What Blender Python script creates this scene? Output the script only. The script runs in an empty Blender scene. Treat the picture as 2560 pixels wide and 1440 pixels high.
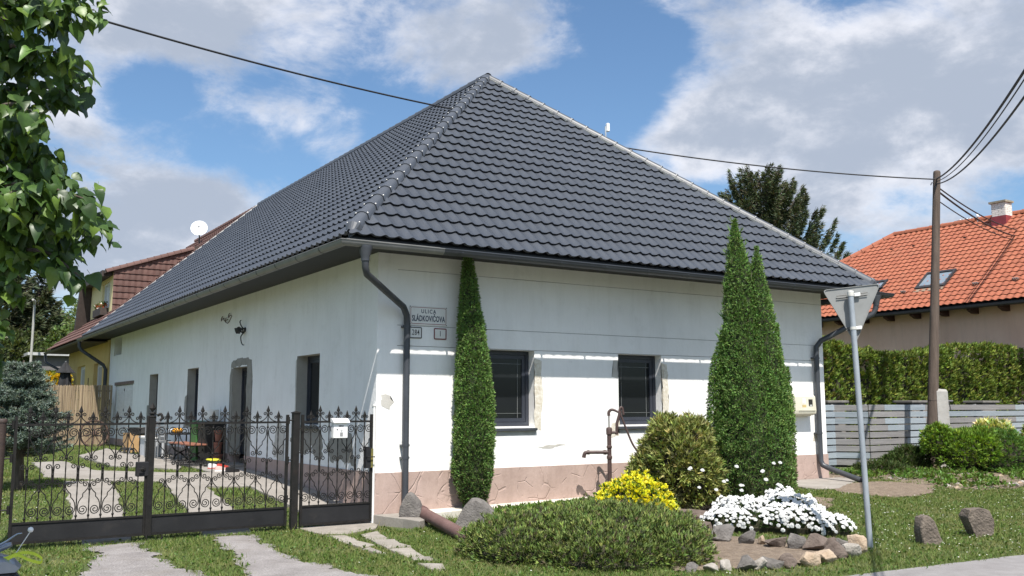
import bpy, bmesh, math, random
import numpy as np
from mathutils import Vector, Matrix, noise

S = bpy.context.scene
COL = S.collection
rnd = random.Random(7)
rng = np.random.default_rng(11)
R = math.radians

# ---------------------------------------------------------------- camera
CAM = Vector((-6.2161, -13.4914, 1.6))
YAW, PITCH, ROLL = 0.573, 0.125, -0.0023
fw = Vector((math.sin(YAW) * math.cos(PITCH), math.cos(YAW) * math.cos(PITCH), math.sin(PITCH)))
rt = Vector((math.cos(YAW), -math.sin(YAW), 0))
up = rt.cross(fw)
r2 = rt * math.cos(ROLL) + up * math.sin(ROLL)
u2 = up * math.cos(ROLL) - rt * math.sin(ROLL)
cam = bpy.data.cameras.new('camera')
cam.sensor_width = 36
cam.lens = 36 * 2373.6 / 2560
cam.clip_start, cam.clip_end = 0.05, 2000
co = bpy.data.objects.new('camera', cam)
COL.objects.link(co)
m3 = Matrix((r2, u2, -fw)).transposed()
co.matrix_world = Matrix.Translation(CAM) @ m3.to_4x4()
S.camera = co

# ---------------------------------------------------------------- sun, sky, exposure
SUN = Vector((-0.36, -1.0, 1.72)).normalized()          # direction towards the sun
sl = bpy.data.lights.new('sun', 'SUN')
sl.energy = 4.0
sl.angle = R(0.53)
sl.color = (1.0, 0.95, 0.88)
so = bpy.data.objects.new('sun', sl)
COL.objects.link(so)
so.rotation_euler = SUN.to_track_quat('Z', 'Y').to_euler()
so.location = (0, -20, 30)
S.view_settings.view_transform = 'Standard'
S.view_settings.look = 'None'
S.view_settings.exposure = 0.88
S.view_settings.gamma = 1
S.view_settings.use_curve_mapping = False
S.cycles.max_bounces = 8
S.cycles.transparent_max_bounces = 12

W = bpy.data.worlds.new('World')
S.world = W
W.use_nodes = True


def build_sky():
    nt = W.node_tree
    N, L = nt.nodes, nt.links
    N.clear()
    out = N.new('ShaderNodeOutputWorld')
    bg = N.new('ShaderNodeBackground')
    bg.inputs['Strength'].default_value = 0.12
    sky = N.new('ShaderNodeTexSky')
    sky.sky_type = 'NISHITA'
    sky.sun_disc = False
    sky.sun_elevation = math.asin(SUN.z)
    sky.sun_rotation = math.atan2(SUN.x, SUN.y)
    sky.altitude = 300
    sky.air_density = 1.0
    sky.dust_density = 2.2
    sky.ozone_density = 1.6
    tc = N.new('ShaderNodeTexCoord')
    mp = N.new('ShaderNodeMapping')
    mp.inputs['Scale'].default_value = (1, 1, 1.75)
    L.new(tc.outputs['Generated'], mp.inputs['Vector'])

    def noise_tex(scale, detail, rough, offs, dist=0.0):
        m = N.new('ShaderNodeMapping')
        m.inputs['Location'].default_value = offs
        L.new(mp.outputs['Vector'], m.inputs['Vector'])
        n = N.new('ShaderNodeTexNoise')
        n.inputs['Scale'].default_value = scale
        n.inputs['Detail'].default_value = detail
        n.inputs['Roughness'].default_value = rough
        n.inputs['Distortion'].default_value = dist
        L.new(m.outputs['Vector'], n.inputs['Vector'])
        return n.outputs['Fac']

    def math_n(op, a, b=None, c=None):
        m = N.new('ShaderNodeMath')
        m.operation = op
        for i, v in enumerate((a, b, c)):
            if v is None:
                continue
            if isinstance(v, (int, float)):
                m.inputs[i].default_value = v
            else:
                L.new(v, m.inputs[i])
        return m.outputs[0]

    def ramp(v, a, b, smooth=True):
        m = N.new('ShaderNodeMapRange')
        m.interpolation_type = 'SMOOTHERSTEP' if smooth else 'LINEAR'
        L.new(v, m.inputs[0])
        m.inputs[1].default_value, m.inputs[2].default_value = a, b
        m.inputs[3].default_value, m.inputs[4].default_value = 0, 1
        return m.outputs[0]

    # the cloud banks that stand in this part of the sky: (direction, size, weight)
    bias = None
    for d, s, w in CLOUD_BANKS:
        dist = N.new('ShaderNodeVectorMath')
        dist.operation = 'DISTANCE'
        L.new(mp.outputs['Vector'], dist.inputs[0])
        dist.inputs[1].default_value = (d[0], d[1], d[2] * 1.75)
        g = ramp(dist.outputs['Value'], s, 0.0)
        g = math_n('MULTIPLY', g, w)
        bias = g if bias is None else math_n('ADD', bias, g)
    big = noise_tex(4.2, 10, 0.60, (4.1, 2.2, 0.3), 0.25)
    fine = noise_tex(9.0, 9, 0.62, (1.7, 8.2, 3.1), 0.3)
    dens = math_n('ADD', math_n('MULTIPLY', big, 0.56), math_n('MULTIPLY', fine, 0.44))
    dens = math_n('ADD', dens, bias)
    dens = math_n('ADD', math_n('MULTIPLY', math_n('SUBTRACT', dens, 0.5), 1.15), 0.5)
    cover = ramp(dens, 0.435, 0.675)
    cover = math_n('MULTIPLY', cover, 0.96)
    # thick parts of a cloud show their grey bases, thin parts and rims are white
    thick = ramp(math_n('ADD', dens, math_n('MULTIPLY', noise_tex(7.0, 8, 0.6, (7.3, 1.1, 5.9)), 0.95)), 0.86, 1.26)
    cc = N.new('ShaderNodeMix')
    cc.data_type = 'RGBA'
    L.new(thick, cc.inputs[0])
    cc.inputs[6].default_value = (4.4, 4.45, 4.75, 1)
    cc.inputs[7].default_value = (2.1, 2.38, 2.9, 1)
    sc = N.new('ShaderNodeMix')
    sc.data_type = 'RGBA'
    sc.blend_type = 'MULTIPLY'
    sc.inputs[0].default_value = 1
    L.new(sky.outputs[0], sc.inputs[6])
    sc.inputs[7].default_value = (0.55, 0.67, 0.74, 1)
    mx = N.new('ShaderNodeMix')
    mx.data_type = 'RGBA'
    L.new(cover, mx.inputs[0])
    L.new(sc.outputs[2], mx.inputs[6])
    L.new(cc.outputs[2], mx.inputs[7])
    L.new(mx.outputs[2], bg.inputs['Color'])
    L.new(bg.outputs[0], out.inputs['Surface'])


CLOUD_BANKS = [
    ((0.1534, 0.9165, 0.3696), 0.16, 0.13),
    ((0.2779, 0.8876, 0.3674), 0.16, 0.13),
    ((0.4943, 0.7877, 0.3677), 0.13, 0.16),
    ((0.4273, 0.8345, 0.3478), 0.1, 0.08),
    ((0.3446, 0.8939, 0.2865), 0.11, 0.15),
    ((0.2538, 0.9187, 0.3026), 0.08, 0.07),
    ((0.1059, 0.9576, 0.2678), 0.1, 0.13),
    ((0.2136, 0.9571, 0.196), 0.13, 0.13),
    ((0.2868, 0.9367, 0.2006), 0.1, 0.06),
    ((0.7098, 0.6405, 0.2933), 0.2, 0.15),
    ((0.801, 0.5242, 0.2894), 0.26, 0.16),
    ((0.6724, 0.6875, 0.2743), 0.12, 0.1),
    ((0.8216, 0.4539, 0.3448), 0.2, 0.08),
    ((0.7694, 0.6053, 0.2037), 0.12, 0.09),
    ((0.1464, 0.9785, 0.1452), 0.14, 0.1),
    ((0.2199, 0.9439, 0.2465), 0.08, -0.08),
    ((0.4268, 0.8591, 0.2825), 0.1, -0.05),
    ((0.5411, 0.7844, 0.3032), 0.14, -0.13),
    ((0.6154, 0.6992, 0.3639), 0.09, -0.13),
    ((0.612, 0.7281, 0.3087), 0.1, -0.1),
    ((0.7039, 0.6762, 0.2176), 0.06, -0.1),
    ((0.7641, 0.6224, 0.1695), 0.06, -0.1),
    ((0.1877, 0.9307, 0.3141), 0.07, -0.07),
    ((0.2795, 0.9013, 0.331), 0.07, -0.05),
]
build_sky()

# ---------------------------------------------------------------- materials
MATS = {}


def mat(name, base, rough=0.8, var=0.12, scale=6.0, bump=0.0, bscale=40.0, metallic=0.0, spec=0.5,
        base2=None, rnd_obj=0.0, detail=6.0, stretch=None, stain=None, bdist=0.01, speck=None, streak=0.0):
    if name in MATS:
        return MATS[name]
    m = bpy.data.materials.new(name)
    m.use_nodes = True
    nt = m.node_tree
    N, L = nt.nodes, nt.links
    b = N['Principled BSDF']
    b.inputs['Roughness'].default_value = rough
    b.inputs['Metallic'].default_value = metallic
    b.inputs['Specular IOR Level'].default_value = spec
    tc = N.new('ShaderNodeTexCoord')
    vec = tc.outputs['Object']
    if stretch:
        mp = N.new('ShaderNodeMapping')
        mp.inputs['Scale'].default_value = stretch
        L.new(vec, mp.inputs['Vector'])
        vec = mp.outputs['Vector']
    n = N.new('ShaderNodeTexNoise')
    n.inputs['Scale'].default_value = scale
    n.inputs['Detail'].default_value = detail
    n.inputs['Roughness'].default_value = 0.62
    L.new(vec, n.inputs['Vector'])
    if base2 is None:
        c1 = [max(0, c * (1 - var)) for c in base]
        c2 = [min(1, c * (1 + var)) for c in base]
    else:
        c1, c2 = base, base2
    cr = N.new('ShaderNodeValToRGB')
    cr.color_ramp.elements[0].position = 0.33
    cr.color_ramp.elements[1].position = 0.67
    cr.color_ramp.elements[0].color = (*c1, 1)
    cr.color_ramp.elements[1].color = (*c2, 1)
    L.new(n.outputs['Fac'], cr.inputs['Fac'])
    colr = cr.outputs['Color']
    if stain:
        scol, ssc, lo, hi, amt = stain
        n2 = N.new('ShaderNodeTexNoise')
        n2.inputs['Scale'].default_value = ssc
        n2.inputs['Detail'].default_value = 8
        n2.inputs['Roughness'].default_value = 0.65
        L.new(vec, n2.inputs['Vector'])
        mr = N.new('ShaderNodeMapRange')
        L.new(n2.outputs['Fac'], mr.inputs[0])
        mr.inputs[1].default_value, mr.inputs[2].default_value = lo, hi
        mr.inputs[4].default_value = amt
        mx = N.new('ShaderNodeMix')
        mx.data_type = 'RGBA'
        L.new(mr.outputs[0], mx.inputs[0])
        L.new(colr, mx.inputs[6])
        mx.inputs[7].default_value = (*scol, 1)
        colr = mx.outputs[2]
    if streak:
        ms = N.new('ShaderNodeMapping')
        ms.inputs['Scale'].default_value = (2.2, 2.2, 0.30)
        L.new(tc.outputs['Object'], ms.inputs['Vector'])
        n5 = N.new('ShaderNodeTexNoise')
        n5.inputs['Scale'].default_value = 1.6
        n5.inputs['Detail'].default_value = 9
        n5.inputs['Roughness'].default_value = 0.7
        L.new(ms.outputs['Vector'], n5.inputs['Vector'])
        mr = N.new('ShaderNodeMapRange')
        L.new(n5.outputs['Fac'], mr.inputs[0])
        mr.inputs[1].default_value, mr.inputs[2].default_value = 0.48, 0.78
        mr.inputs[4].default_value = streak
        mx = N.new('ShaderNodeMix')
        mx.data_type = 'RGBA'
        L.new(mr.outputs[0], mx.inputs[0])
        L.new(colr, mx.inputs[6])
        mx.inputs[7].default_value = (base[0] * .55, base[1] * .53, base[2] * .48, 1)
        colr = mx.outputs[2]
    if speck:
        n4 = N.new('ShaderNodeTexNoise')
        n4.inputs['Scale'].default_value = speck[0]
        n4.inputs['Detail'].default_value = 3
        n4.inputs['Roughness'].default_value = 0.8
        L.new(vec, n4.inputs['Vector'])
        mr = N.new('ShaderNodeMapRange')
        L.new(n4.outputs['Fac'], mr.inputs[0])
        mr.inputs[1].default_value, mr.inputs[2].default_value = 0.35, 0.65
        mr.inputs[3].default_value, mr.inputs[4].default_value = 1 - speck[1], 1 + speck[1]
        mx = N.new('ShaderNodeVectorMath')
        mx.operation = 'SCALE'
        L.new(colr, mx.inputs[0])
        L.new(mr.outputs[0], mx.inputs['Scale'])
        colr = mx.outputs[0]
    if rnd_obj:
        oi = N.new('ShaderNodeObjectInfo')
        mr = N.new('ShaderNodeMapRange')
        L.new(oi.outputs['Random'], mr.inputs[0])
        mr.inputs[3].default_value, mr.inputs[4].default_value = 1 - rnd_obj, 1 + rnd_obj
        mx = N.new('ShaderNodeVectorMath')
        mx.operation = 'SCALE'
        L.new(colr, mx.inputs[0])
        L.new(mr.outputs[0], mx.inputs['Scale'])
        colr = mx.outputs[0]
    L.new(colr, b.inputs['Base Color'])
    if bump:
        bn = N.new('ShaderNodeTexNoise')
        bn.inputs['Scale'].default_value = bscale
        bn.inputs['Detail'].default_value = 5
        L.new(vec, bn.inputs['Vector'])
        bp = N.new('ShaderNodeBump')
        bp.inputs['Strength'].default_value = bump
        bp.inputs['Distance'].default_value = bdist
        L.new(bn.outputs['Fac'], bp.inputs['Height'])
        L.new(bp.outputs[0], b.inputs['Normal'])
    MATS[name] = m
    return m


def leaf_mat(name, rough=0.55, trans=0.3, spec=0.35):
    """foliage: the colour comes leaf by leaf from the attribute Col"""
    if name in MATS:
        return MATS[name]
    m = bpy.data.materials.new(name)
    m.use_nodes = True
    nt = m.node_tree
    N, L = nt.nodes, nt.links
    b = N['Principled BSDF']
    b.inputs['Roughness'].default_value = rough
    b.inputs['Specular IOR Level'].default_value = spec
    at = N.new('ShaderNodeAttribute')
    at.attribute_name = 'Col'
    L.new(at.outputs['Color'], b.inputs['Base Color'])
    tr = N.new('ShaderNodeBsdfTranslucent')
    hs = N.new('ShaderNodeMix')
    hs.data_type = 'RGBA'
    hs.blend_type = 'MULTIPLY'
    hs.inputs[0].default_value = 1
    L.new(at.outputs['Color'], hs.inputs[6])
    hs.inputs[7].default_value = (1.5, 1.35, 0.5, 1)
    L.new(hs.outputs[2], tr.inputs['Color'])
    ms = N.new('ShaderNodeMixShader')
    ms.inputs[0].default_value = trans
    L.new(b.outputs[0], ms.inputs[1])
    L.new(tr.outputs[0], ms.inputs[2])
    L.new(ms.outputs[0], N['Material Output'].inputs['Surface'])
    MATS[name] = m
    return m


def glass_mat():
    if 'window_glass' in MATS:
        return MATS['window_glass']
    m = bpy.data.materials.new('window_glass')
    m.use_nodes = True
    nt = m.node_tree
    N, L = nt.nodes, nt.links
    b = N['Principled BSDF']
    b.inputs['Base Color'].default_value = (0.012, 0.014, 0.016, 1)
    b.inputs['Roughness'].default_value = 0.05
    b.inputs['Specular IOR Level'].default_value = 0.30
    tc = N.new('ShaderNodeTexCoord')
    n = N.new('ShaderNodeTexNoise')
    n.inputs['Scale'].default_value = 1.5
    L.new(tc.outputs['Object'], n.inputs['Vector'])
    bp = N.new('ShaderNodeBump')
    bp.inputs['Strength'].default_value = 0.05
    L.new(n.outputs['Fac'], bp.inputs['Height'])
    L.new(bp.outputs[0], b.inputs['Normal'])
    MATS['window_glass'] = m
    return m


# ---------------------------------------------------------------- object helpers
def link(o, parent=None):
    COL.objects.link(o)
    if parent is not None:
        o.parent = parent
        o.matrix_parent_inverse = parent.matrix_basis.inverted() if parent.parent is None else Matrix.Identity(4)
    return o


def tag(o, label=None, cat=None, group=None, kind=None):
    if label:
        o['label'] = label
    if cat:
        o['category'] = cat
    if group:
        o['group'] = group
    if kind:
        o['kind'] = kind
    return o


def thing(name, label, cat, loc=(0, 0, 0), group=None):
    o = bpy.data.objects.new(name, None)
    o.empty_display_size = 0.1
    COL.objects.link(o)
    o.location = loc
    o.matrix_basis = Matrix.Translation(loc)
    return tag(o, label, cat, group)


def catmull(pts, n=6):
    P = [Vector(p) for p in pts]
    if len(P) < 3:
        return P
    P = [P[0] * 2 - P[1]] + P + [P[-1] * 2 - P[-2]]
    out = []
    for i in range(1, len(P) - 2):
        a, b, c, d = P[i - 1], P[i], P[i + 1], P[i + 2]
        for k in range(n):
            t = k / n
            out.append(0.5 * ((2 * b) + (c - a) * t + (2 * a - 5 * b + 4 * c - d) * t * t + (3 * b - a - 3 * c + d) * t ** 3))
    out.append(P[-2])
    return out


class MB:
    """collects shapes, links them as ONE mesh object"""

    def __init__(self):
        self.v, self.f, self.mi = [], [], []
        self.cur = 0

    def add(self, vs, fs):
        o = len(self.v)
        self.v.extend(tuple(p) for p in vs)
        for f in fs:
            self.f.append(tuple(i + o for i in f))
            self.mi.append(self.cur)

    def quad(self, a, b, c, d):
        self.add([a, b, c, d], [(0, 1, 2, 3)])

    def box(self, lo, hi, M=None, taper=None):
        x0, y0, z0 = lo
        x1, y1, z1 = hi
        vs = [Vector(p) for p in ((x0, y0, z0), (x1, y0, z0), (x1, y1, z0), (x0, y1, z0), (x0, y0, z1), (x1, y0, z1), (x1, y1, z1), (x0, y1, z1))]
        if taper:
            cx, cy = (x0 + x1) / 2, (y0 + y1) / 2
            for p in vs[4:]:
                p.x = cx + (p.x - cx) * taper
                p.y = cy + (p.y - cy) * taper
        if M:
            vs = [M @ p for p in vs]
        self.add(vs, [(0, 3, 2, 1), (4, 5, 6, 7), (0, 1, 5, 4), (1, 2, 6, 5), (2, 3, 7, 6), (3, 0, 4, 7)])
        return self

    def cbox(self, lo, hi, c=0.01, M=None):
        """box with chamfered vertical and top edges (an octagon-section prism plus a smaller top)"""
        x0, y0, z0 = lo
        x1, y1, z1 = hi
        def ring(i, z):
            return [(x0 + i + c, y0 + i, z), (x1 - i - c, y0 + i, z), (x1 - i, y0 + i + c, z), (x1 - i, y1 - i - c, z),
                    (x1 - i - c, y1 - i, z), (x0 + i + c, y1 - i, z), (x0 + i, y1 - i - c, z), (x0 + i, y0 + i + c, z)]
        rings = [ring(c, z0), ring(0, z0 + c), ring(0, z1 - c), ring(c, z1)]
        vs = [Vector(p) for rg in rings for p in rg]
        if M:
            vs = [M @ p for p in vs]
        fs = [tuple(range(7, -1, -1)), tuple(range(24, 32))]
        for k in range(3):
            for i in range(8):
                j = (i + 1) % 8
                fs.append((k * 8 + i, k * 8 + j, k * 8 + 8 + j, k * 8 + 8 + i))
        self.add(vs, fs)
        return self

    def tube(self, path, rad, seg=8, caps=True, smooth=0, flat=1.0):
        P = [Vector(p) for p in path]
        if smooth:
            P = catmull(P, smooth)
        n = len(P)
        rads = rad if isinstance(rad, (list, tuple, np.ndarray)) else [rad] * n
        if len(rads) != n:
            xs = np.linspace(0, 1, len(rads))
            rads = np.interp(np.linspace(0, 1, n), xs, rads)
        t0 = (P[1] - P[0]).normalized()
        ref = Vector((0, 0, 1)) if abs(t0.z) < 0.9 else Vector((1, 0, 0))
        u = t0.cross(ref).normalized()
        vs, fs = [], []
        for i in range(n):
            t = (P[min(i + 1, n - 1)] - P[max(i - 1, 0)])
            if t.length < 1e-9:
                t = t0
            t.normalize()
            u = (u - t * u.dot(t))
            if u.length < 1e-6:
                u = t.orthogonal()
            u.normalize()
            w = t.cross(u)
            for k in range(seg):
                a = 2 * math.pi * k / seg
                vs.append(P[i] + (u * math.cos(a) + w * (math.sin(a) * flat)) * float(rads[i]))
        for i in range(n - 1):
            for k in range(seg):
                k2 = (k + 1) % seg
                fs.append((i * seg + k, i * seg + k2, (i + 1) * seg + k2, (i + 1) * seg + k))
        if caps:
            fs.append(tuple(range(seg - 1, -1, -1)))
            fs.append(tuple((n - 1) * seg + k for k in range(seg)))
        self.add(vs, fs)
        return self

    def lathe(self, prof, seg=16, M=None, c=(0, 0, 0)):
        """prof: (radius, z)"""
        vs, fs = [], []
        n = len(prof)
        for r_, z in prof:
            for k in range(seg):
                a = 2 * math.pi * k / seg
                p = Vector((c[0] + r_ * math.cos(a), c[1] + r_ * math.sin(a), c[2] + z))
                vs.append(M @ p if M else p)
        for i in range(n - 1):
            for k in range(seg):
                k2 = (k + 1) % seg
                fs.append((i * seg + k, i * seg + k2, (i + 1) * seg + k2, (i + 1) * seg + k))
        fs.append(tuple(range(seg - 1, -1, -1)))
        fs.append(tuple((n - 1) * seg + k for k in range(seg)))
        self.add(vs, fs)
        return self

    def prism(self, poly, off):
        """planar polygon pushed by the vector off"""
        n = len(poly)
        P = [Vector(p) for p in poly]
        Q = [p + Vector(off) for p in P]
        fs = [tuple(range(n - 1, -1, -1)), tuple(range(n, 2 * n))]
        for i in range(n):
            j = (i + 1) % n
            fs.append((i, j, n + j, n + i))
        self.add(P + Q, fs)
        return self

    def sweep(self, path, prof, closed=True):
        """profile (outward, z) along a plan polyline; outward is to the right of the walk; mitred corners"""
        n, k = len(path), len(prof)
        P = [Vector((p[0], p[1], 0)) for p in path]
        vs, fs = [], []
        for i in range(n):
            ds = []
            if i > 0:
                ds.append((P[i] - P[i - 1]).normalized())
            if i < n - 1:
                ds.append((P[i + 1] - P[i]).normalized())
            ns = [Vector((d.y, -d.x, 0)) for d in ds]
            m = ns[0] if len(ns) == 1 else (ns[0] + ns[1]) / (1 + ns[0].dot(ns[1]))
            for o, z in prof:
                q = P[i] + m * o
                vs.append((q.x, q.y, z))
        for i in range(n - 1):
            for j in range(k if closed else k - 1):
                j2 = (j + 1) % k
                fs.append((i * k + j, (i + 1) * k + j, (i + 1) * k + j2, i * k + j2))
        if closed:
            fs.append(tuple(range(k)))
            fs.append(tuple((n - 1) * k + j for j in range(k - 1, -1, -1)))
        self.add(vs, fs)
        return self

    def mesh(self, name, mats, smooth=False):
        me = bpy.data.meshes.new(name)
        me.from_pydata(self.v, [], self.f)
        ms = mats if isinstance(mats, (list, tuple)) else [mats]
        for m in ms:
            me.materials.append(m)
        if len(ms) > 1:
            me.polygons.foreach_set('material_index', self.mi)
        bm = bmesh.new()
        bm.from_mesh(me)
        bmesh.ops.recalc_face_normals(bm, faces=bm.faces)
        bm.to_mesh(me)
        bm.free()
        if smooth:
            me.polygons.foreach_set('use_smooth', [True] * len(me.polygons))
            if smooth != True:
                me.set_sharp_from_angle(angle=R(smooth))
        me.update()
        return me

    def build(self, name, mats, parent=None, smooth=False):
        o = link(bpy.data.objects.new(name, self.mesh(name, mats, smooth)), parent)
        if name in ('limbs', 'stems', 'twigs'):
            o['kind'] = 'stuff'
        return o


def put(name, me, parent, M):
    """another object on a shared mesh"""
    o = bpy.data.objects.new(name, me)
    COL.objects.link(o)
    o.parent = parent
    if parent is not None:
        o.matrix_parent_inverse = parent.matrix_basis.inverted() if parent.parent is None else Matrix.Identity(4)
    o.matrix_basis = M
    return o


def T(x, y, z):
    return Matrix.Translation((x, y, z))


def np_mesh(name, V, k, mat_, col=None, smooth=False):
    """n separate k-gons from an (n*k,3) array"""
    V = np.asarray(V, dtype=np.float32).reshape(-1, 3)
    nv = len(V)
    n = nv // k
    me = bpy.data.meshes.new(name)
    me.vertices.add(nv)
    me.vertices.foreach_set('co', V.ravel())
    me.loops.add(nv)
    me.loops.foreach_set('vertex_index', np.arange(nv, dtype=np.int32))
    me.polygons.add(n)
    me.polygons.foreach_set('loop_start', np.arange(0, nv, k, dtype=np.int32))
    me.materials.append(mat_)
    if col is not None:
        c = np.ones((nv, 4), dtype=np.float32)
        c[:, :3] = np.repeat(np.asarray(col, dtype=np.float32), k, axis=0)
        at = me.attributes.new('Col', 'FLOAT_COLOR', 'POINT')
        at.data.foreach_set('color', c.ravel())
    me.update(calc_edges=True)
    me.validate()
    return me


def unit(a):
    return a / np.maximum(np.linalg.norm(a, axis=1, keepdims=True), 1e-9)


def rv(n):
    return unit(rng.normal(size=(n, 3)))


def diamonds(P, A, L, Wd, fold=0.12, mid=0.45):
    """leaf-shaped quads at P along the unit axes A"""
    n = len(P)
    L = np.broadcast_to(np.asarray(L, float), (n,))[:, None]
    Wd = np.broadcast_to(np.asarray(Wd, float), (n,))[:, None]
    Sd = unit(np.cross(A, rv(n)))
    Nn = np.cross(A, Sd)
    V = np.empty((n, 4, 3))
    V[:, 0] = P
    V[:, 1] = P + A * L * mid + Sd * Wd * 0.5 + Nn * Wd * fold
    V[:, 2] = P + A * L
    V[:, 3] = P + A * L * mid - Sd * Wd * 0.5 + Nn * Wd * fold
    return V.reshape(-1, 3)


def leaf_cols(n, palette, jit=0.18):
    """each leaf one of the plant's own leaf colours, slightly varied"""
    pal = np.array([p[:3] for p in palette], float)
    w = np.array([p[3] for p in palette], float)
    idx = rng.choice(len(pal), size=n, p=w / w.sum())
    c = pal[idx] * (1 + rng.normal(0, jit, size=(n, 1)))
    c *= 1 + rng.normal(0, jit * 0.35, size=(n, 3))
    return np.clip(c, 0.003, 0.95)


def sprays(P, A, k, L, Wd, spread, palette, jit=0.18, mid=0.45):
    """k leaflets fanning out of every point"""
    n = len(P)
    Pk = np.repeat(P, k, axis=0)
    Ak = unit(np.repeat(A, k, axis=0) + rv(n * k) * spread)
    Lk = L * rng.uniform(0.65, 1.25, n * k)
    Wk = Wd * rng.uniform(0.7, 1.25, n * k)
    c = np.repeat(leaf_cols(n, palette, jit), k, axis=0)
    c = np.clip(c * (1 + rng.normal(0, 0.08, (n * k, 1))), 0.003, 0.95)
    return diamonds(Pk, Ak, Lk, Wk, mid=mid), c


def foliage(name, parts, mat_, parent):
    V = np.concatenate([p[0] for p in parts])
    c = np.concatenate([p[1] for p in parts])
    me = np_mesh(name, V, 4, mat_, c)
    o = link(bpy.data.objects.new(name, me), parent)
    o['kind'] = 'stuff' if name in STUFF_PARTS else 'thing'
    if o['kind'] == 'thing':
        del o['kind']
    return o


STUFF_PARTS = set()


def nz(p, s=1.0):
    return noise.noise(Vector(p) * s)


def in_poly(x, y, poly):
    x = np.asarray(x, float)
    y = np.asarray(y, float)
    r = np.zeros(x.shape, bool)
    n = len(poly)
    for i in range(n):
        x1, y1 = poly[i][0], poly[i][1]
        x2, y2 = poly[(i + 1) % n][0], poly[(i + 1) % n][1]
        c = ((y1 > y) != (y2 > y)) & (x < (x2 - x1) * (y - y1) / (y2 - y1 + 1e-12) + x1)
        r ^= c
    return r
# ---------------------------------------------------------------- terrain
def sstep(t):
    t = np.clip(t, 0, 1)
    return t * t * (3 - 2 * t)


def h(x, y):
    """height of the ground"""
    x = np.asarray(x, float)
    y = np.asarray(y, float)
    b = -0.15 + 0.023 * np.clip(x, 0, 13) * sstep((y + 6) / 5)
    back = -0.15 + 0.55 * (1 - np.exp(-np.maximum(y, 0) / 3.0))
    k = np.where(y > 0, np.clip((5 - x) / 4, 0, 1), 0)
    b = b * (1 - k) + back * k
    return b


def hz(x, y):
    return float(h(x, y))


GRAVEL = [
    [(-4.05, -0.2), (-3.42, 0.0), (-3.5, -0.8), (-3.45, -2.2), (-3.4, -3.1), (-3.2, -4.5), (-2.9, -6.9), (-5.6, -6.9), (-4.8, -3.6), (-4.5, -2.4), (-4.1, -1.2)],
    [(-2.5, -0.15), (-1.9, -0.2), (-2.06, -1.2), (-2.17, -2.1), (-2.07, -3.05), (-1.9, -4.2), (-1.0, -6.9), (-3.6, -6.9), (-3.0, -3.4), (-2.66, -1.8)],
]
ROAD_EDGE = [(-60, -6.9), (-5.6, -6.9), (-1.0, -6.9), (1.4, -6.76), (2.23, -6.83), (5.12, -7.06), (30, -9.2), (90, -14)]
COURT = {
    'track_left': [(-3.61, 5.22), (-2.87, 4.88), (-3.3, 1.6), (-3.46, 0.05), (-4.1, 0.05), (-4.02, 1.4)],
    'track_right': [(-2.12, 4.56), (-1.5, 4.35), (-1.8, 1.07), (-1.86, 0.05), (-2.5, 0.05), (-2.4, 1.6)],
    'cross': [(-3.57, 10.2), (-2.95, 10.4), (-2.79, 7.03), (-1.61, 5.9), (-0.9, 5.66), (-0.9, 3.3), (-1.39, 3.31), (-2.12, 4.5), (-2.9, 4.9), (-3.8, 6.1)],
    'walk': [(-0.92, 12.0), (-0.02, 12.0), (-0.02, 0.05), (-0.8, 0.05), (-0.92, 3.0)],
    'back': [(-2.3, 12.6), (-0.95, 16.5), (-0.95, 10.2), (-0.95, 7.9), (-1.3, 6.6), (-2.3, 8.2)],
}
BED = [(3.0, -3.55), (3.31, -4.07), (3.52, -4.9), (3.62, -5.4), (3.8, -5.61), (3.3, -6.05), (2.69, -6.12), (2.12, -5.98), (1.52, -5.9), (0.9, -5.7), (1.6, -4.3)]
BACKBED = [(2.2, -0.75), (2.5, -2.4), (3.2, -3.4), (5.2, -3.9), (7.6, -2.4), (7.4, -1.0), (5.0, -0.7)]
SOIL_R = [(8.67, -1.21), (9.96, -0.94), (10.65, -1.27), (10.96, -2.03), (9.88, -2.82), (8.76, -2.78), (8.5, -2.06)]
SLAB_R = [(9.19, -0.02), (10.7, -0.02), (10.99, -0.35), (10.21, -0.84), (8.92, -1.42), (8.4, -1.34), (8.5, -0.02)]
STRIP = [(10.2, 1.2), (11.89, 0.9), (22, 0.9), (22, -1.2), (17.0, -1.8), (13.4, -2.7), (12.0, -3.1), (10.79, -2.72), (10.8, -2.0), (10.95, -0.9)]
PATH = [
    [(-1.14, -0.95), (-0.92, -1.02), (-0.97, -2.1), (-1.18, -2.2)],
    [(-0.67, -1.06), (-0.35, -0.87), (-0.56, -1.68), (-0.83, -1.54)],
    [(-0.84, -1.66), (-0.55, -1.78), (-0.66, -2.48), (-0.93, -2.4)],
    [(-0.95, -2.47), (-0.67, -2.55), (-0.84, -3.25), (-1.05, -3.12)],
    [(-1.02, -3.2), (-0.85, -3.32), (-0.89, -3.57), (-1.06, -3.45)],
    [(-1.15, -3.73), (-0.95, -3.87), (-1.07, -4.2), (-1.23, -4.12)],
    [(-1.2, -2.3), (-1.06, -2.25), (-1.1, -2.8), (-1.22, -2.77)],
]
THRESH = [(-1.19, 0.10), (-0.03, 0.10), (-0.04, -0.22), (-0.22, -0.53), (-0.84, -0.9), (-1.14, -0.7)]


def shrink_noise(x, y, s=2.3, a=0.12):
    """ragged edge offset"""
    nx = np.array([noise.noise((float(i) * s, float(j) * s, 0.3)) for i, j in zip(x, y)])
    ny = np.array([noise.noise((float(i) * s, float(j) * s, 7.3)) for i, j in zip(x, y)])
    fx = np.array([noise.noise((float(i) * s * 4, float(j) * s * 4, 3.3)) for i, j in zip(x, y)])
    return x + a * nx + a * 0.5 * fx, y + a * ny + a * 0.5 * fx


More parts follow.
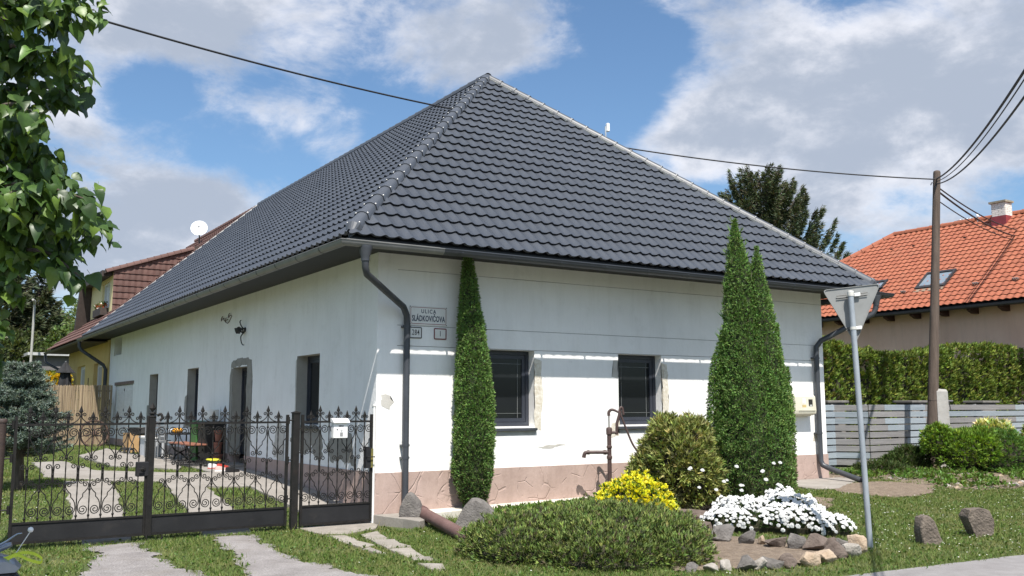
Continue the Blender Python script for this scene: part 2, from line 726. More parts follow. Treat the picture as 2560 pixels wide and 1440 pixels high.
def sheet(name, poly, m, dz, cell, rag=0.1, lumps=0.0):
    """a ground covering: follows the terrain dz above it, with a ragged outline"""
    xs = [p[0] for p in poly]
    ys = [p[1] for p in poly]
    gx = np.arange(min(xs) - 0.2, max(xs) + 0.2, cell)
    gy = np.arange(min(ys) - 0.2, max(ys) + 0.2, cell)
    X, Y = np.meshgrid(gx, gy)
    cx, cy = (X[:-1, :-1] + cell / 2).ravel(), (Y[:-1, :-1] + cell / 2).ravel()
    qx, qy = shrink_noise(cx, cy, a=rag) if rag else (cx, cy)
    keep = in_poly(qx, qy, poly)
    idx = np.nonzero(keep)[0]
    nxq = len(gx) - 1
    Z = h(X, Y) + dz
    if lumps:
        Z = Z + lumps * np.array([noise.noise((float(a) * 9, float(b) * 9, 1.0)) for a, b in zip(X.ravel(), Y.ravel())]).reshape(X.shape)
    Vt = np.stack([X.ravel(), Y.ravel(), Z.ravel()], 1)
    r_, c_ = idx // nxq, idx % nxq
    a = r_ * len(gx) + c_
    F = np.stack([a, a + 1, a + 1 + len(gx), a + len(gx)], 1)
    used = np.unique(F)
    remap = np.full(len(Vt), -1)
    remap[used] = np.arange(len(used))
    me = bpy.data.meshes.new(name)
    me.from_pydata(Vt[used].tolist(), [], remap[F].tolist())
    me.materials.append(m)
    me.polygons.foreach_set('use_smooth', [True] * len(me.polygons))
    o = bpy.data.objects.new(name, me)
    COL.objects.link(o)
    o['kind'] = 'structure'
    return o


def slab(name, poly, m, top, thick, parent=None, jig=0.015):
    """a cast or laid slab: polygon outline with slightly broken edge, chamfered rim"""
    pts = []
    n = len(poly)
    for i in range(n):
        a, b = Vector(poly[i]), Vector(poly[(i + 1) % n])
        k = max(1, int((b - a).length / 0.25))
        for j in range(k):
            p = a.lerp(b, j / k)
            pts.append((p.x + rnd.uniform(-jig, jig), p.y + rnd.uniform(-jig, jig)))
    area = sum(pts[i][0] * pts[(i + 1) % len(pts)][1] - pts[(i + 1) % len(pts)][0] * pts[i][1] for i in range(len(pts)))
    if area < 0:
        pts.reverse()
    c = Vector((sum(p[0] for p in pts) / len(pts), sum(p[1] for p in pts) / len(pts)))
    bm = bmesh.new()
    top_z = (lambda x, y: top(x, y)) if callable(top) else (lambda x, y: top)
    lo = [bm.verts.new((x, y, top_z(x, y) - thick)) for x, y in pts]
    mi = [bm.verts.new((x, y, top_z(x, y) - 0.008)) for x, y in pts]
    hi = []
    for x, y in pts:
        q = Vector((x, y)) + (c - Vector((x, y))).normalized() * 0.01
        hi.append(bm.verts.new((q.x, q.y, top_z(q.x, q.y))))
    k = len(pts)
    for i in range(k):
        j = (i + 1) % k
        bm.faces.new((lo[i], lo[j], mi[j], mi[i]))
        bm.faces.new((mi[i], mi[j], hi[j], hi[i]))
    f = bm.faces.new(hi)
    bmesh.ops.triangulate(bm, faces=[f])
    me = bpy.data.meshes.new(name)
    bm.to_mesh(me)
    bm.free()
    me.materials.append(m)
    return link(bpy.data.objects.new(name, me), parent)


def build_ground():
    gm = mat('turf_soil', (0.05, 0.07, 0.02), 0.95, base2=(0.10, 0.125, 0.038), scale=2.2, bump=0.6, bscale=55, detail=10,
             stain=((0.10, 0.085, 0.05), 1.1, 0.55, 0.8, 0.55), bdist=0.03)
    xs = np.concatenate([np.linspace(-600, -40, 12), np.linspace(-30, -10, 11), np.arange(-9, 20, 0.3), np.linspace(21, 40, 12), np.linspace(60, 600, 12)])
    ys = np.concatenate([np.linspace(-600, -40, 10), np.linspace(-30, -10, 11), np.arange(-9, 24, 0.3), np.linspace(25, 60, 12), np.linspace(80, 600, 12)])
    X, Y = np.meshgrid(xs, ys)
    Z = h(X, Y)
    Z += np.array([0.012 * noise.noise((float(a) * 1.3, float(b) * 1.3, 0)) for a, b in zip(X.ravel(), Y.ravel())]).reshape(X.shape) - 0.012
    nx = len(xs)
    Vt = np.stack([X.ravel(), Y.ravel(), Z.ravel()], 1)
    F = []
    for j in range(len(ys) - 1):
        for i in range(nx - 1):
            a = j * nx + i
            F.append((a, a + 1, a + 1 + nx, a + nx))
    me = bpy.data.meshes.new('ground')
    me.from_pydata(Vt.tolist(), [], F)
    me.materials.append(gm)
    me.polygons.foreach_set('use_smooth', [True] * len(me.polygons))
    o = bpy.data.objects.new('ground', me)
    COL.objects.link(o)
    o['kind'] = 'structure'

    gravel = mat('gravel', (0.20, 0.182, 0.175), 0.95, base2=(0.30, 0.278, 0.268), scale=3.0, bump=1.0, bscale=90, detail=12, speck=(48, 0.26),
                 stain=((0.20, 0.17, 0.14), 1.6, 0.52, 0.75, 0.6), bdist=0.015)
    for p in GRAVEL:
        sheet('gravel_driveway', p, gravel, 0.006, 0.04, rag=0.16)
    asphalt = mat('asphalt', (0.20, 0.187, 0.184), 0.9, base2=(0.26, 0.247, 0.243), scale=5, bump=0.5, bscale=220, detail=12, speck=(110, 0.10),
                  stain=((0.21, 0.195, 0.185), 0.9, 0.5, 0.8, 0.5))
    # road: strip between its edge and a line 6.5 m nearer, worn rim
    pts = []
    for (x0, y0), (x1, y1) in zip(ROAD_EDGE[:-1], ROAD_EDGE[1:]):
        k = max(1, min(60, int(abs(x1 - x0) / 0.12))) if -7 < x0 < 8 else 8
        for j in range(k):
            t = j / k
            x, y = x0 + (x1 - x0) * t, y0 + (y1 - y0) * t
            pts.append((x, y + 0.03 * noise.noise((x * 3, 0, 0)) + 0.015 * noise.noise((x * 11, 2, 0))))
    pts.append(ROAD_EDGE[-1])
    V_, F_ = [], []
    for x, y in pts:
        V_ += [(x, y, hz(x, y) + 0.004), (x, y - 0.5, -0.15 + 0.012), (x, y - 8.5, -0.15 + 0.012)]
    for i in range(len(pts) - 1):
        for j in (0, 1):
            a = i * 3 + j
            F_.append((a, a + 1, a + 4, a + 3))
    me = bpy.data.meshes.new('road')
    me.from_pydata(V_, [], F_)
    me.materials.append(asphalt)
    o = bpy.data.objects.new('road', me)
    COL.objects.link(o)
    o['kind'] = 'structure'

    soil = mat('bare_soil', (0.155, 0.115, 0.082), 0.97, base2=(0.25, 0.195, 0.145), scale=9, bump=1.0, bscale=60, detail=12, bdist=0.03, speck=(40, 0.3))
    sheet('flower_bed_soil', BED, soil, 0.012, 0.05, rag=0.08, lumps=0.012)
    sheet('flower_bed_soil', BACKBED, soil, 0.010, 0.06, rag=0.12, lumps=0.012)
    sheet('bare_soil_patch', SOIL_R, soil, 0.010, 0.06, rag=0.16, lumps=0.012)
    sheet('bare_soil_patch', STRIP, soil, 0.006, 0.09, rag=0.2, lumps=0.012)

    conc = mat('courtyard_concrete', (0.225, 0.205, 0.18), 0.92, base2=(0.30, 0.275, 0.247), scale=2.2, bump=0.35, bscale=90, detail=10, speck=(35, 0.09),
               stain=((0.20, 0.178, 0.15), 1.4, 0.5, 0.75, 0.6))
    root = bpy.data.objects.new('concrete_path', None)
    COL.objects.link(root)
    root['kind'] = 'structure'
    for i, (k, p) in enumerate(COURT.items()):
        slab('concrete_slab', p, conc, (lambda d: (lambda x, y: hz(x, y) + d))(0.022 + 0.005 * i), 0.08, root, jig=0.04)
    stone = mat('path_stone', (0.22, 0.198, 0.168), 0.93, base2=(0.31, 0.28, 0.245), scale=5, bump=0.4, bscale=70, detail=9, rnd_obj=0.12, speck=(35, 0.12),
                stain=((0.24, 0.22, 0.17), 3, 0.52, 0.75, 0.6))
    root = bpy.data.objects.new('stone_path', None)
    COL.objects.link(root)
    root['kind'] = 'structure'
    for i, p in enumerate(PATH):
        slab('paving_slab', p, stone, (lambda d: (lambda x, y: hz(x, y) + d))(0.012 + 0.004 * (i % 3)), 0.07, root, jig=0.035)
    slab('threshold_slab', THRESH, stone, lambda x, y: hz(x, y) + 0.02 if y < 0.02 else -0.128, 0.09, root, jig=0.02)
    o = slab('concrete_apron', SLAB_R, conc, lambda x, y: 0.115 + 0.03 * y, 0.16, None, jig=0.02)
    o['kind'] = 'structure'
    # the low concrete kerb along the foot of the front wall
    light = mat('apron_concrete', (0.52, 0.485, 0.42), 0.9, base2=(0.62, 0.585, 0.52), scale=3, bump=0.3, bscale=80, stain=((0.38, 0.35, 0.28), 2, 0.5, 0.8, 0.5))
    bm = MB()
    n = 34
    for i in range(n):
        x0, x1 = 0.62 + i * (8.4 - 0.62) / n, 0.62 + (i + 1) * (8.4 - 0.62) / n
        f0, f1 = -0.27 - 0.03 * nz((x0, 0, 0), 2), -0.27 - 0.03 * nz((x1, 0, 0), 2)
        t0, t1 = 0.005 + 0.012 * x0, 0.005 + 0.012 * x1
        bm.add([(x0, -0.016, t0), (x1, -0.016, t1), (x1, f1 + .02, t1 - 0.004), (x0, f0 + .02, t0 - 0.004), (x1, f1, t1 - 0.03), (x0, f0, t0 - 0.03), (x1, f1, t1 - .3), (x0, f0, t0 - .3)],
               [(0, 3, 2, 1), (3, 5, 4, 2), (5, 7, 6, 4)])
    o = bm.build('kerb_apron', light)
    o['kind'] = 'structure'
    # thicker block under the downpipe at the corner
    o = slab('corner_block', [(-0.02, -0.018), (0.6, -0.018), (0.62, -0.35), (0.5, -0.8), (0.28, -0.95), (0.06, -0.25)], conc, lambda x, y: -0.005 + 0.03 * y, 0.3, None, jig=0.02)
    o['kind'] = 'structure'


build_ground()
# ---------------------------------------------------------------- the corner house
WX, WY = 10.41, 22.1              # front width, side length of the walls
ZS = 4.02                         # soffit
EO, EZ = 0.88, 4.07               # eave overhang, tile edge height
APX, APY, APZ = 5.205, 5.3, 9.42
SF = (APZ - EZ) / (APY + EO)
SL = (APZ - EZ) / (APX + EO)
YR = 22.3                         # rear end of the dark roof
FRONT = lambda u, d, z: (u, d, z)
SIDE = lambda u, d, z: (d, u, z)

white = mat('white_render', (0.80, 0.79, 0.77), 0.92, base2=(0.86, 0.85, 0.83), scale=1.3, bump=0.35, bscale=16, detail=8,
            stain=((0.60, 0.585, 0.55), 2.2, 0.56, 0.82, 0.55), bdist=0.014, streak=0.22)
white_front = mat('white_render_front', (0.82, 0.81, 0.79), 0.92, base2=(0.87, 0.86, 0.84), scale=2.1, bump=0.3, bscale=22, detail=8,
                  stain=((0.55, 0.53, 0.49), 3.3, 0.60, 0.82, 0.6), bdist=0.012, streak=0.2)
cement = mat('bare_cement', (0.21, 0.20, 0.175), 0.95, base2=(0.30, 0.285, 0.255), scale=4, bump=0.5, bscale=45, detail=9)
beige_plaster = mat('old_beige_plaster', (0.50, 0.44, 0.33), 0.95, base2=(0.72, 0.69, 0.62), scale=17, bump=0.6, bscale=60, detail=7)
pale_cement = mat('pale_cement', (0.42, 0.40, 0.36), 0.95, base2=(0.52, 0.50, 0.46), scale=5, bump=0.4, bscale=50)
anth = mat('anthracite_frame', (0.030, 0.034, 0.046), 0.42, var=0.1, scale=3)
gutter_m = mat('anthracite_gutter', (0.040, 0.044, 0.052), 0.42, base2=(0.055, 0.060, 0.070), scale=3, bump=0.05, bscale=20)
gutter_old = mat('weathered_gutter', (0.16, 0.158, 0.152), 0.45, base2=(0.21, 0.207, 0.20), scale=4, bump=0.05, bscale=20)
soffit_m = mat('dark_soffit', (0.020, 0.021, 0.024), 0.7, var=0.15, scale=5)
tile_m = mat('anthracite_metal_tile', (0.041, 0.047, 0.058), 0.42, base2=(0.062, 0.069, 0.082), scale=2.2, bump=0.06, bscale=130, rnd_obj=0.06, detail=9,
             stain=((0.078, 0.080, 0.084), 5, 0.58, 0.8, 0.6))
cap_m = mat('anthracite_ridge_cap', (0.060, 0.066, 0.077), 0.42, base2=(0.076, 0.083, 0.096), scale=3, bump=0.04, bscale=60, rnd_obj=0.07)
screw_m = mat('bright_screw', (0.62, 0.61, 0.58), 0.35, var=0.05, metallic=0.4)
glass = glass_mat()


def plinth_mat():
    m = mat('pink_plinth', (0.375, 0.272, 0.232), 0.88, base2=(0.455, 0.34, 0.295), scale=2.2, detail=9,
            stain=((0.26, 0.18, 0.15), 3.6, 0.53, 0.78, 0.6), streak=0.35, speck=(40, .06))
    nt = m.node_tree
    N, L = nt.nodes, nt.links
    tc = [n for n in N if n.type == 'TEX_COORD'][0]
    nw = N.new('ShaderNodeTexNoise')
    nw.inputs['Scale'].default_value = 2.0
    L.new(tc.outputs['Object'], nw.inputs['Vector'])
    vm = N.new('ShaderNodeVectorMath')
    vm.operation = 'MULTIPLY_ADD'
    L.new(nw.outputs['Color'], vm.inputs[0])
    vm.inputs[1].default_value = (0.16, 0.16, 0.16)
    L.new(tc.outputs['Object'], vm.inputs[2])
    vo = N.new('ShaderNodeTexVoronoi')
    vo.feature = 'DISTANCE_TO_EDGE'
    vo.inputs['Scale'].default_value = 2.7
    L.new(vm.outputs[0], vo.inputs['Vector'])
    mr = N.new('ShaderNodeMapRange')
    mr.interpolation_type = 'SMOOTHSTEP'
    L.new(vo.outputs['Distance'], mr.inputs[0])
    mr.inputs[1].default_value, mr.inputs[2].default_value = 0.006, 0.03
    n3 = N.new('ShaderNodeTexNoise')
    n3.inputs['Scale'].default_value = 3.4
    L.new(tc.outputs['Object'], n3.inputs['Vector'])
    gap = N.new('ShaderNodeMapRange')
    L.new(n3.outputs['Fac'], gap.inputs[0])
    gap.inputs[1].default_value, gap.inputs[2].default_value = 0.47, 0.54
    mx = N.new('ShaderNodeMath')
    mx.operation = 'MAXIMUM'
    L.new(mr.outputs[0], mx.inputs[0])
    L.new(gap.outputs[0], mx.inputs[1])
    bp = N.new('ShaderNodeBump')
    bp.inputs['Strength'].default_value = 0.6
    bp.inputs['Distance'].default_value = 0.015
    L.new(mx.outputs[0], bp.inputs['Height'])
    L.new(bp.outputs[0], N['Principled BSDF'].inputs['Normal'])
    return m


plinth_m = plinth_mat()


def wall(mb, u0, u1, z0, z1, ops, depth, mp):
    us = sorted({u0, u1, *[a for o in ops for a in o[:2]]})
    zs = sorted({z0, z1, *[a for o in ops for a in o[2:4]]})
    for i in range(len(us) - 1):
        for j in range(len(zs) - 1):
            um, zm = (us[i] + us[i + 1]) / 2, (zs[j] + zs[j + 1]) / 2
            if any(o[0] < um < o[1] and o[2] < zm < o[3] for o in ops):
                continue
            for d in (0, depth):
                mb.quad(mp(us[i], d, zs[j]), mp(us[i + 1], d, zs[j]), mp(us[i + 1], d, zs[j + 1]), mp(us[i], d, zs[j + 1]))
    for a, b, c, d in ops:
        for (p, q) in (((a, c), (b, c)), ((b, c), (b, d)), ((b, d), (a, d)), ((a, d), (a, c))):
            mb.quad(mp(p[0], 0, p[1]), mp(q[0], 0, q[1]), mp(q[0], depth, q[1]), mp(p[0], depth, p[1]))
    for (p, q) in (((u0, z0), (u1, z0)), ((u1, z0), (u1, z1)), ((u1, z1), (u0, z1)), ((u0, z1), (u0, z0))):
        mb.quad(mp(p[0], 0, p[1]), mp(q[0], 0, q[1]), mp(q[0], depth, q[1]), mp(p[0], depth, p[1]))


def patch(name, outline, mp, m, parent, proud=0.003, rag=0.03, step=0.05):
    """a skim of other plaster on a wall: a broken outline a few millimetres proud"""
    pts = []
    n = len(outline)
    for i in range(n):
        a, b = Vector(outline[i]), Vector(outline[(i + 1) % n])
        k = max(1, int((b - a).length / step))
        for j in range(k):
            p = a.lerp(b, j / k)
            o = Vector((nz((p.x * 5, p.y * 5, 1.7)) + .5 * nz((p.x * 17, p.y * 17, 4)), nz((p.x * 5, p.y * 5, 9.1)) + .5 * nz((p.x * 17, p.y * 17, 6)))) * rag
            pts.append(p + o)
    bm = bmesh.new()
    hi = [bm.verts.new(mp(p.x, -proud, p.y)) for p in pts]
    lo = [bm.verts.new(mp(p.x, 0.004, p.y)) for p in pts]
    f = bm.faces.new(hi)
    for i in range(len(pts)):
        j = (i + 1) % len(pts)
        bm.faces.new((hi[i], hi[j], lo[j], lo[i]))
    bmesh.ops.triangulate(bm, faces=[f])
    bmesh.ops.recalc_face_normals(bm, faces=bm.faces)
    me = bpy.data.meshes.new(name)
    bm.to_mesh(me)
    bm.free()
    me.materials.append(m)
    return link(bpy.data.objects.new(name, me), parent)


def ring(mb, u0, u1, z0, z1, w, d0, d1, mp):
    """a rectangular frame"""
    for lo, hi in (((u0, z0), (u0 + w, z1)), ((u1 - w, z0), (u1, z1)), ((u0 + w, z0), (u1 - w, z0 + w)), ((u0 + w, z1 - w), (u1 - w, z1))):
        vs = [mp(*p) for p in ((lo[0], d0, lo[1]), (hi[0], d0, lo[1]), (hi[0], d1, lo[1]), (lo[0], d1, lo[1]), (lo[0], d0, hi[1]), (hi[0], d0, hi[1]), (hi[0], d1, hi[1]), (lo[0], d1, hi[1]))]
        mb.add(vs, [(0, 3, 2, 1), (4, 5, 6, 7), (0, 1, 5, 4), (1, 2, 6, 5), (2, 3, 7, 6), (3, 0, 4, 7)])


def pbox(mb, u0, u1, d0, d1, z0, z1, mp):
    vs = [mp(*p) for p in ((u0, d0, z0), (u1, d0, z0), (u1, d1, z0), (u0, d1, z0), (u0, d0, z1), (u1, d0, z1), (u1, d1, z1), (u0, d1, z1))]
    mb.add(vs, [(0, 3, 2, 1), (4, 5, 6, 7), (0, 1, 5, 4), (1, 2, 6, 5), (2, 3, 7, 6), (3, 0, 4, 7)])


def window(parent, u0, u1, z0, z1, d, mp, frame_m, bars=None, sill=True, glass_m=None, fw_=0.055, sill_m=None):
    w = MB()
    ring(w, u0, u1, z0, z1, fw_, d, d + 0.07, mp)
    win = w.build('window', frame_m, parent)
    s = MB()
    ring(s, u0 + fw_ + .004, u1 - fw_ - .004, z0 + fw_ + .004, z1 - fw_ - .004, fw_, d + 0.012, d + 0.062, mp)
    s.build('sash', frame_m, win)
    g = MB()
    k = 2 * fw_ - .01
    pbox(g, u0 + k, u1 - k, d + 0.03, d + 0.05, z0 + k, z1 - k, mp)
    g.build('pane', glass_m or glass, win)
    if bars:
        b = MB()
        for (a, bb, c, e) in bars:
            pbox(b, a, bb, d + 0.022, d + 0.029, c, e, mp)
        b.build('muntin', mat('pale_muntin', (0.20, 0.21, 0.21), 0.5), win)
    if sill:
        q = MB()
        sm = [(u0 - .03, -0.05), (u1 + .03, -0.05), (u1 + .03, d + .02), (u0 - .03, d + .02)]
        top = [mp(u, dd, z0 - .012 if dd > 0 else z0 - .035) for u, dd in sm]
        bot = [mp(u, dd, z0 - .03 if dd > 0 else z0 - .075) for u, dd in sm]
        q.add(top + bot, [(0, 1, 2, 3), (7, 6, 5, 4), (0, 4, 5, 1), (1, 5, 6, 2), (2, 6, 7, 3), (3, 7, 4, 0)])
        q.build('sill', sill_m or gutter_m, win)
    return win


def clip_tiles(bm, planes):
    for co_, no in planes:
        geom = bm.verts[:] + bm.edges[:] + bm.faces[:]
        bmesh.ops.bisect_plane(bm, geom=geom, plane_co=co_, plane_no=no, clear_outer=True, dist=1e-5)


def tile_template(p, r, hgt, lift, nseg=8, shape=1.8, lap=0.02):
    us = [p * i / nseg for i in range(nseg + 1)]
    prof = [hgt * (0.5 + 0.5 * math.cos(2 * math.pi * (u / p - 0.5))) ** shape for u in us]
    V_ = []
    for u, w in zip(us, prof):
        V_.append((u, lift * 0.8, w - 0.004))          # foot of the step, set back
    for u, w in zip(us, prof):
        V_.append((u, 0.0, w + lift))
    for u, w in zip(us, prof):
        V_.append((u, 0.012, w + lift - 0.0005))
    for u, w in zip(us, prof):
        V_.append((u, r + lap, w))
    n = nseg + 1
    F_ = []
    for k in range(3):
        for i in range(nseg):
            a = k * n + i
            F_.append((a, a + 1, a + 1 + n, a + n))
    return np.array(V_), F_


def tile_field(parent, name, m, O, U, V, width, length, p, r, tmpl, planes, ntop, inside, near, phase=0.0):
    """roof covering: the ntop tiles nearest the camera (and whole) are parts, the rest one part.
    inside(u,v) tells whether a tile at (u,v) stands in the field: 2 whole, 1 cut, 0 out"""
    O, U, V = Vector(O), Vector(U).normalized(), Vector(V).normalized()
    Nn = U.cross(V)
    B = np.array([U, V, Nn])
    tv, tf = tmpl
    whole, cut = [], []
    for k in range(int(math.ceil(length / r - 0.15))):
        for i in range(-1, int(math.ceil(width / p)) + 1):
            s = inside(i * p + phase, k * r)
            if s == 2:
                whole.append((i * p + phase, k * r))
            elif s == 1:
                cut.append((i * p + phase, k * r))
    whole.sort(key=lambda q: near(O + U * q[0] + V * q[1]))
    me = bpy.data.meshes.new(name)
    me.from_pydata(tv.tolist(), [], tf)
    me.materials.append(m)
    me.polygons.foreach_set('use_smooth', [True] * len(me.polygons))
    me.set_sharp_from_angle(angle=R(50))
    M0 = Matrix((U, V, Nn)).transposed().to_4x4()
    for u, v in whole[:ntop]:
        jig = Nn * rnd.uniform(-0.0015, 0.0015)
        put(name, me, parent, Matrix.Translation(O + U * u + V * v + jig) @ M0)
    rest = whole[ntop:]
    bm = bmesh.new()
    vs, fs = [], []
    o = 0
    for u, v in rest:
        P = (tv + np.array([u, v, 0])) @ B + np.array(O)
        vs.append(P)
        fs.extend([tuple(x + o for x in f) for f in tf])
        o += len(tv)
    cb = bmesh.new()
    for u, v in cut:
        P = (tv + np.array([u, v, 0])) @ B + np.array(O)
        bv = [cb.verts.new(q) for q in P]
        for f in tf:
            cb.faces.new([bv[x] for x in f])
    clip_tiles(cb, planes)
    cb.verts.ensure_lookup_table()
    cb.verts.index_update()
    cv = np.array([q.co[:] for q in cb.verts]) if len(cb.verts) else np.zeros((0, 3))
    fs.extend([tuple(q.index + o for q in f.verts) for f in cb.faces])
    vs.append(cv)
    cb.free()
    bm.free()
    VV = np.concatenate(vs) if vs else np.zeros((0, 3))
    if len(VV):
        me2 = bpy.data.meshes.new(name)
        me2.from_pydata(VV.tolist(), [], fs)
        me2.materials.append(m)
        me2.polygons.foreach_set('use_smooth', [True] * len(me2.polygons))
        me2.set_sharp_from_angle(angle=R(50))
        ob = link(bpy.data.objects.new(name + '_covering', me2), parent)
        ob['kind'] = 'stuff'
    return len(whole), len(cut)


def dcam(P):
    return (P - CAM).length


def cap_mesh(name, ln, rad, m, taper=0.88, seg=8, drop=0.045):
    """a half-round ridge cap lying along +X, wide end first"""
    mb = MB()
    vs, fs = [], []
    for x, k in ((0, 1.0), (0.03, 1.0), (0.031, 0.95), (ln, taper * 0.95)):
        for i in range(seg + 1):
            a = math.pi * i / seg
            vs.append((x, rad * k * math.cos(a), rad * k * 0.85 * math.sin(a) - drop * (i in (0, seg))))
    n = seg + 1
    for j in range(3):
        for i in range(seg):
            a = j * n + i
            fs.append((a, a + 1, a + 1 + n, a + n))
    fs.append(tuple(range(n)))
    mb.add(vs, fs)
    return mb.mesh(name, m, smooth=40)


def along(P, Q, upv=Vector((0, 0, 1))):
    x = (Q - P).normalized()
    y = upv.cross(x).normalized()
    z = x.cross(y)
    return Matrix.Translation(P) @ Matrix((x, y, z)).transposed().to_4x4()


def caps(parent, P, Q, n, rad, m, screws=True, name='ridge_cap'):
    P, Q = Vector(P), Vector(Q)
    ln = (Q - P).length / n
    me = cap_mesh(name, ln * 1.06, rad, m)
    sm = MB()
    sm.lathe([(0.013, -0.004), (0.013, 0.007), (0.007, 0.012)], 7)
    sme = sm.mesh('screw', screw_m)
    spots = []
    for s in (-1, 1):
        a = math.pi / 2 + s * 0.95
        c = Vector((0.02, rad * math.cos(a) * 1.02, rad * 0.86 * math.sin(a)))
        spots.append(T(*c) @ Matrix.Rotation(s * 0.95, 4, 'X'))
    for i in range(n):
        M_ = along(P + (Q - P) * (i / n), Q)
        o = put(name, me, parent, M_)
        if screws:
            for ms in spots:
                s = bpy.data.objects.new('screw', sme)
                COL.objects.link(s)
                s.parent = o
                s.matrix_basis = ms
    return me


house = thing('corner_house', 'white rendered corner house with a dark grey hipped metal tile roof', 'house', (0, 0, 0))


def build_house():
    H = house
    # --- front wall
    w = MB()
    fops = [(1.89, 2.94, 1.28, 2.558), (4.78, 5.82, 1.28, 2.558)]
    wall(w, 0.006, WX, 0.598, 2.562, fops, 0.32, FRONT)
    w.build('wall', white_front, H)
    for z0, z1 in ((2.570, 2.886), (2.894, 3.768), (3.776, ZS - 0.001)):
        p = MB()
        pbox(p, 0.006, WX, 0.0, 0.3, z0, z1, FRONT)
        p.build('wall_panel', white, H)
    b = MB()
    pbox(b, 0.02, WX - .02, 0.03, 0.28, 2.5625, ZS - .02, FRONT)
    b.build('panel_backing', mat('dark_joint', (0.12, 0.115, 0.11), 0.95), H)
    # --- left wall
    sops = [(2.37, 3.5, 1.30, 2.55), (6.5, 7.5, 0.43, 2.48), (10.35, 11.4, 1.26, 2.59), (14.65, 15.7, 1.27, 2.57), (18.0, 20.85, 1.3, 2.36), (20.12, 21.4, 3.38, 4.0)]
    w = MB()
    wall(w, 0.0035, WY, 0.598, ZS - .002, [o for o in sops if o[2] > .6] + [(6.5, 7.5, 0.598, 2.48)], 0.34, SIDE)
    w.build('wall', white, H)
    # hidden sides
    w = MB()
    pbox(w, 0.35, WX - .02, WY - .3, WY, 0, ZS - .01, FRONT)
    pbox(w, WX - .3, WX - .003, 0.33, WY - .31, 0, ZS - .01, FRONT)
    w.build('wall', white, H)
    # --- plinth: front and side, 15 mm proud, with the door gap
    pl = MB()
    pl.box((-0.015, -0.015, -0.35), (WX + .015, 0.3, 0.608))
    pl.build('plinth', plinth_m, H)
    pl = MB()
    pl.box((-0.0152, 0.3005, -0.3), (0.3, 6.48, 0.6085))
    pl.box((-0.0152, 7.52, 0.0), (0.3, WY, 0.6085))
    pl.build('plinth', plinth_m, H)
    # little chips of moss and rust along the foot of the plinth
    # --- roof deck and soffit
    rd = MB()
    e = EO - 0.03
    dz = 0.012
    A = [(-e, -e, EZ - dz), (WX + e, -e, EZ - dz), (WX + e, YR - .02, EZ - dz), (-e, YR - .02, EZ - dz)]
    T1, T2 = (APX, APY, APZ - 0.035), (APX, YR - .02, APZ - 0.035)
    rd.add(A + [T1, T2], [(0, 1, 4), (1, 2, 5, 4), (3, 0, 4, 5), (2, 3, 5), (3, 2, 1, 0)])
    rd.build('roof_deck', soffit_m, H)
    so_ = MB()
    so_.sweep([(0, YR), (0, 0), (WX, 0), (WX, WY)], [(0.001, ZS), (0.83, ZS), (0.83, ZS + .02), (0.001, ZS + .02)])
    so_.build('soffit', soffit_m, H)
    fa = MB()
    fa.sweep([(0, YR), (0, 0), (WX, 0), (WX, WY)], [(0.832, ZS - .004), (0.85, ZS - .004), (0.85, ZS + .035), (0.832, ZS + .035)])
    fa.build('fascia', soffit_m, H)
    # --- metal tiles
    tmpl = tile_template(0.222, 0.352, 0.034, 0.039, shape=2.2)
    lenF = math.hypot(APY + EO, APZ - EZ)
    cF, sF = (APY + EO) / lenF, (APZ - EZ) / lenF
    Wd = WX + 2 * EO
    hip = (APX + EO) / (APY + EO)

    def inF(u, v):
        a = v * cF * hip
        b = (v + 0.352) * cF * hip
        if u > b + .02 and u + 0.222 < Wd - b - .02 and v + .37 < lenF:
            return 2
        if u + 0.222 > a and u < Wd - a and v < lenF - .03:
            return 1
        return 0
    hl = Vector((APX + EO, APY + EO, 0)).normalized()
    planesF = [(Vector((-EO, -EO, EZ)), Vector((-hl.y, hl.x, 0))), (Vector((WX + EO, -EO, EZ)), Vector((hl.y, hl.x, 0)))]
    tile_field(H, 'roof_tile', tile_m, (-EO, -EO - 0.02, EZ - 0.005), (1, 0, 0), (0, cF, sF), Wd, lenF, 0.222, 0.352, tmpl, planesF, 300, inF, dcam)
    lenL = math.hypot(APX + EO, APZ - EZ)
    cL, sL_ = (APX + EO) / lenL, (APZ - EZ) / lenL
    Ln = YR + EO

    def inL(u, v):                   # u runs from the rear towards the corner
        b = (v + 0.352) * cL / hip
        a = v * cL / hip
        if u >= 0 and u + 0.222 < Ln - b - .02 and v + .37 < lenL:
            return 2
        if u >= -0.001 and u < Ln - a and v < lenL - .03:
            return 1
        return 0
    planesL = [(Vector((-EO, -EO, EZ)), Vector((hl.y, -hl.x, 0)))]
    tile_field(H, 'side_roof_tile', tile_m, (-EO - 0.02, YR, EZ - 0.005), (0, -1, 0), (cL, 0, sL_), Ln, lenL, 0.222, 0.352, tmpl, planesL, 0, inL, dcam)
    # right slope: same sheets, seen only as its edge
    def inR(u, v):
        a = v * cL / hip
        b = (v + 0.352) * cL / hip
        if u > b + .02 and u + .222 < Ln and v + .37 < lenL:
            return 2
        if u + .222 > a and u + .222 < Ln and v < lenL - .03:
            return 1
        return 0
    planesR = [(Vector((WX + EO, -EO, EZ)), Vector((-hl.y, -hl.x, 0)))]
    tile_field(H, 'rear_roof_tile', tile_m, (WX + EO + 0.02, -EO, EZ - 0.005), (0, 1, 0), (-cL, 0, sL_), Ln, lenL, 0.444, 0.352, tile_template(0.444, 0.352, 0.026, 0.036, 4), planesR, 0,
               lambda u, v: (2 if u > (v + .36) * cL / hip + .02 and u + .444 < Ln and v + .37 < lenL else (1 if u + .444 > v * cL / hip and u + .444 < Ln and v < lenL - .03 else 0)), dcam)
    # --- hip and ridge caps
    upz = Vector((0, 0, 0.045))
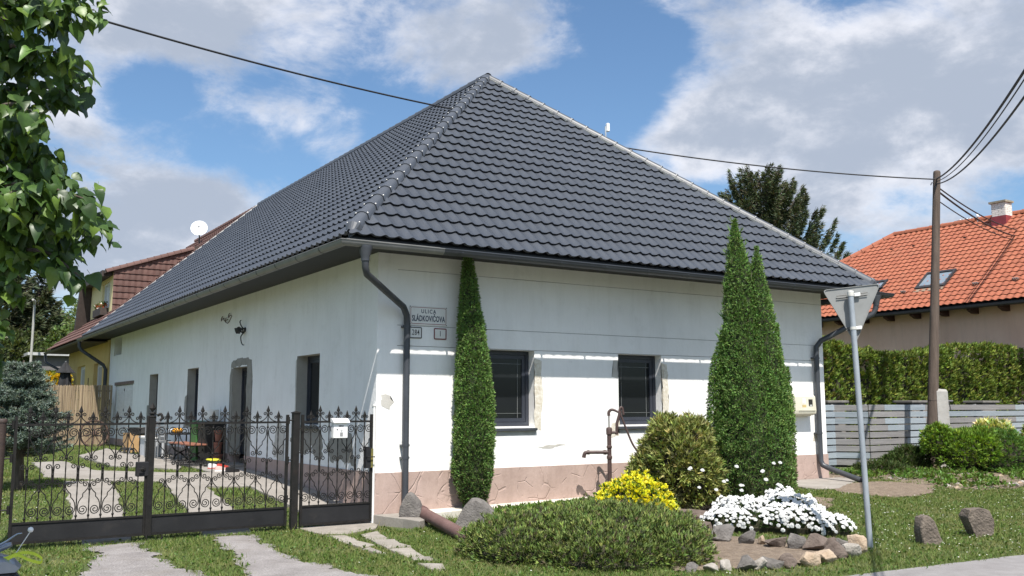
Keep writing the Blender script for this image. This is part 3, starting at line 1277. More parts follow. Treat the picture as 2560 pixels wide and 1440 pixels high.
    P0, P1 = Vector((-EO, -EO, EZ)) + upz, Vector((APX, APY, APZ)) + upz
    d = (P1 - P0).normalized()
    caps(H, P0 + d * 0.22, P1 - d * 0.02, 25, 0.112, cap_m)
    Q0 = Vector((WX + EO, -EO, EZ)) + upz
    d2 = (P1 - Q0).normalized()
    caps(H, Q0 + d2 * 0.22, P1 - d2 * 0.02, 25, 0.112, cap_m)
    caps(H, (APX, YR, APZ + .04), (APX, APY - .05, APZ + .05), 42, 0.11, cap_m, screws=False)
    # pointed start caps
    for Pc, dd in ((P0, d), (Q0, d2)):
        st = MB()
        M_ = along(Pc + dd * 0.24, Pc)
        rg = []
        for x, k in ((-0.02, 1.02), (0.05, 1.02)):
            for i in range(9):
                a = math.pi * i / 8
                rg.append(M_ @ Vector((x, 0.112 * k * math.cos(a), 0.095 * k * math.sin(a) - .05 * (i in (0, 8)))))
        tip = M_ @ Vector((0.27, 0, -0.085))
        vs = rg + [tip]
        fs = [(i, i + 1, i + 10, i + 9) for i in range(8)] + [(9 + i, 10 + i, 18) for i in range(8)] + [(18, 17, 9)]
        st.add(vs, fs)
        st.build('hip_end_cap', cap_m, H)
    # white sealing strip under the right hip caps
    ss = MB()
    nrm = Vector((0, -sF, cF))
    off = Vector((-hl.x, -hl.y, 0)) * 0
    side = d2.cross(nrm).normalized()
    a0 = Q0 - upz + d2 * 0.9 + nrm * 0.03
    for sg in (1,):
        n = 24
        for i in range(n):
            if i in (0, 1, 4, 6):
                pass
            pa = a0.lerp(P1 - upz + nrm * .03, i / n + .004) 
            pb = a0.lerp(P1 - upz + nrm * .03, (i + 1) / n - .004)
            o1, o2 = side * -0.094, side * -0.103
            if (pa + o2).y < pa.y - 5:
                continue
            ss.prism([pa + o1, pb + o1, pb + o2, pa + o2], nrm * 0.045)
    ss.build('sealing_strip', mat('white_sealing', (0.56, 0.54, 0.49), 0.7, var=0.1, scale=6), H)
    # --- gutters
    c0, zr, r0, r1 = 0.095, 3.968, 0.078, 0.070
    prof = [(c0 + r0 * math.cos(a), zr + r0 * math.sin(a)) for a in np.linspace(math.pi, 2 * math.pi, 9)]
    prof += [(c0 + r0 + .010, zr + .002), (c0 + r0 + .010, zr + .012), (c0 + r0, zr + .014), (c0 + r1, zr + .004)]
    prof += [(c0 + r1 * math.cos(a), zr + r1 * math.sin(a)) for a in np.linspace(2 * math.pi, math.pi, 9)]
    prof += [(c0 - r1, zr + 0.048), (c0 - r0, zr + 0.048)]
    go = 0.895
    g = MB()
    g.sweep([(-go, YR + .1), (-go, -go), (0.6, -go)], prof)
    gl = g.build('gutter', gutter_old, H, smooth=40)
    g = MB()
    g.sweep([(0.602, -go), (WX + go, -go), (WX + go, WY)], prof)
    gf = g.build('gutter', gutter_m, H, smooth=40)
    # bracket straps around the gutters
    pb = [(c0 + (r0 + .004) * math.cos(a), zr + (r0 + .004) * math.sin(a)) for a in np.linspace(math.pi, 2 * math.pi, 9)]
    pi_ = [(c0 + (r0 + .0005) * math.cos(a), zr + (r0 + .0005) * math.sin(a)) for a in np.linspace(2 * math.pi, math.pi, 9)]
    for k in range(23):
        y = -0.2 + k * 0.98
        b = MB()
        b.sweep([(-go, y + .03), (-go, y)], pb + pi_)
        b.box((-go - .004, y + .003, zr - .01), (-go + .06, y + .027, zr + .05))
        b.build('gutter_bracket', gutter_m, gl)
    for k in range(12):
        x = 0.9 + k * 0.93
        b = MB()
        b.sweep([(x, -go), (x + .03, -go)], pb + pi_)
        b.box((x + .003, -go - .004, zr - .01), (x + .027, -go + .06, zr + .05))
        b.build('gutter_bracket', gutter_m, gf)
    # --- downpipes
    p = MB()
    p.lathe([(0.10, 0.0), (0.098, -0.05), (0.062, -0.17), (0.062, -0.22)], 12, c=(-0.66, -0.985, zr - 0.05))
    f = p.build('gutter_outlet', gutter_m, H, smooth=40)
    p = MB()
    p.tube([(-0.66, -0.985, zr - .24), (-0.655, -0.98, zr - .36), (-0.61, -0.93, zr - .45), (0.36, -0.17, 3.16), (0.45, -0.105, 3.04), (0.465, -0.09, 2.9), (0.465, -0.09, 2.4), (0.465, -0.09, 1.4), (0.465, -0.09, 0.55), (0.465, -0.09, 0.16)], 0.052, 12)
    dp = p.build('downpipe', gutter_m, H, smooth=50)
    for z in (2.86, 1.02, 0.83):
        q = MB()
        q.tube([(0.465, -0.09, z - .02), (0.465, -0.09, z + .02)], 0.057, 12)
        q.box((0.40, -0.10, z - .012), (0.53, -0.005, z + .012))
        q.build('pipe_clip', gutter_m, dp)
    q = MB()
    q.tube([(0.465, -0.09, 0.2), (0.48, -0.12, 0.09), (0.55, -0.25, 0.02), (0.62, -0.42, -0.03)], 0.05, 10, smooth=3)
    q.build('pipe_elbow', gutter_m, dp, smooth=50)
    p = MB()
    p.lathe([(0.10, 0.0), (0.098, -0.05), (0.062, -0.17), (0.062, -0.22)], 12, c=(10.95, -0.985, zr - 0.05))
    p.build('gutter_outlet', gutter_m, H, smooth=40)
    p = MB()
    p.tube([(10.95, -0.985, zr - .2), (10.94, -0.97, zr - .34), (10.9, -0.93, zr - .44), (10.16, -0.16, 2.98), (10.08, -0.10, 2.85), (10.075, -0.095, 2.7), (10.075, -0.095, 1.6), (10.075, -0.095, 0.62), (10.075, -0.10, 0.47), (10.09, -0.14, 0.39), (10.12, -0.25, 0.34), (10.12, -1.05, 0.13)], 0.056, 12)
    dp = p.build('downpipe', gutter_m, H, smooth=50)
    q = MB()
    q.tube([(10.1201, -1.0505, 0.13), (10.1201, -1.035, 0.134)], 0.058, 12, caps=False)
    q.lathe([(0.045, 0), (0.045, 0.001)], 12, along(Vector((10.12, -1.0515, 0.1297)), Vector((10.12, -1.06, 0.127))) @ Matrix.Rotation(R(90), 4, 'Y'))
    q.build('pipe_mouth', mat('pipe_dark_inside', (0.006, 0.006, 0.007), 0.9), dp)
    q = MB()
    for z in (2.62, 1.05):
        q.tube([(10.075, -0.095, z - .02), (10.075, -0.095, z + .02)], 0.061, 12)
        q.box((10.0, -0.10, z - .012), (10.17, -0.005, z + .012))
    q.build('pipe_clip', gutter_m, dp)
    # --- windows and doors
    win_bars = lambda a, b, c, d: [(a, b, d - 0.125, d - 0.12), (a, b, c + .115, c + .12), (a + .12, a + .125, c, d), (b - .125, b - .12, c, d)]
    for (u0, u1, z0, z1) in fops:
        window(H, u0 + .004, u1 - .004, z0 + .004, z1 - .003, 0.17, FRONT, anth, bars=win_bars(u0 + .1, u1 - .1, z0 + .1, z1 - .1), fw_=0.065)
    for (u0, u1, z0, z1) in (sops[0], sops[2], sops[3]):
        window(H, u0 + .004, u1 - .004, z0 + .004, z1 - .004, 0.2, SIDE, anth, fw_=0.06)
    for (u0, u1, z0, z1) in (sops[0], sops[2], sops[3], sops[1]):
        q = MB()
        zb_ = z0 if z0 > .6 else .6086
        for a, b_, c, d_ in ((u0 + .0005, u0 + .0035, zb_, z1 - .0005), (u1 - .0035, u1 - .0005, zb_, z1 - .0005), (u0 + .0036, u1 - .0036, z1 - .0035, z1 - .0005)):
            pbox(q, a, b_, -.0022, .199, c, d_, SIDE)
        q.build('reveal', mat('reveal_cement', (0.33, 0.315, 0.28), 0.95, base2=(0.42, 0.40, 0.36), scale=3, bump=.3, bscale=40), H)
    # door: dark leaf set back, threshold step
    d_ = MB()
    ring(d_, 6.504, 7.496, 0.432, 2.476, 0.06, 0.2, 0.27, SIDE)
    dr = d_.build('door', anth, H)
    q = MB()
    pbox(q, 6.566, 7.434, 0.222, 0.262, 0.45, 2.412, SIDE)
    q.build('door_leaf', mat('dark_door', (0.022, 0.025, 0.033), 0.4, var=.15), dr)
    q = MB()
    for z0, z1 in ((0.6, 1.2), (1.35, 2.3)):
        pbox(q, 6.68, 7.32, 0.212, 0.2215, z0, z1, SIDE)
    q.build('door_pane', glass, dr)
    q = MB()
    q.tube([(0.215, 6.65, 1.48), (0.17, 6.65, 1.48), (0.17, 6.78, 1.48)], 0.011, 8)
    q.build('door_handle', screw_m, dr)
    q = MB()
    q.box((-0.32, 6.42, 0.1), (0.2, 7.58, 0.425))
    q.build('door_step', mat('courtyard_concrete', (0.4, 0.37, 0.335)), H)
    # shuttered hatch with a brown lintel board
    wood_w = mat('white_painted_wood', (0.60, 0.59, 0.57), 0.75, base2=(0.72, 0.71, 0.69), scale=2, stretch=(1, 1, 6), bump=0.2, bscale=30)
    for a, b in ((18.03, 19.41), (19.44, 20.82)):
        q = MB()
        pbox(q, a, b, 0.03, 0.06, 1.32, 2.34, SIDE)
        sh = q.build('shutter', wood_w, H)
        q = MB()
        pbox(q, a + .1, b - .1, 0.0225, 0.0295, 1.42, 2.24, SIDE)
        q.build('shutter_panel', wood_w, sh)
        q = MB()
        for z in (1.5, 2.15):
            pbox(q, a + .02 if a > 19 else a, (a + .02 if a > 19 else a) + .05, 0.015, 0.0295, z, z + .08, SIDE)
        q.build('hinge', gutter_m, sh)
    q = MB()
    pbox(q, 17.9, 20.95, -0.02, 0.05, 2.362, 2.46, SIDE)
    q.build('lintel_board', mat('brown_board', (0.17, 0.12, 0.10), 0.85, var=.2, scale=5), H)
    q = MB()
    pbox(q, 20.122, 21.398, 0.24, 0.3, 3.382, 3.998, SIDE)
    q.build('niche_back', cement, H)
    # --- bare plaster
    P = lambda o, m, mp=SIDE, **k: patch('plaster_patch', o, mp, m, H, **k)
    P([(7.5, 0.6), (7.5, 2.48), (7.62, 2.49), (7.72, 2.3), (7.68, 1.5), (7.72, 0.6)], cement, rag=.03)
    P([(6.13, 0.6), (6.16, 1.4), (6.12, 2.25), (6.2, 2.6), (6.5, 2.66), (7.2, 2.67), (7.62, 2.6), (7.64, 2.5), (6.5, 2.49), (6.5, 0.6)], cement, rag=.04)
    P([(11.4, 1.27), (11.4, 1.95), (11.55, 1.9), (11.6, 1.6), (11.55, 1.27)], cement, rag=.05)
    P([(15.7, 1.2), (15.7, 1.7), (15.9, 1.68), (15.95, 1.25)], cement, rag=.05)
    P([(10.2, 1.1), (10.2, 1.255), (11.6, 1.255), (11.6, 1.12)], cement, rag=.04)
    P([(8.2, 1.05), (8.25, 1.45), (8.33, 1.62), (8.42, 1.4), (8.4, 1.05)], pale_cement, rag=.05)
    P([(2.1, 0.75), (2.2, 1.25), (3.62, 1.28), (3.7, 1.0), (3.45, 0.9), (3.1, 0.7), (2.7, 0.95), (2.4, 0.72)], cement, rag=.10)
    P([(0.75, 0.63), (0.9, 1.1), (1.2, 1.32), (1.75, 1.22), (1.95, 0.9), (1.7, 0.66), (1.3, 0.74)], cement, rag=.09)
    P([(4.05, 0.63), (4.1, 1.25), (4.45, 1.35), (4.7, 0.9), (4.6, 0.63)], pale_cement, rag=.09)
    P([(1.1, 1.2), (1.2, 1.42), (1.5, 1.4), (1.45, 1.25)], mat('ochre_plaster', (0.48, 0.30, 0.10), 0.95, var=.3, scale=9), rag=.06, proud=0.006)
    P([(3.5, 1.3), (3.5, 2.5), (3.56, 2.45), (3.55, 1.32)], pale_cement, rag=.02)
    for x0 in (2.94, 5.82):
        P([(x0, 1.25), (x0, 2.42), (x0 + .15, 2.4), (x0 + .17, 1.9), (x0 + .13, 1.2)], beige_plaster, FRONT, rag=.035)
    P([(4.63, 2.15), (4.66, 2.45), (4.78, 2.46), (4.78, 2.1)], pale_cement, FRONT, rag=.03)
    P([(4.5, 1.05), (4.6, 1.3), (4.78, 1.33), (4.77, 1.1)], beige_plaster, FRONT, rag=.05)
    P([(0.11, 1.62), (0.13, 1.78), (0.25, 1.80), (0.27, 1.66), (0.2, 1.56)], pale_cement, FRONT, rag=.06)
    P([(9.98, 0.85), (10.0, 1.06), (10.1, 1.1), (10.13, 0.9)], beige_plaster, FRONT, rag=.04)
    P([(3.0, 0.93), (3.25, 0.97), (3.6, 0.95), (3.3, 0.91)], pale_cement, FRONT, rag=.03)
    # strip of cement under the first window sill
    P([(1.85, 1.13), (1.86, 1.225), (2.98, 1.225), (2.95, 1.14)], pale_cement, FRONT, rag=.012)
    P([(4.75, 1.14), (4.75, 1.225), (5.86, 1.225), (5.84, 1.15)], pale_cement, FRONT, rag=.012)
    # white pipe at the corner by the gate
    q = MB()
    q.box((-0.05, -0.012, -0.13), (-0.016, 0.05, 1.62))
    q.box((-0.056, -0.02, 1.62), (-0.006, 0.06, 1.66))
    q.build('corner_post', mat('white_post', (0.72, 0.71, 0.69), 0.8, var=.08, scale=5), H)


build_house()
# ---------------------------------------------------------------- wrought iron gate
iron = mat('black_iron', (0.008, 0.0075, 0.007), 0.6, base2=(0.017, 0.015, 0.0135), scale=14, bump=0.25, bscale=80,
           stain=((0.05, 0.026, 0.017), 6, 0.6, 0.8, 0.4), spec=0.3)
iron_plate = mat('black_iron_plate', (0.012, 0.012, 0.0135), 0.65, base2=(0.019, 0.019, 0.0205), scale=3, bump=0.15, bscale=30,
                 stain=((0.06, 0.052, 0.044), 2.5, 0.58, 0.85, 0.5), spec=0.3)


def spiral(cx, cz, r0, r1, a0, turns, n=12, flip=1):
    """from the eye outwards"""
    pts = []
    m = int(n * turns)
    for i in range(m + 1):
        t = i / m
        a = a0 + flip * 2 * math.pi * turns * t
        r_ = r0 + (r1 - r0) * t
        pts.append((cx + r_ * math.cos(a), cz + r_ * math.sin(a)))
    return pts


def scroll_mesh(pts, rad=0.0068, name='scroll', seg=5):
    mb = MB()
    mb.tube([(x, 0, z) for x, z in pts], rad, seg)
    return mb.mesh(name, iron, smooth=50)


def bar_mesh(z0, z1, collars):
    mb = MB()
    n = int((z1 - z0) / 0.03)
    zs = np.linspace(z0, z1, n)
    rads = [0.0082 + 0.0014 * math.sin(i * 1.9) for i in range(n)]
    mb.tube([(0, 0, z) for z in zs], rads, 6)
    for z in collars:
        mb.lathe([(0.009, -0.016), (0.0155, -0.010), (0.0165, 0), (0.0155, 0.010), (0.009, 0.016)], 8, c=(0, 0, z))
    return mb.mesh('bar', iron, smooth=40)


def finial_mesh(big=1.0):
    mb = MB()
    k = big
    mb.lathe([(0.008, -0.05 * k), (0.016, -0.043 * k), (0.008, -0.035 * k), (0.0075, -0.015 * k)], 8)
    w, d = 0.029 * k, 0.011 * k
    vs = [(0, 0, -0.018 * k), (w, 0, 0.018 * k), (0, d, 0.018 * k), (-w, 0, 0.018 * k), (0, -d, 0.018 * k), (0, 0, 0.098 * k)]
    mb.add(vs, [(0, 2, 1), (0, 3, 2), (0, 4, 3), (0, 1, 4), (5, 1, 2), (5, 2, 3), (5, 3, 4), (5, 4, 1)])
    return mb.mesh('spearhead', iron)


ZR, ZK = 1.393, 0.185              # rail, top of the kick plate


def elem_top(s):
    """hanging S scroll between a short bar (x=0) and the tall bar beside it (x=s)"""
    p = spiral(s * 0.50, ZR - 0.110, 0.010, 0.058, 1.75 + 2 * math.pi * 1.6, 1.6, 14, -1)
    q = [(s * 0.66, ZR - 0.062), (s * 0.84, ZR - 0.095), (s * 0.90, ZR - 0.15), (s * 0.82, ZR - 0.21), (s * 0.66, ZR - 0.25), (s * 0.53, ZR - 0.272), (s * 0.51, ZR - 0.312), (s * 0.34, ZR - 0.338), (s * 0.14, ZR - 0.378), (s * 0.085, ZR - 0.41)]
    e = spiral(0.050, ZR - 0.428, 0.008, 0.036, math.pi + 2 * math.pi * 1.35, 1.35, 11, -1)
    return p[:-1] + [(v.x, v.z) for v in catmull([(a, 0, b) for a, b in [p[-1]] + q + [e[-1]]], 3)] + e[::-1][1:]


def build_gate():
    tall = bar_mesh(ZK, 1.60, (ZR - 0.07, 0.835, 0.76, 0.23))
    short = bar_mesh(ZK, 1.49, (ZR - 0.07, 0.97, 0.56, 0.23))
    fin_t, fin_s = finial_mesh(1.0), finial_mesh(0.92)
    cache = {}

    def scrolls(s):
        k = round(s, 3)
        if k in cache:
            return cache[k]
        top = elem_top(s)
        mid = spiral(0.052, 0.858, 0.008, 0.037, math.pi - 2 * math.pi * 1.3, 1.3, 11, 1)
        lo = spiral(0.052, 0.672, 0.008, 0.037, math.pi + 2 * math.pi * 1.3, 1.3, 11, -1)
        midp = mid + [(0.0125, 0.825), (0.010, 0.795), (0.010, 0.735), (0.0125, 0.705)] + lo[::-1]
        ct = spiral(0.042, 1.515, 0.006, 0.027, math.pi + .2 - 2 * math.pi * 1.25, 1.25, 11, 1)
        crest_t = ct + [(v.x, v.z) for v in catmull([(0.0135, 0, 1.50), (0.014, 0, 1.485), (0.030, 0, 1.455), (s * .5, 0, 1.418), (s * .78, 0, ZR + .012)], 3)]
        cs = spiral(0.038, 1.462, 0.006, 0.025, math.pi + .2 - 2 * math.pi * 1.25, 1.25, 11, 1)
        crest_s = cs + [(0.0115, 1.445), (0.010, 1.42), (0.014, ZR + 0.01)]
        bottom = [(x, ZK + ZR - z + 0.012) for x, z in top]
        d = dict(top=scroll_mesh(top), mid=scroll_mesh(midp), crest_t=scroll_mesh(crest_t), crest_s=scroll_mesh(crest_s), bottom=scroll_mesh(bottom))
        cache[k] = d
        return d

    def leaf(name, label, x0, x1, first, s, n, first_tall, group, zb=-0.075, stile=(0.022, 0.022), crest_end=True):
        t = thing(name, label, 'gate', (x0, 0, zb), group)
        f = MB()
        f.box((x0, -stile[0], zb), (x0 + 0.035, stile[0], 1.50))
        f.box((x1 - 0.035, -stile[1], zb), (x1, stile[1], 1.50))
        f.box((x0 + .035, -0.017, ZR - 0.014), (x1 - .035, 0.017, ZR + 0.014))
        f.box((x0 + .035, -0.017, zb), (x1 - .035, 0.017, zb + 0.03))
        f.box((x0 + .035, -0.018, ZK - 0.02), (x1 - .035, 0.018, ZK + 0.004))
        f.build('frame', iron, t)
        k = MB()
        k.box((x0 + .036, -0.006, zb + .031), (x1 - .036, 0.006, ZK - .021))
        k.build('kick_plate', iron_plate, t)
        sc = scrolls(s)
        F = Matrix.Scale(-1, 4, (1, 0, 0))
        for i in range(n):
            x = first + i * s
            is_t = (i % 2 == 0) == first_tall
            b = put('bar', tall if is_t else short, t, T(x, 0, 0))
            fo = bpy.data.objects.new('spearhead', fin_t if is_t else fin_s)
            COL.objects.link(fo)
            fo.parent = b
            fo.location = (0, 0, 1.595 - .055 if is_t else 1.53 - .055)
            for sg in (1, -1):
                xn = x + sg * s
                if xn < x0 - 0.03 or xn > x1 + 0.03:
                    room = False
                else:
                    room = True
                M_ = T(x, 0, 0) @ (F if sg < 0 else Matrix.Identity(4))
                if is_t:
                    if room:
                        put('scroll', sc['crest_t'], t, M_)
                        put('scroll', sc['mid'], t, M_)
                else:
                    put('scroll', sc['crest_s'], t, M_)
                    if room:
                        put('scroll', sc['top'], t, M_)
                        put('scroll', sc['bottom'], t, M_)
        return t

    g1 = leaf('driveway_gate_leaf', 'left leaf of the black wrought iron driveway gate, with the lock box', -4.94, -3.32, -4.77, 0.148, 10, True, 'leaves of the driveway gate')
    q = MB()
    q.cbox((-3.47, -0.045, 0.70), (-3.31, 0.045, 0.89), 0.008)
    lb = q.build('lock_box', iron_plate, g1)
    q = MB()
    q.lathe([(0.032, -0.052), (0.032, -0.046)], 14, Matrix.Identity(4))
    M_ = T(-3.385, -0.0, 0.80) @ Matrix.Rotation(R(90), 4, 'X')
    q = MB()
    q.lathe([(0.022, 0.046), (0.034, 0.047), (0.034, 0.053), (0.022, 0.056)], 14, M_)
    q.tube([(-3.385, -0.05, 0.80), (-3.385, -0.085, 0.80)], 0.008, 8)
    q.tube([(-3.385, -0.085, 0.80), (-3.45, -0.085, 0.795)], 0.009, 8)
    q.build('door_handle', iron, lb)
    g2 = leaf('driveway_gate_leaf', 'right leaf of the black wrought iron driveway gate, with the tall spear post', -3.315, -1.385, -3.087, 0.1548, 11, False, 'leaves of the driveway gate')
    q = MB()
    q.box((-3.33, -0.042, -0.08), (-3.25, 0.042, 1.47))
    q.lathe([(0.045, 1.47), (0.05, 1.485), (0.03, 1.50), (0.03, 1.515), (0.046, 1.53), (0.03, 1.545)], 10, c=(-3.29, 0, 0))
    q.add([(-3.29, 0, 1.54), (-3.245, 0, 1.60), (-3.29, 0.02, 1.60), (-3.335, 0, 1.60), (-3.29, -0.02, 1.60), (-3.29, 0, 1.675)],
          [(0, 2, 1), (0, 3, 2), (0, 4, 3), (0, 1, 4), (5, 1, 2), (5, 2, 3), (5, 3, 4), (5, 4, 1)])
    q.build('meeting_post', iron, g2)
    q = MB()
    q.tube([(-3.23, -0.02, 1.50), (-3.19, -0.04, 1.52), (-3.17, -0.05, 1.47), (-3.2, -0.05, 1.43)], 0.018, 8, smooth=3)
    q.build('latch', iron, g2)
    q = MB()
    q.tube([(-3.30, -0.05, -0.06), (-3.30, -0.055, -0.125), (-3.12, -0.06, -0.125), (-3.12, -0.05, -0.07)], 0.008, 7, smooth=2)
    q.build('drop_bolt', iron, g2)
    g3 = leaf('garden_gate', 'narrow black wrought iron foot gate beside the house corner', -1.19, -0.058, -1.045, 0.1425, 7, False, None, zb=-0.10)
    q = MB()
    q.box((-0.175, -0.05, 0.69), (-0.095, 0.05, 1.01))
    lk = q.build('lock_box', iron_plate, g3)
    q = MB()
    q.box((-0.098, -0.056, 0.70), (-0.062, -0.02, 0.98))
    q.build('lock_cover', mat('mossy_yellow_cover', (0.22, 0.17, 0.03), 0.8, base2=(0.10, 0.10, 0.03), scale=18), lk)
    q = MB()
    q.tube([(-0.17, -0.055, 0.86), (-0.17, -0.09, 0.86), (-0.05, -0.09, 0.86)], 0.008, 7)
    q.build('door_handle', iron, lk)
    # posts
    rusty = mat('rusty_brown_iron', (0.030, 0.019, 0.016), 0.65, base2=(0.055, 0.033, 0.026), scale=8, bump=0.3, bscale=60)
    t = thing('gate_post', 'square black iron gate post between the driveway gate and the foot gate', 'post', (-1.275, 0, -0.15))
    q = MB()
    q.box((-1.325, -0.045, -0.3), (-1.23, 0.045, 1.52))
    q.build('shaft', iron, t)
    q = MB()
    q.box((-1.335, -0.055, 1.5205), (-1.22, 0.055, 1.535))
    q.add([(-1.335, -0.055, 1.535), (-1.22, -0.055, 1.535), (-1.22, 0.055, 1.535), (-1.335, 0.055, 1.535), (-1.277, 0, 1.555)], [(0, 1, 4), (1, 2, 4), (2, 3, 4), (3, 0, 4)])
    q.build('cap', iron, t)
    for z in (0.30, 0.85, 1.42):
        q = MB()
        q.tube([(-1.375, -0.02, z), (-1.325, -0.02, z)], 0.010, 7)
        q.tube([(-1.395, -0.02, z - 0.05), (-1.395, -0.02, z + 0.05)], 0.021, 9)
        q.build('hinge', iron, t)
    for z in (0.36, 0.95, 1.30):
        q = MB()
        q.tube([(-1.23, -0.02, z), (-1.195, -0.02, z)], 0.010, 7)
        q.tube([(-1.183, -0.02, z - 0.045), (-1.183, -0.02, z + 0.045)], 0.02, 9)
        q.build('hinge', iron, t)
    t = thing('gate_post', 'round rusty brown pipe post at the far left end of the gate', 'post', (-5.08, 0.0, -0.15))
    q = MB()
    q.tube([(-5.09, 0, -0.4), (-5.085, 0, 1.44)], 0.058, 14)
    q.build('shaft', rusty, t, smooth=50)
    q = MB()
    q.lathe([(0.064, 1.425), (0.066, 1.46), (0.05, 1.475)], 14, c=(-5.085, 0, 0))
    q.build('cap', rusty, t, smooth=50)
    for z in (0.35, 0.98, 1.40):
        q = MB()
        q.tube([(-5.04, -0.02, z), (-4.94, -0.02, z)], 0.010, 7)
        q.tube([(-4.955, -0.022, z - 0.05), (-4.955, -0.022, z + 0.05)], 0.02, 9)
        q.build('hinge', iron, t)
    # mailbox hanging on the foot gate
    wp = mat('white_enamel', (0.80, 0.80, 0.79), 0.35, var=0.03, scale=4)
    t = thing('mailbox', 'white metal mailbox hanging on the foot gate', 'mailbox', (-0.62, -0.06, 1.15))
    q = MB()
    q.cbox((-0.735, -0.12, 1.15), (-0.51, -0.022, 1.385), 0.008)
    q.build('box', wp, t)
    q = MB()
    q.prism([(-0.75, -0.155, 1.378), (-0.75, -0.15, 1.395), (-0.75, -0.085, 1.437), (-0.75, -0.022, 1.445), (-0.75, -0.022, 1.388)], (0.255, 0, 0))
    q.build('lid', wp, t)
    dk = mat('dark_print', (0.05, 0.05, 0.055), 0.6)
    q = MB()
    for i, (a, b) in enumerate(((-0.655, -0.642), (-0.638, -0.622), (-0.616, -0.604), (-0.597, -0.583))):
        q.box((a, -0.1225, 1.318), (b, -0.1205, 1.340))
    q.build('name_strip', dk, t)
    q = MB()
    q.lathe([(0.009, 0.12), (0.009, 0.126)], 10, T(-0.68, 0, 1.28) @ Matrix.Rotation(R(90), 4, 'X'))
    q.build('keyhole', dk, t)
    q = MB()
    M_ = T(-0.612, 0, 1.262) @ Matrix.Rotation(R(90), 4, 'X')
    q.lathe([(0.018, 0.1205), (0.018, 0.1225)], 14, M_)
    q.build('bell_ring', mat('grey_print', (0.45, 0.45, 0.45), 0.6), t)
    q = MB()
    q.box((-0.635, -0.124, 1.18), (-0.59, -0.1205, 1.236))
    q.build('bell_push', mat('mid_grey_plastic', (0.25, 0.25, 0.25), 0.5), t)


build_gate()


# ---------------------------------------------------------------- writing
def text_mesh(name, body, size, m, M, parent, xs=1.0, spacing=1.0, bold=0.0):
    cu = bpy.data.curves.new(name, 'FONT')
    cu.body = body
    cu.size = size
    cu.align_x = 'CENTER'
    cu.align_y = 'CENTER'
    cu.space_character = spacing
    cu.extrude = 0.0008
    cu.offset = bold
    cu.resolution_u = 3
    o = bpy.data.objects.new(name, cu)
    COL.objects.link(o)
    bpy.context.view_layer.update()
    dg = bpy.context.evaluated_depsgraph_get()
    me = bpy.data.meshes.new_from_object(o.evaluated_get(dg))
    bpy.data.objects.remove(o)
    me.transform(M @ Matrix.Diagonal((xs, 1, 1, 1)))
    me.materials.clear()
    me.materials.append(m)
    me.name = name
    return link(bpy.data.objects.new(name, me), parent)


def rrect(x0, x1, z0, z1, r_, n=4):
    pts = []
    for cx, cz, a0 in ((x1 - r_, z0 + r_, -90), (x1 - r_, z1 - r_, 0), (x0 + r_, z1 - r_, 90), (x0 + r_, z0 + r_, 180)):
        for i in range(n + 1):
            a = R(a0 + 90 * i / n)
            pts.append((cx + r_ * math.cos(a), cz + r_ * math.sin(a)))
    return pts


def plate(t, x0, x1, z0, z1, y, border_m, face_m, inset, bw, rad):
    q = MB()
    q.prism([(a, y, b) for a, b in rrect(x0, x1, z0, z1, 0.012)], (0, -0.006, 0))
    q.build('plate', face_m, t)
    q = MB()
    o = rrect(x0 + inset, x1 - inset, z0 + inset, z1 - inset, rad)
    i = rrect(x0 + inset + bw, x1 - inset - bw, z0 + inset + bw, z1 - inset - bw, max(0.004, rad - bw))
    n = len(o)
    vs = [(a, y - 0.0075, b) for a, b in o] + [(a, y - 0.0075, b) for a, b in i] + [(a, y - 0.004, b) for a, b in o] + [(a, y - 0.004, b) for a, b in i]
    fs = []
    for k in range(n):
        j = (k + 1) % n
        fs += [(k, j, n + j, n + k), (k, j, 2 * n + j, 2 * n + k), (n + k, n + j, 3 * n + j, 3 * n + k)]
    q.add(vs, fs)
    q.build('border', border_m, t)


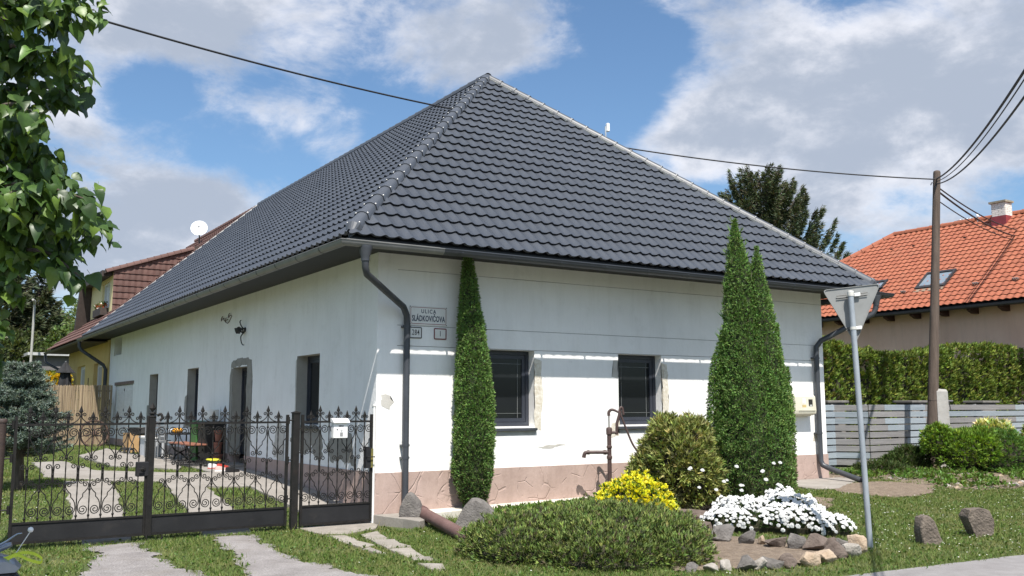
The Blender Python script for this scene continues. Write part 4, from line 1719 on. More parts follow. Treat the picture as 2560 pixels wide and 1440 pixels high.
def build_signs():
    ew = mat('old_white_enamel', (0.66, 0.65, 0.62), 0.4, base2=(0.74, 0.73, 0.70), scale=6)
    red = mat('sign_red', (0.22, 0.035, 0.03), 0.5, var=0.25, scale=14)
    navy = mat('sign_navy', (0.010, 0.020, 0.055), 0.5)
    blk = mat('sign_black', (0.022, 0.020, 0.020), 0.5, var=.3, scale=14)
    face = lambda x, z, y: T(x, y, z) @ Matrix.Rotation(R(90), 4, 'X')
    t = thing('street_sign', 'white enamel street name plate with a red border on the house corner', 'street sign', (0.88, -0.01, 2.91))
    plate(t, 0.545, 1.225, 2.905, 3.21, -0.008, red, ew, 0.018, 0.008, 0.028)
    text_mesh('lettering', 'ULICA', 0.088, navy, face(0.885, 3.125, -0.0155), t, 0.86, 1.35, 0.0016)
    text_mesh('lettering', 'SL\u00c1DKOVI\u010cOVA', 0.128, navy, face(0.885, 3.008, -0.0155), t, 0.60, 1.04, 0.003)
    q = MB()
    for x in (0.56, 1.21):
        for z in (2.918, 3.197):
            q.lathe([(0.008, 0.013), (0.008, 0.017)], 8, T(x, 0, z) @ Matrix.Rotation(R(90), 4, 'X'))
    q.build('screws', blk, t)
    t = thing('house_number_plate', 'small white number plate 284 with a black border beside the downpipe', 'number plate', (0.655, -0.01, 2.69), 'house number plates')
    plate(t, 0.548, 0.768, 2.69, 2.872, -0.008, blk, ew, 0.0, 0.016, 0.02)
    text_mesh('lettering', '284', 0.125, blk, face(0.658, 2.782, -0.0155), t, 0.66, 1.12, 0.001)
    t = thing('house_number_plate', 'small white number plate 1 with a red border under the street sign', 'number plate', (1.1, -0.01, 2.68), 'house number plates')
    plate(t, 0.985, 1.215, 2.685, 2.868, -0.008, mat('sign_dark_red', (0.16, 0.022, 0.022), 0.5, var=.3, scale=14), ew, 0.0, 0.018, 0.02)
    text_mesh('lettering', '1', 0.125, blk, face(1.10, 2.777, -0.0155), t, 0.7, 1.0, 0.001)
    # electricity meter box
    cream = mat('cream_plastic', (0.56, 0.53, 0.42), 0.55, base2=(0.64, 0.61, 0.50), scale=3)
    t = thing('meter_box', 'cream plastic electricity meter box on the front wall by the right downpipe', 'meter box', (9.5, -0.1, 1.38))
    q = MB()
    q.cbox((9.20, -0.13, 1.40), (9.86, -0.001, 1.85), 0.03)
    q.build('box', cream, t)
    q = MB()
    q.prism([(9.22, -0.1305, 1.42), (9.22, -0.225, 1.46), (9.22, -0.235, 1.52), (9.22, -0.215, 1.80), (9.22, -0.17, 1.84), (9.22, -0.1305, 1.845)], (0.62, 0, 0))
    q.build('cover', cream, t)
    q = MB()
    q.prism([(9.30, -0.227, 1.50), (9.30, -0.238, 1.50), (9.30, -0.246, 1.53), (9.30, -0.236, 1.53)], (0.5, 0, 0))
    q.build('ledge', cream, t)
    q = MB()
    q.box((9.62, -0.229, 1.58), (9.74, -0.2255, 1.75))
    q.build('meter_window', mat('meter_dark_glass', (0.03, 0.028, 0.026), 0.2), t)
    q = MB()
    q.box((9.65, -0.2315, 1.60), (9.72, -0.2292, 1.64))
    q.build('dial', mat('pale_grey_plastic', (0.5, 0.5, 0.48), 0.5), t)
    q = MB()
    q.box((9.42, -0.2305, 1.585), (9.54, -0.2285, 1.635))
    q.build('sticker', mat('yellowed_label', (0.55, 0.42, 0.18), 0.7), t)
    q = MB()
    q.box((9.43, -0.2285, 1.66), (9.53, -0.2225, 1.77))
    q.build('paper_label', mat('white_label', (0.72, 0.71, 0.69), 0.7), t)
    q = MB()
    q.box((9.33, -0.06, 0.612), (9.39, -0.001, 1.40))
    q.build('cable_duct', mat('white_post', (0.72, 0.71, 0.69)), t)
    q = MB()
    q.box((9.335, -0.055, 0.05), (9.385, -0.0165, 0.611))
    q.build('cable_duct_foot', mat('rusty_duct', (0.16, 0.09, 0.07), 0.8, var=.3), t)
    # wall lamp over the door and cable remains
    blackm = mat('black_lamp_metal', (0.02, 0.02, 0.022), 0.55, var=.2)
    t = thing('wall_lamp', 'black wrought lantern hanging on the side wall above the door', 'lamp', (-0.02, 6.7, 3.0))
    q = MB()
    q.lathe([(0.05, 0.0), (0.05, 0.02)], 10, T(-0.001, 6.7, 3.27) @ Matrix.Rotation(R(-90), 4, 'Y'))
    q.tube([(-0.02, 6.7, 3.27), (-0.10, 6.66, 3.33), (-0.15, 6.62, 3.42), (-0.13, 6.60, 3.46)], 0.012, 6, smooth=4)
    q.tube([(-0.02, 6.7, 3.22), (-0.08, 6.75, 3.12), (-0.07, 6.72, 2.98), (-0.03, 6.7, 2.93)], 0.012, 6, smooth=4)
    q.build('bracket', blackm, t)
    q = MB()
    for k in range(3):
        a = k * 2.1
        q.tube([(-0.12, 6.7, 3.25), (-0.12 + .07 * math.cos(a), 6.7 + .12 * math.sin(a), 3.19), (-0.12 + .09 * math.cos(a + .5), 6.7 + .19 * math.sin(a + .5), 3.30)], 0.016, 6, smooth=3)
    q.lathe([(0.02, -0.06), (0.06, 0.0), (0.07, 0.05), (0.02, 0.09)], 8, c=(-0.12, 6.78, 3.24))
    q.build('lamp_arms', blackm, t)
    t = thing('wall_hook', 'thin bent wire hooks left on the side wall beside the lamp', 'hook', (-0.01, 8.0, 3.55))
    q = MB()
    for k, (y, z) in enumerate(((7.75, 3.66), (8.0, 3.58), (8.3, 3.63))):
        q.tube([(0.0, y, z), (-0.04, y, z), (-0.05, y + .06, z - .05), (-0.04, y + .1, z + .02), (-0.03, y + .04, z + .05)], 0.010, 5, smooth=3)
    q.tube([(-0.012, 7.7, 3.64), (-0.012, 8.0, 3.5), (-0.012, 8.35, 3.62)], 0.008, 5, smooth=3)
    q.build('wire', mat('rusty_wire', (0.12, 0.09, 0.075), 0.8), t)
    # radio antenna on the right hip
    gal = mat('galvanised_steel', (0.36, 0.40, 0.44), 0.5, base2=(0.47, 0.51, 0.55), scale=10, metallic=0.25, bump=0.1, bscale=60)
    t = thing('antenna', 'small white radio antenna box on a short pole on the right roof hip', 'antenna', (7.2, 3.2, 7.65))
    q = MB()
    q.tube([(7.20, 3.28, 7.6), (7.19, 3.28, 8.05)], 0.018, 8)
    q.tube([(7.16, 3.28, 7.62), (7.30, 3.24, 7.56)], 0.012, 6)
    q.build('pole', gal, t)
    q = MB()
    q.cbox((7.21, 3.22, 7.93), (7.28, 3.30, 8.13), 0.012)
    q.build('antenna_box', wp_ := mat('white_enamel', (0.8, 0.8, 0.79)), t)


build_signs()


def build_street():
    gal = mat('galvanised_pole', (0.27, 0.30, 0.33), 0.5, base2=(0.36, 0.39, 0.42), scale=7, metallic=0.2, bump=0.15, bscale=50, stretch=(1, 1, .4))
    plate_m = mat('grey_sign_back', (0.20, 0.205, 0.20), 0.55, base2=(0.25, 0.255, 0.25), scale=3, stain=((0.30, 0.27, 0.2), 5, .62, .8, .4))
    t = thing('yield_sign', 'grey back of a triangular give way sign on a leaning steel pole', 'road sign', (4.12, -5.71, -0.15))
    b, tp = Vector((4.12, -5.71, -0.45)), Vector((4.02, -5.66, 3.06))
    q = MB()
    q.tube([b, b.lerp(tp, .5), tp], 0.036, 14)
    q.build('pole', gal, t, smooth=50)
    q = MB()
    q.tube([tp + Vector((0, 0, -.04)), tp + Vector((0, 0, .0))], 0.042, 14)
    q.lathe([(0.042, 0), (0.04, .012), (0.02, .02)], 14, c=tuple(tp + Vector((0, 0, .0005))))
    q.build('pole_cap', mat('pale_cap', (0.55, 0.54, 0.5), .6), t, smooth=50)
    # plate: point down, seen from behind, turned so that its right edge is nearer
    A = Vector((3.80, -5.395, 3.10))
    B = Vector((4.41, -5.825, 3.18))
    ux = (B - A)
    wd = ux.length
    ux.normalize()
    nrm = ux.cross(Vector((0, 0, 1))).normalized()      # towards the camera side
    mid = (A + B) / 2
    Cc = mid + Vector((0, 0, -0.74)) + ux * 0.02
    pts = [A, B, Cc]
    out = []
    for i in range(3):
        p, pr, nx_ = pts[i], pts[i - 1], pts[(i + 1) % 3]
        d1, d2 = (pr - p).normalized(), (nx_ - p).normalized()
        for k in range(6):
            s = k / 5
            q0, q1 = p + d1 * 0.06, p + d2 * 0.06
            out.append(q0 * (1 - s) ** 2 + p * 2 * s * (1 - s) + q1 * s * s)
    q = MB()
    q.prism(out, -nrm * 0.004)
    q.build('plate', plate_m, t)
    q = MB()
    n = len(out)
    ctr = sum(out, Vector()) / n
    inn = [p.lerp(ctr, 0.03) for p in out]
    vs = [p for p in out] + [p + nrm * 0.012 for p in out] + [p + nrm * .012 for p in inn]
    fs = []
    for i in range(n):
        j = (i + 1) % n
        fs += [(i, j, n + j, n + i), (n + i, n + j, 2 * n + j, 2 * n + i)]
    q.add(vs, fs)
    q.build('rim', plate_m, t)
    wclamp = mat('white_clamp', (0.72, 0.72, 0.70), 0.5)
    dark = mat('dark_rail', (0.05, 0.05, 0.05), 0.5)
    for zz, half, nm in ((-0.115, 0.20, 'upper'), (-0.545, 0.10, 'lower')):
        c = mid + Vector((0, 0, zz)) + ux * (0.0)
        for dz in (-0.013, 0.017):
            q = MB()
            q.tube([c - ux * half + nrm * 0.02 + Vector((0, 0, dz)), c + ux * half + nrm * .02 + Vector((0, 0, dz))], 0.006, 6)
            q.build('rail', dark, t)
        pc = b.lerp(tp, min(1, (c.z - b.z) / (tp.z - b.z)))
        q = MB()
        M_ = Matrix.Translation(c + ux * 0.055 + nrm * 0.03) @ Matrix((ux, nrm, Vector((0, 0, 1)))).transposed().to_4x4()
        q.cbox((-0.035, -0.012, -0.02), (0.045, 0.02, 0.025), 0.006, M_)
        q.build('clamp', wclamp, t)
        q = MB()
        q.tube([pc + Vector((0, 0, -.018)), pc + Vector((0, 0, .018))], 0.041, 14)
        q.build('pipe_clamp', mat('pale_cap', (.5, .5, .5)), t)
    # utility pole
    wood = mat('weathered_pole_wood', (0.075, 0.055, 0.043), 0.92, base2=(0.135, 0.10, 0.08), scale=3.5, bump=0.7, bscale=24, stretch=(6, 6, .45), detail=10)
    t = thing('utility_pole', 'tall weathered wooden utility pole leaning by the slatted fence', 'utility pole', (14.45, 0.32, 0.15))
    pb, pt = Vector((14.47, 0.33, -0.4)), Vector((14.95, 0.02, 7.3))
    q = MB()
    q.tube([pb, pb.lerp(pt, .3), pb.lerp(pt, .65), pt], [0.135, 0.122, 0.10, 0.085], 14)
    q.lathe([(0.085, 0), (0.075, .04), (0.03, .06)], 14, c=tuple(pt))
    q.build('shaft', wood, t, smooth=50)
    q = MB()
    for z in (0.55, 1.2, 1.75):
        c = pb.lerp(pt, (z + .4) / 7.7)
        q.tube([c + Vector((0, 0, -.008)), c + Vector((0, 0, .008))], 0.14 - .006 * z, 14)
    q.build('wire_band', mat('rusty_wire', (.12, .09, .075)), t)
    for z, a in ((7.05, 2.6), (6.95, 3.6), (6.7, 1.0), (6.5, .6)):
        q = MB()
        c = pb.lerp(pt, (z + .4) / 7.7)
        d = Vector((math.cos(a), math.sin(a), 0))
        q.tube([c, c + d * .13, c + d * .15 + Vector((0, 0, -.06))], 0.012, 6)
        q.build('cable_hook', mat('dark_rail', (.05, .05, .05)), t)
    conc = mat('rough_concrete_post', (0.30, 0.285, 0.265), 0.95, base2=(0.41, 0.395, 0.37), scale=4, bump=0.7, bscale=50, detail=9)
    t = thing('concrete_post', 'short grey concrete post holding the wooden utility pole', 'post', (14.72, 0.2, 0.15))
    q = MB()
    q.add([(14.56, .12, -.3), (14.86, -.02, -.3), (14.97, .2, -.3), (14.68, .34, -.3), (14.575, .12, 1.95), (14.83, 0, 1.95), (14.94, .19, 1.95), (14.69, .31, 1.95), (14.61, .14, 2.02), (14.82, .03, 2.0), (14.90, .18, 2.0), (14.70, .28, 2.02)],
          [(0, 1, 5, 4), (1, 2, 6, 5), (2, 3, 7, 6), (3, 0, 4, 7), (4, 5, 9, 8), (5, 6, 10, 9), (6, 7, 11, 10), (7, 4, 8, 11), (8, 9, 10, 11)])
    q.build('shaft', conc, t)
    q = MB()
    q.tube([(14.9, .05, 1.72), (14.98, -.02, 1.72)], 0.03, 8)
    q.tube([(14.9, .03, 1.72), (14.92, .0, 1.5)], 0.012, 6)
    q.build('iron_bolt', mat('dark_rail', (.05, .05, .05)), t)

    # overhead cables: every cable is a thing
    cab = mat('black_cable', (0.018, 0.018, 0.020), 0.6, var=.1)

    def cable(label, P, Q, sag, rad, n=24):
        P, Q = Vector(P), Vector(Q)
        mb = MB()
        mb.tube([P.lerp(Q, i / n) - Vector((0, 0, sag * 4 * (i / n) * (1 - i / n))) for i in range(n + 1)], rad, 6)
        o = mb.build('overhead_cable', cab)
        tag(o, label, 'cable', 'overhead cables')
    top = lambda z: pb.lerp(pt, (z + .4) / 7.7)
    cable('black cable from the pole top to the antenna on the right roof hip', top(7.12) + Vector((-.1, -.02, 0)), (7.28, 3.22, 7.60), 0.12, 0.016)
    cable('black cable from the upper left corner of the sky to the left roof slope', (-9.5, -0.5, 7.35), (3.25, 3.45, 7.83), 0.22, 0.017, 40)
    dirn = Vector((3.52, -8.36, 5.42))
    cable('thick upper cable from the pole top to the upper right corner', top(7.15), top(7.15).lerp(Vector((3.52, -8.36, 5.46)), 1.5), 0.38, 0.017, 40)
    cable('thin upper cable crossing the thick one on its way up right', top(7.08), top(7.08).lerp(Vector((3.53, -8.36, 5.44)), 1.5), 0.44, 0.009, 40)
    cable('lower cable from the pole top to the upper right corner', top(7.02), top(7.02).lerp(Vector((3.53, -8.34, 5.26)), 1.5), 0.46, 0.014, 40)
    cable('highest cable from the pole down behind the orange roof chimney', top(6.93) + Vector((.1, 0, 0)), top(6.93).lerp(Vector((27.33, 4.67, 8.2)), 1.5), 0.45, 0.018)
    cable('middle cable from the pole towards the orange roof', top(6.83) + Vector((.1, 0, 0)), top(6.83).lerp(Vector((27.34, 4.69, 7.98)), 1.5), 0.48, 0.024)
    cable('lowest thin cable from the pole towards the orange roof', top(6.6) + Vector((.1, 0, 0)), top(6.6).lerp(Vector((27.35, 4.71, 7.84)), 1.5), 0.45, 0.014)
    cable('thin upper wire far behind the yellow dormer', (-12, 55, 9.3), (9, 57, 9.1), 0.2, 0.022)
    cable('thin lower wire far behind the yellow dormer', (-12, 55, 8.6), (9, 57, 8.4), 0.2, 0.022)

    # hand pump
    pm = mat('brown_painted_iron', (0.055, 0.033, 0.030), 0.55, base2=(0.085, 0.052, 0.046), scale=12, bump=0.2, bscale=60)
    x0, y0 = 4.07, -0.6
    t = thing('hand_pump', 'brown cast iron hand water pump in front of the house wall', 'water pump', (x0, y0, 0.0))
    q = MB()
    q.tube([(x0, y0, -0.2), (x0, y0, 1.2)], 0.037, 12)
    q.lathe([(0.037, 0), (0.048, .01), (0.048, .05), (0.037, .06)], 12, c=(x0, y0, 0.72))
    q.lathe([(0.037, 0), (0.048, .01), (0.048, .04), (0.037, .05)], 12, c=(x0, y0, 0.90))
    q.lathe([(0.04, 0), (0.052, .01), (0.052, .10), (0.044, .12), (0.02, .13)], 12, c=(x0, y0, 1.13))
    q.build('barrel', pm, t, smooth=40)
    e = Vector((-0.84, 0.54, 0))           # the spout points away from the street corner
    q = MB()
    c = Vector((x0, y0, 0.835))
    q.tube([c, c + e * .36, c + e * .42 + Vector((0, 0, -.02)), c + e * .44 + Vector((0, 0, -.09))], [0.03, 0.03, 0.033, 0.034], 10, smooth=3)
    q.tube([c + e * .05, c + e * .10], 0.042, 10)
    q.tube([c + e * .34, c + e * .38], 0.04, 10)
    q.build('spout', pm, t, smooth=50)
    q = MB()
    k = -e
    c = Vector((x0, y0, 1.17))
    q.tube([c, c + k * .13], 0.025, 8)
    q.tube([c + k * .13 + Vector((0, 0, -.04)), c + k * .135 + Vector((0, 0, .15)), c + k * .20 + Vector((0, 0, .36))], 0.026, 8)
    q.tube([c + k * .17 + Vector((0, 0, .26)), c + k * .19 + Vector((0, 0, .40)), c + k * .23 + Vector((0, 0, .42)), c + k * .25 + Vector((0, 0, .3))], 0.02, 7, smooth=3)
    q.build('fulcrum', pm, t, smooth=50)
    q = MB()
    q.tube([c + Vector((0, 0, .09)), c + Vector((0, 0, .30))], 0.012, 8)
    q.build('piston_rod', mat('worn_steel_rod', (0.2, 0.19, 0.18), .4, metallic=.5), t)
    q = MB()
    hp = [c + Vector((0, 0, .28)), c + Vector((0, 0, .345)), c + k * .05 + Vector((0, 0, .385)), c + k * .13 + Vector((0, 0, .36)), c + k * .20 + Vector((0, 0, .30)), c + k * .30 + Vector((0, 0, .04)), c + k * .40 + Vector((0, 0, -.20)), c + k * .50 + Vector((0, 0, -.33)),
          c + k * .60 + Vector((0, 0, -.385)), c + k * .68 + Vector((0, 0, -.36)), c + k * .685 + Vector((0, 0, -.28)), c + k * .62 + Vector((0, 0, -.245)), c + k * .545 + Vector((0, 0, -.26)), c + k * .52 + Vector((0, 0, -.215))]
    q.tube(hp, [.026, .026, .024, .02, .019, .018, .018, .018, .017, .016, .016, .015, .014, .018], 8, smooth=4)
    q.build('handle', pm, t, smooth=50)

    # brown drain pipe lying on the grass
    dpm = mat('brown_drain_pipe', (0.115, 0.062, 0.055), 0.7, base2=(0.155, 0.09, 0.08), scale=4, bump=0.15, bscale=40)
    t = thing('drain_pipe', 'reddish brown drain pipe lying from the downpipe across the grass', 'pipe', (0.5, -1.4, -0.1))
    a, b2 = Vector((0.60, -0.36, 0.03)), Vector((0.09, -2.72, -0.08))
    q = MB()
    q.tube([a, b2], 0.088, 16)
    q.build('pipe', dpm, t, smooth=60)
    q = MB()
    d = (b2 - a).normalized()
    q.tube([a - d * .03, a + d * .14], 0.102, 16)
    q.build('socket', dpm, t, smooth=60)
    q = MB()
    q.tube([(0.64, -0.22, 0.055), a + d * .02], 0.068, 12)
    q.build('grey_spigot', gal, t)


build_street()
# ---------------------------------------------------------------- plants in the front garden
leafm = leaf_mat('leaf', 0.5, 0.28)
needlem = leaf_mat('needle', 0.6, 0.12, 0.25)
barkm = mat('bark', (0.055, 0.04, 0.03), 0.95, base2=(0.11, 0.085, 0.065), scale=9, bump=0.8, bscale=40, stretch=(3, 3, .6))
RL = np.array([rt.x, rt.y, 0.0])          # sideways across the view
DV = np.array([math.sin(YAW), math.cos(YAW), 0.0])

YEW = [(0.100, 0.190, 0.045, 3), (0.135, 0.235, 0.060, 3), (0.19, 0.30, 0.085, 1.8), (0.12, 0.13, 0.06, 0.5)]
YEW_DARK = [(0.030, 0.062, 0.014, 3), (0.05, 0.085, 0.02, 2.5), (0.07, 0.075, 0.03, 1.0), (0.06, 0.045, 0.025, 0.5)]


def column(prof, cx, cy, n, dens_jit=0.05, lean=None):
    """random points on an upright crown given as rows (z, left, right) measured across the view"""
    P_ = np.array(prof)
    order = np.argsort(P_[:, 0])
    P_ = P_[order]
    zs = P_[:, 0]
    rad = (P_[:, 2] - P_[:, 1]) / 2
    off = (P_[:, 2] + P_[:, 1]) / 2
    # sample z with weight ~ radius
    zz = np.linspace(zs[0], zs[-1], 400)
    w = np.interp(zz, zs, rad) + 0.03
    cdf = np.cumsum(w) / w.sum()
    z = np.interp(rng.random(n), cdf, zz)
    a = rng.random(n) * 2 * math.pi
    r_ = np.interp(z, zs, rad)
    o_ = np.interp(z, zs, off)
    bump = np.array([noise.noise((math.cos(t) * 2.2, math.sin(t) * 2.2, q * 2.2)) for t, q in zip(a, z)])
    bump2 = np.array([noise.noise((math.cos(t) * 7, math.sin(t) * 7, q * 8)) for t, q in zip(a, z)])
    rr = r_ * (0.94 + 0.16 * bump + 0.13 * bump2) - np.abs(rng.normal(0, dens_jit, n))
    rr = np.maximum(rr, 0.01)
    ca, sa = np.cos(a), np.sin(a)
    Pt = np.stack([cx + RL[0] * o_ + rr * ca, cy + RL[1] * o_ + rr * sa, z], 1)
    A = unit(np.stack([ca, sa, np.full(n, 0.9)], 1))
    return Pt, A, bump2


def core(prof, cx, cy, k, m, parent, name='dark_core'):  # closed filler body inside the crown, stops seeing through the needles
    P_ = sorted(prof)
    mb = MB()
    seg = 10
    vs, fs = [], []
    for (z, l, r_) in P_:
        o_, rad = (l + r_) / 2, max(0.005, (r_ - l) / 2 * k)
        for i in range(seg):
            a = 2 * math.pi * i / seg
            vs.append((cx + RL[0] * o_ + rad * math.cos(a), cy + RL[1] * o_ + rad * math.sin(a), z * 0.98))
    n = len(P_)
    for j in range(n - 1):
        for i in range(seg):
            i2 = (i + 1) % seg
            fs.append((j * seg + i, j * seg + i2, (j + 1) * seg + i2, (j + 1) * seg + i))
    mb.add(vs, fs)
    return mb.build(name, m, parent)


def browned(V, c, z0=1.3):
    """old inner needles low on the plant have gone brown"""
    z = V.reshape(-1, 4, 3)[:, 0, 2]
    k = rng.random(len(c)) < np.clip((z0 - z) / z0, 0, 1) * .42
    c = c.copy()
    c[k] = leaf_cols(int(k.sum()), [(.11, .085, .05, 2), (.085, .095, .045, 2)], .2)
    return c


def up3n(A, k):
    return unit(A + np.array([0, 0, k]))


def build_yews():
    core_m = mat('yew_dark_core', (0.020, 0.026, 0.011), 0.95, base2=(0.035, 0.045, 0.018), scale=18)  # core colour: the shade inside the crown is put into it
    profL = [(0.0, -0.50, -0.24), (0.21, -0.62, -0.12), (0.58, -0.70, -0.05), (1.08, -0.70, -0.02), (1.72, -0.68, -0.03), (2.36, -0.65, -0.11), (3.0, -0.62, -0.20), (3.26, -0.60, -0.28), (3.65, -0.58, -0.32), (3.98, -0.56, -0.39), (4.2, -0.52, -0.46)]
    cx, cy = 1.87, -0.50
    t = thing('columnar_yew', 'narrow columnar yew standing alone in front of the left window', 'yew', (1.57, -0.3, -0.1))
    P_, A, b = column(profL, cx, cy, 22000, 0.035)
    V, c = sprays(P_, A, 3, 0.042, 0.012, 0.75, YEW, 0.22)
    c = browned(V, c)
    foliage('foliage', [(V, c)], needlem, t)
    core(profL, cx, cy, 0.80, core_m, t)
    q = MB()
    q.tube([(1.56, -0.3, -0.2), (1.56, -0.3, 0.4)], 0.06, 8)
    q.build('trunk', barkm, t)
    t = thing('columnar_yew', 'big columnar yew with two pointed tops right of the second window', 'yew', (5.6, -2.4, -0.05))
    main = [(0.0, -0.70, 0.60), (0.42, -0.72, 0.64), (1.06, -0.65, 0.66), (1.71, -0.61, 0.58), (2.37, -0.51, 0.40), (2.7, -0.47, 0.33), (3.03, -0.38, 0.28), (3.7, -0.36, 0.14), (4.11, -0.31, 0.01), (4.45, -0.25, -0.08), (4.72, -0.19, -0.14)]
    l2 = [(1.4, -0.1, 0.66), (2.37, -0.08, 0.53), (3.03, -0.07, 0.43), (3.43, -0.02, 0.35), (3.77, 0.03, 0.29), (4.04, 0.09, 0.24), (4.25, 0.15, 0.18)]
    l3 = [(0.1, 0.46, 0.74), (1.06, 0.50, 0.76), (1.71, 0.57, 0.75), (1.97, 0.61, 0.72), (2.25, 0.65, 0.68)]
    l4 = [(0.1, -0.84, -0.40), (1.0, -0.78, -0.34), (1.9, -0.70, -0.34), (2.35, -0.63, -0.36), (2.65, -0.52, -0.42), (2.85, -0.45, -0.43)]
    l5 = [(1.2, 0.30, 0.68), (1.9, 0.34, 0.60), (2.4, 0.38, 0.53), (2.75, 0.42, 0.48), (2.95, 0.445, 0.46)]
    parts = []
    for pr, n, sh in ((main, 36000, 0), (l2, 9000, -0.10), (l3, 3200, 0.12), (l4, 6500, -0.06), (l5, 4500, -0.12)):
        P_, A, b = column(pr, 5.6 + DV[0] * sh, -2.4 + DV[1] * sh, n, 0.04)
        V, c = sprays(P_, A, 3, 0.044, 0.013, 0.8, YEW, 0.24)
        parts.append((V, browned(V, c)))
    P_, A, b = column(main, 5.6, -2.4, 260, 0.0)
    parts.append(sprays(P_ + A * .01, up3n(A, 1.0), 4, 0.15, 0.014, 0.35, YEW, 0.2))
    foliage('foliage', parts, needlem, t)
    core(main, 5.6, -2.4, 0.80, core_m, t)
    core(l2, 5.6 - DV[0] * .1, -2.4 - DV[1] * .1, 0.75, core_m, t)
    q = MB()
    q.tube([(5.6, -2.4, -0.2), (5.6, -2.4, 0.5)], 0.09, 8)
    q.build('trunk', barkm, t)


def mound(lobes, n, jit=0.03, lowcut=-0.2, rough=0.12, freq=4.0, flat_bottom=True):
    """points on a heap of ellipsoid lobes (c, across, deep, high): each in the view's own directions"""
    vol = np.array([(l[1] * l[2] + l[1] * l[3] + l[2] * l[3]) for l in lobes])
    cnt = (n * vol / vol.sum()).astype(int)
    PP, AA = [], []
    for i, ((c, ra, rd_, rh), k) in enumerate(zip(lobes, cnt)):
        d = rv(k)
        d[:, 2] = np.where(d[:, 2] < lowcut, -d[:, 2], d[:, 2])
        nzv = np.array([noise.noise((float(a) * freq + i * 7, float(b) * freq, float(q) * freq)) + .8 * noise.noise((float(a) * freq * 2.6, float(b) * freq * 2.6 + i, float(q) * freq * 2.6)) for a, b, q in d])
        s = (1 + rough * nzv)[:, None] - np.abs(rng.normal(0, jit, k))[:, None] / max(ra, rh)
        P_ = np.array(c) + (RL * (d[:, :1] * ra) + DV * (d[:, 1:2] * rd_) + np.array([0, 0, 1.0]) * (d[:, 2:] * rh)) * s
        A = unit(RL * (d[:, :1] / ra) + DV * (d[:, 1:2] / rd_) + np.array([0, 0, 1.0]) * (d[:, 2:] / rh))
        keep = np.ones(k, bool)
        for j, (c2, a2, d2, h2) in enumerate(lobes):
            if j == i:
                continue
            q = P_ - np.array(c2)
            e = (q @ RL / a2) ** 2 + (q @ DV / d2) ** 2 + (q[:, 2] / h2) ** 2
            keep &= e > 0.80
        PP.append(P_[keep])
        AA.append(A[keep])
    return np.concatenate(PP), np.concatenate(AA)


def lobe_core(lobes, k, m, parent, name='dark_core'):  # closed filler ellipsoids under the leaves, against seeing through
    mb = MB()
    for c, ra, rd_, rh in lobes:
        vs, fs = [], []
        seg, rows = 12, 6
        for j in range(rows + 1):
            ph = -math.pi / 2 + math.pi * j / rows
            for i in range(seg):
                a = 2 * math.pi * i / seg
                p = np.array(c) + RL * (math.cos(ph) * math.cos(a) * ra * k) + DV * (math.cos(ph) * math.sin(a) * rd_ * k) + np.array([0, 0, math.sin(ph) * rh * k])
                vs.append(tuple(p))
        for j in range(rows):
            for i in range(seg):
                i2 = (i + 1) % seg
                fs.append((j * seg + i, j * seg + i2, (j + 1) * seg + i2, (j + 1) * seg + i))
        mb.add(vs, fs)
    return mb.build(name, m, parent)


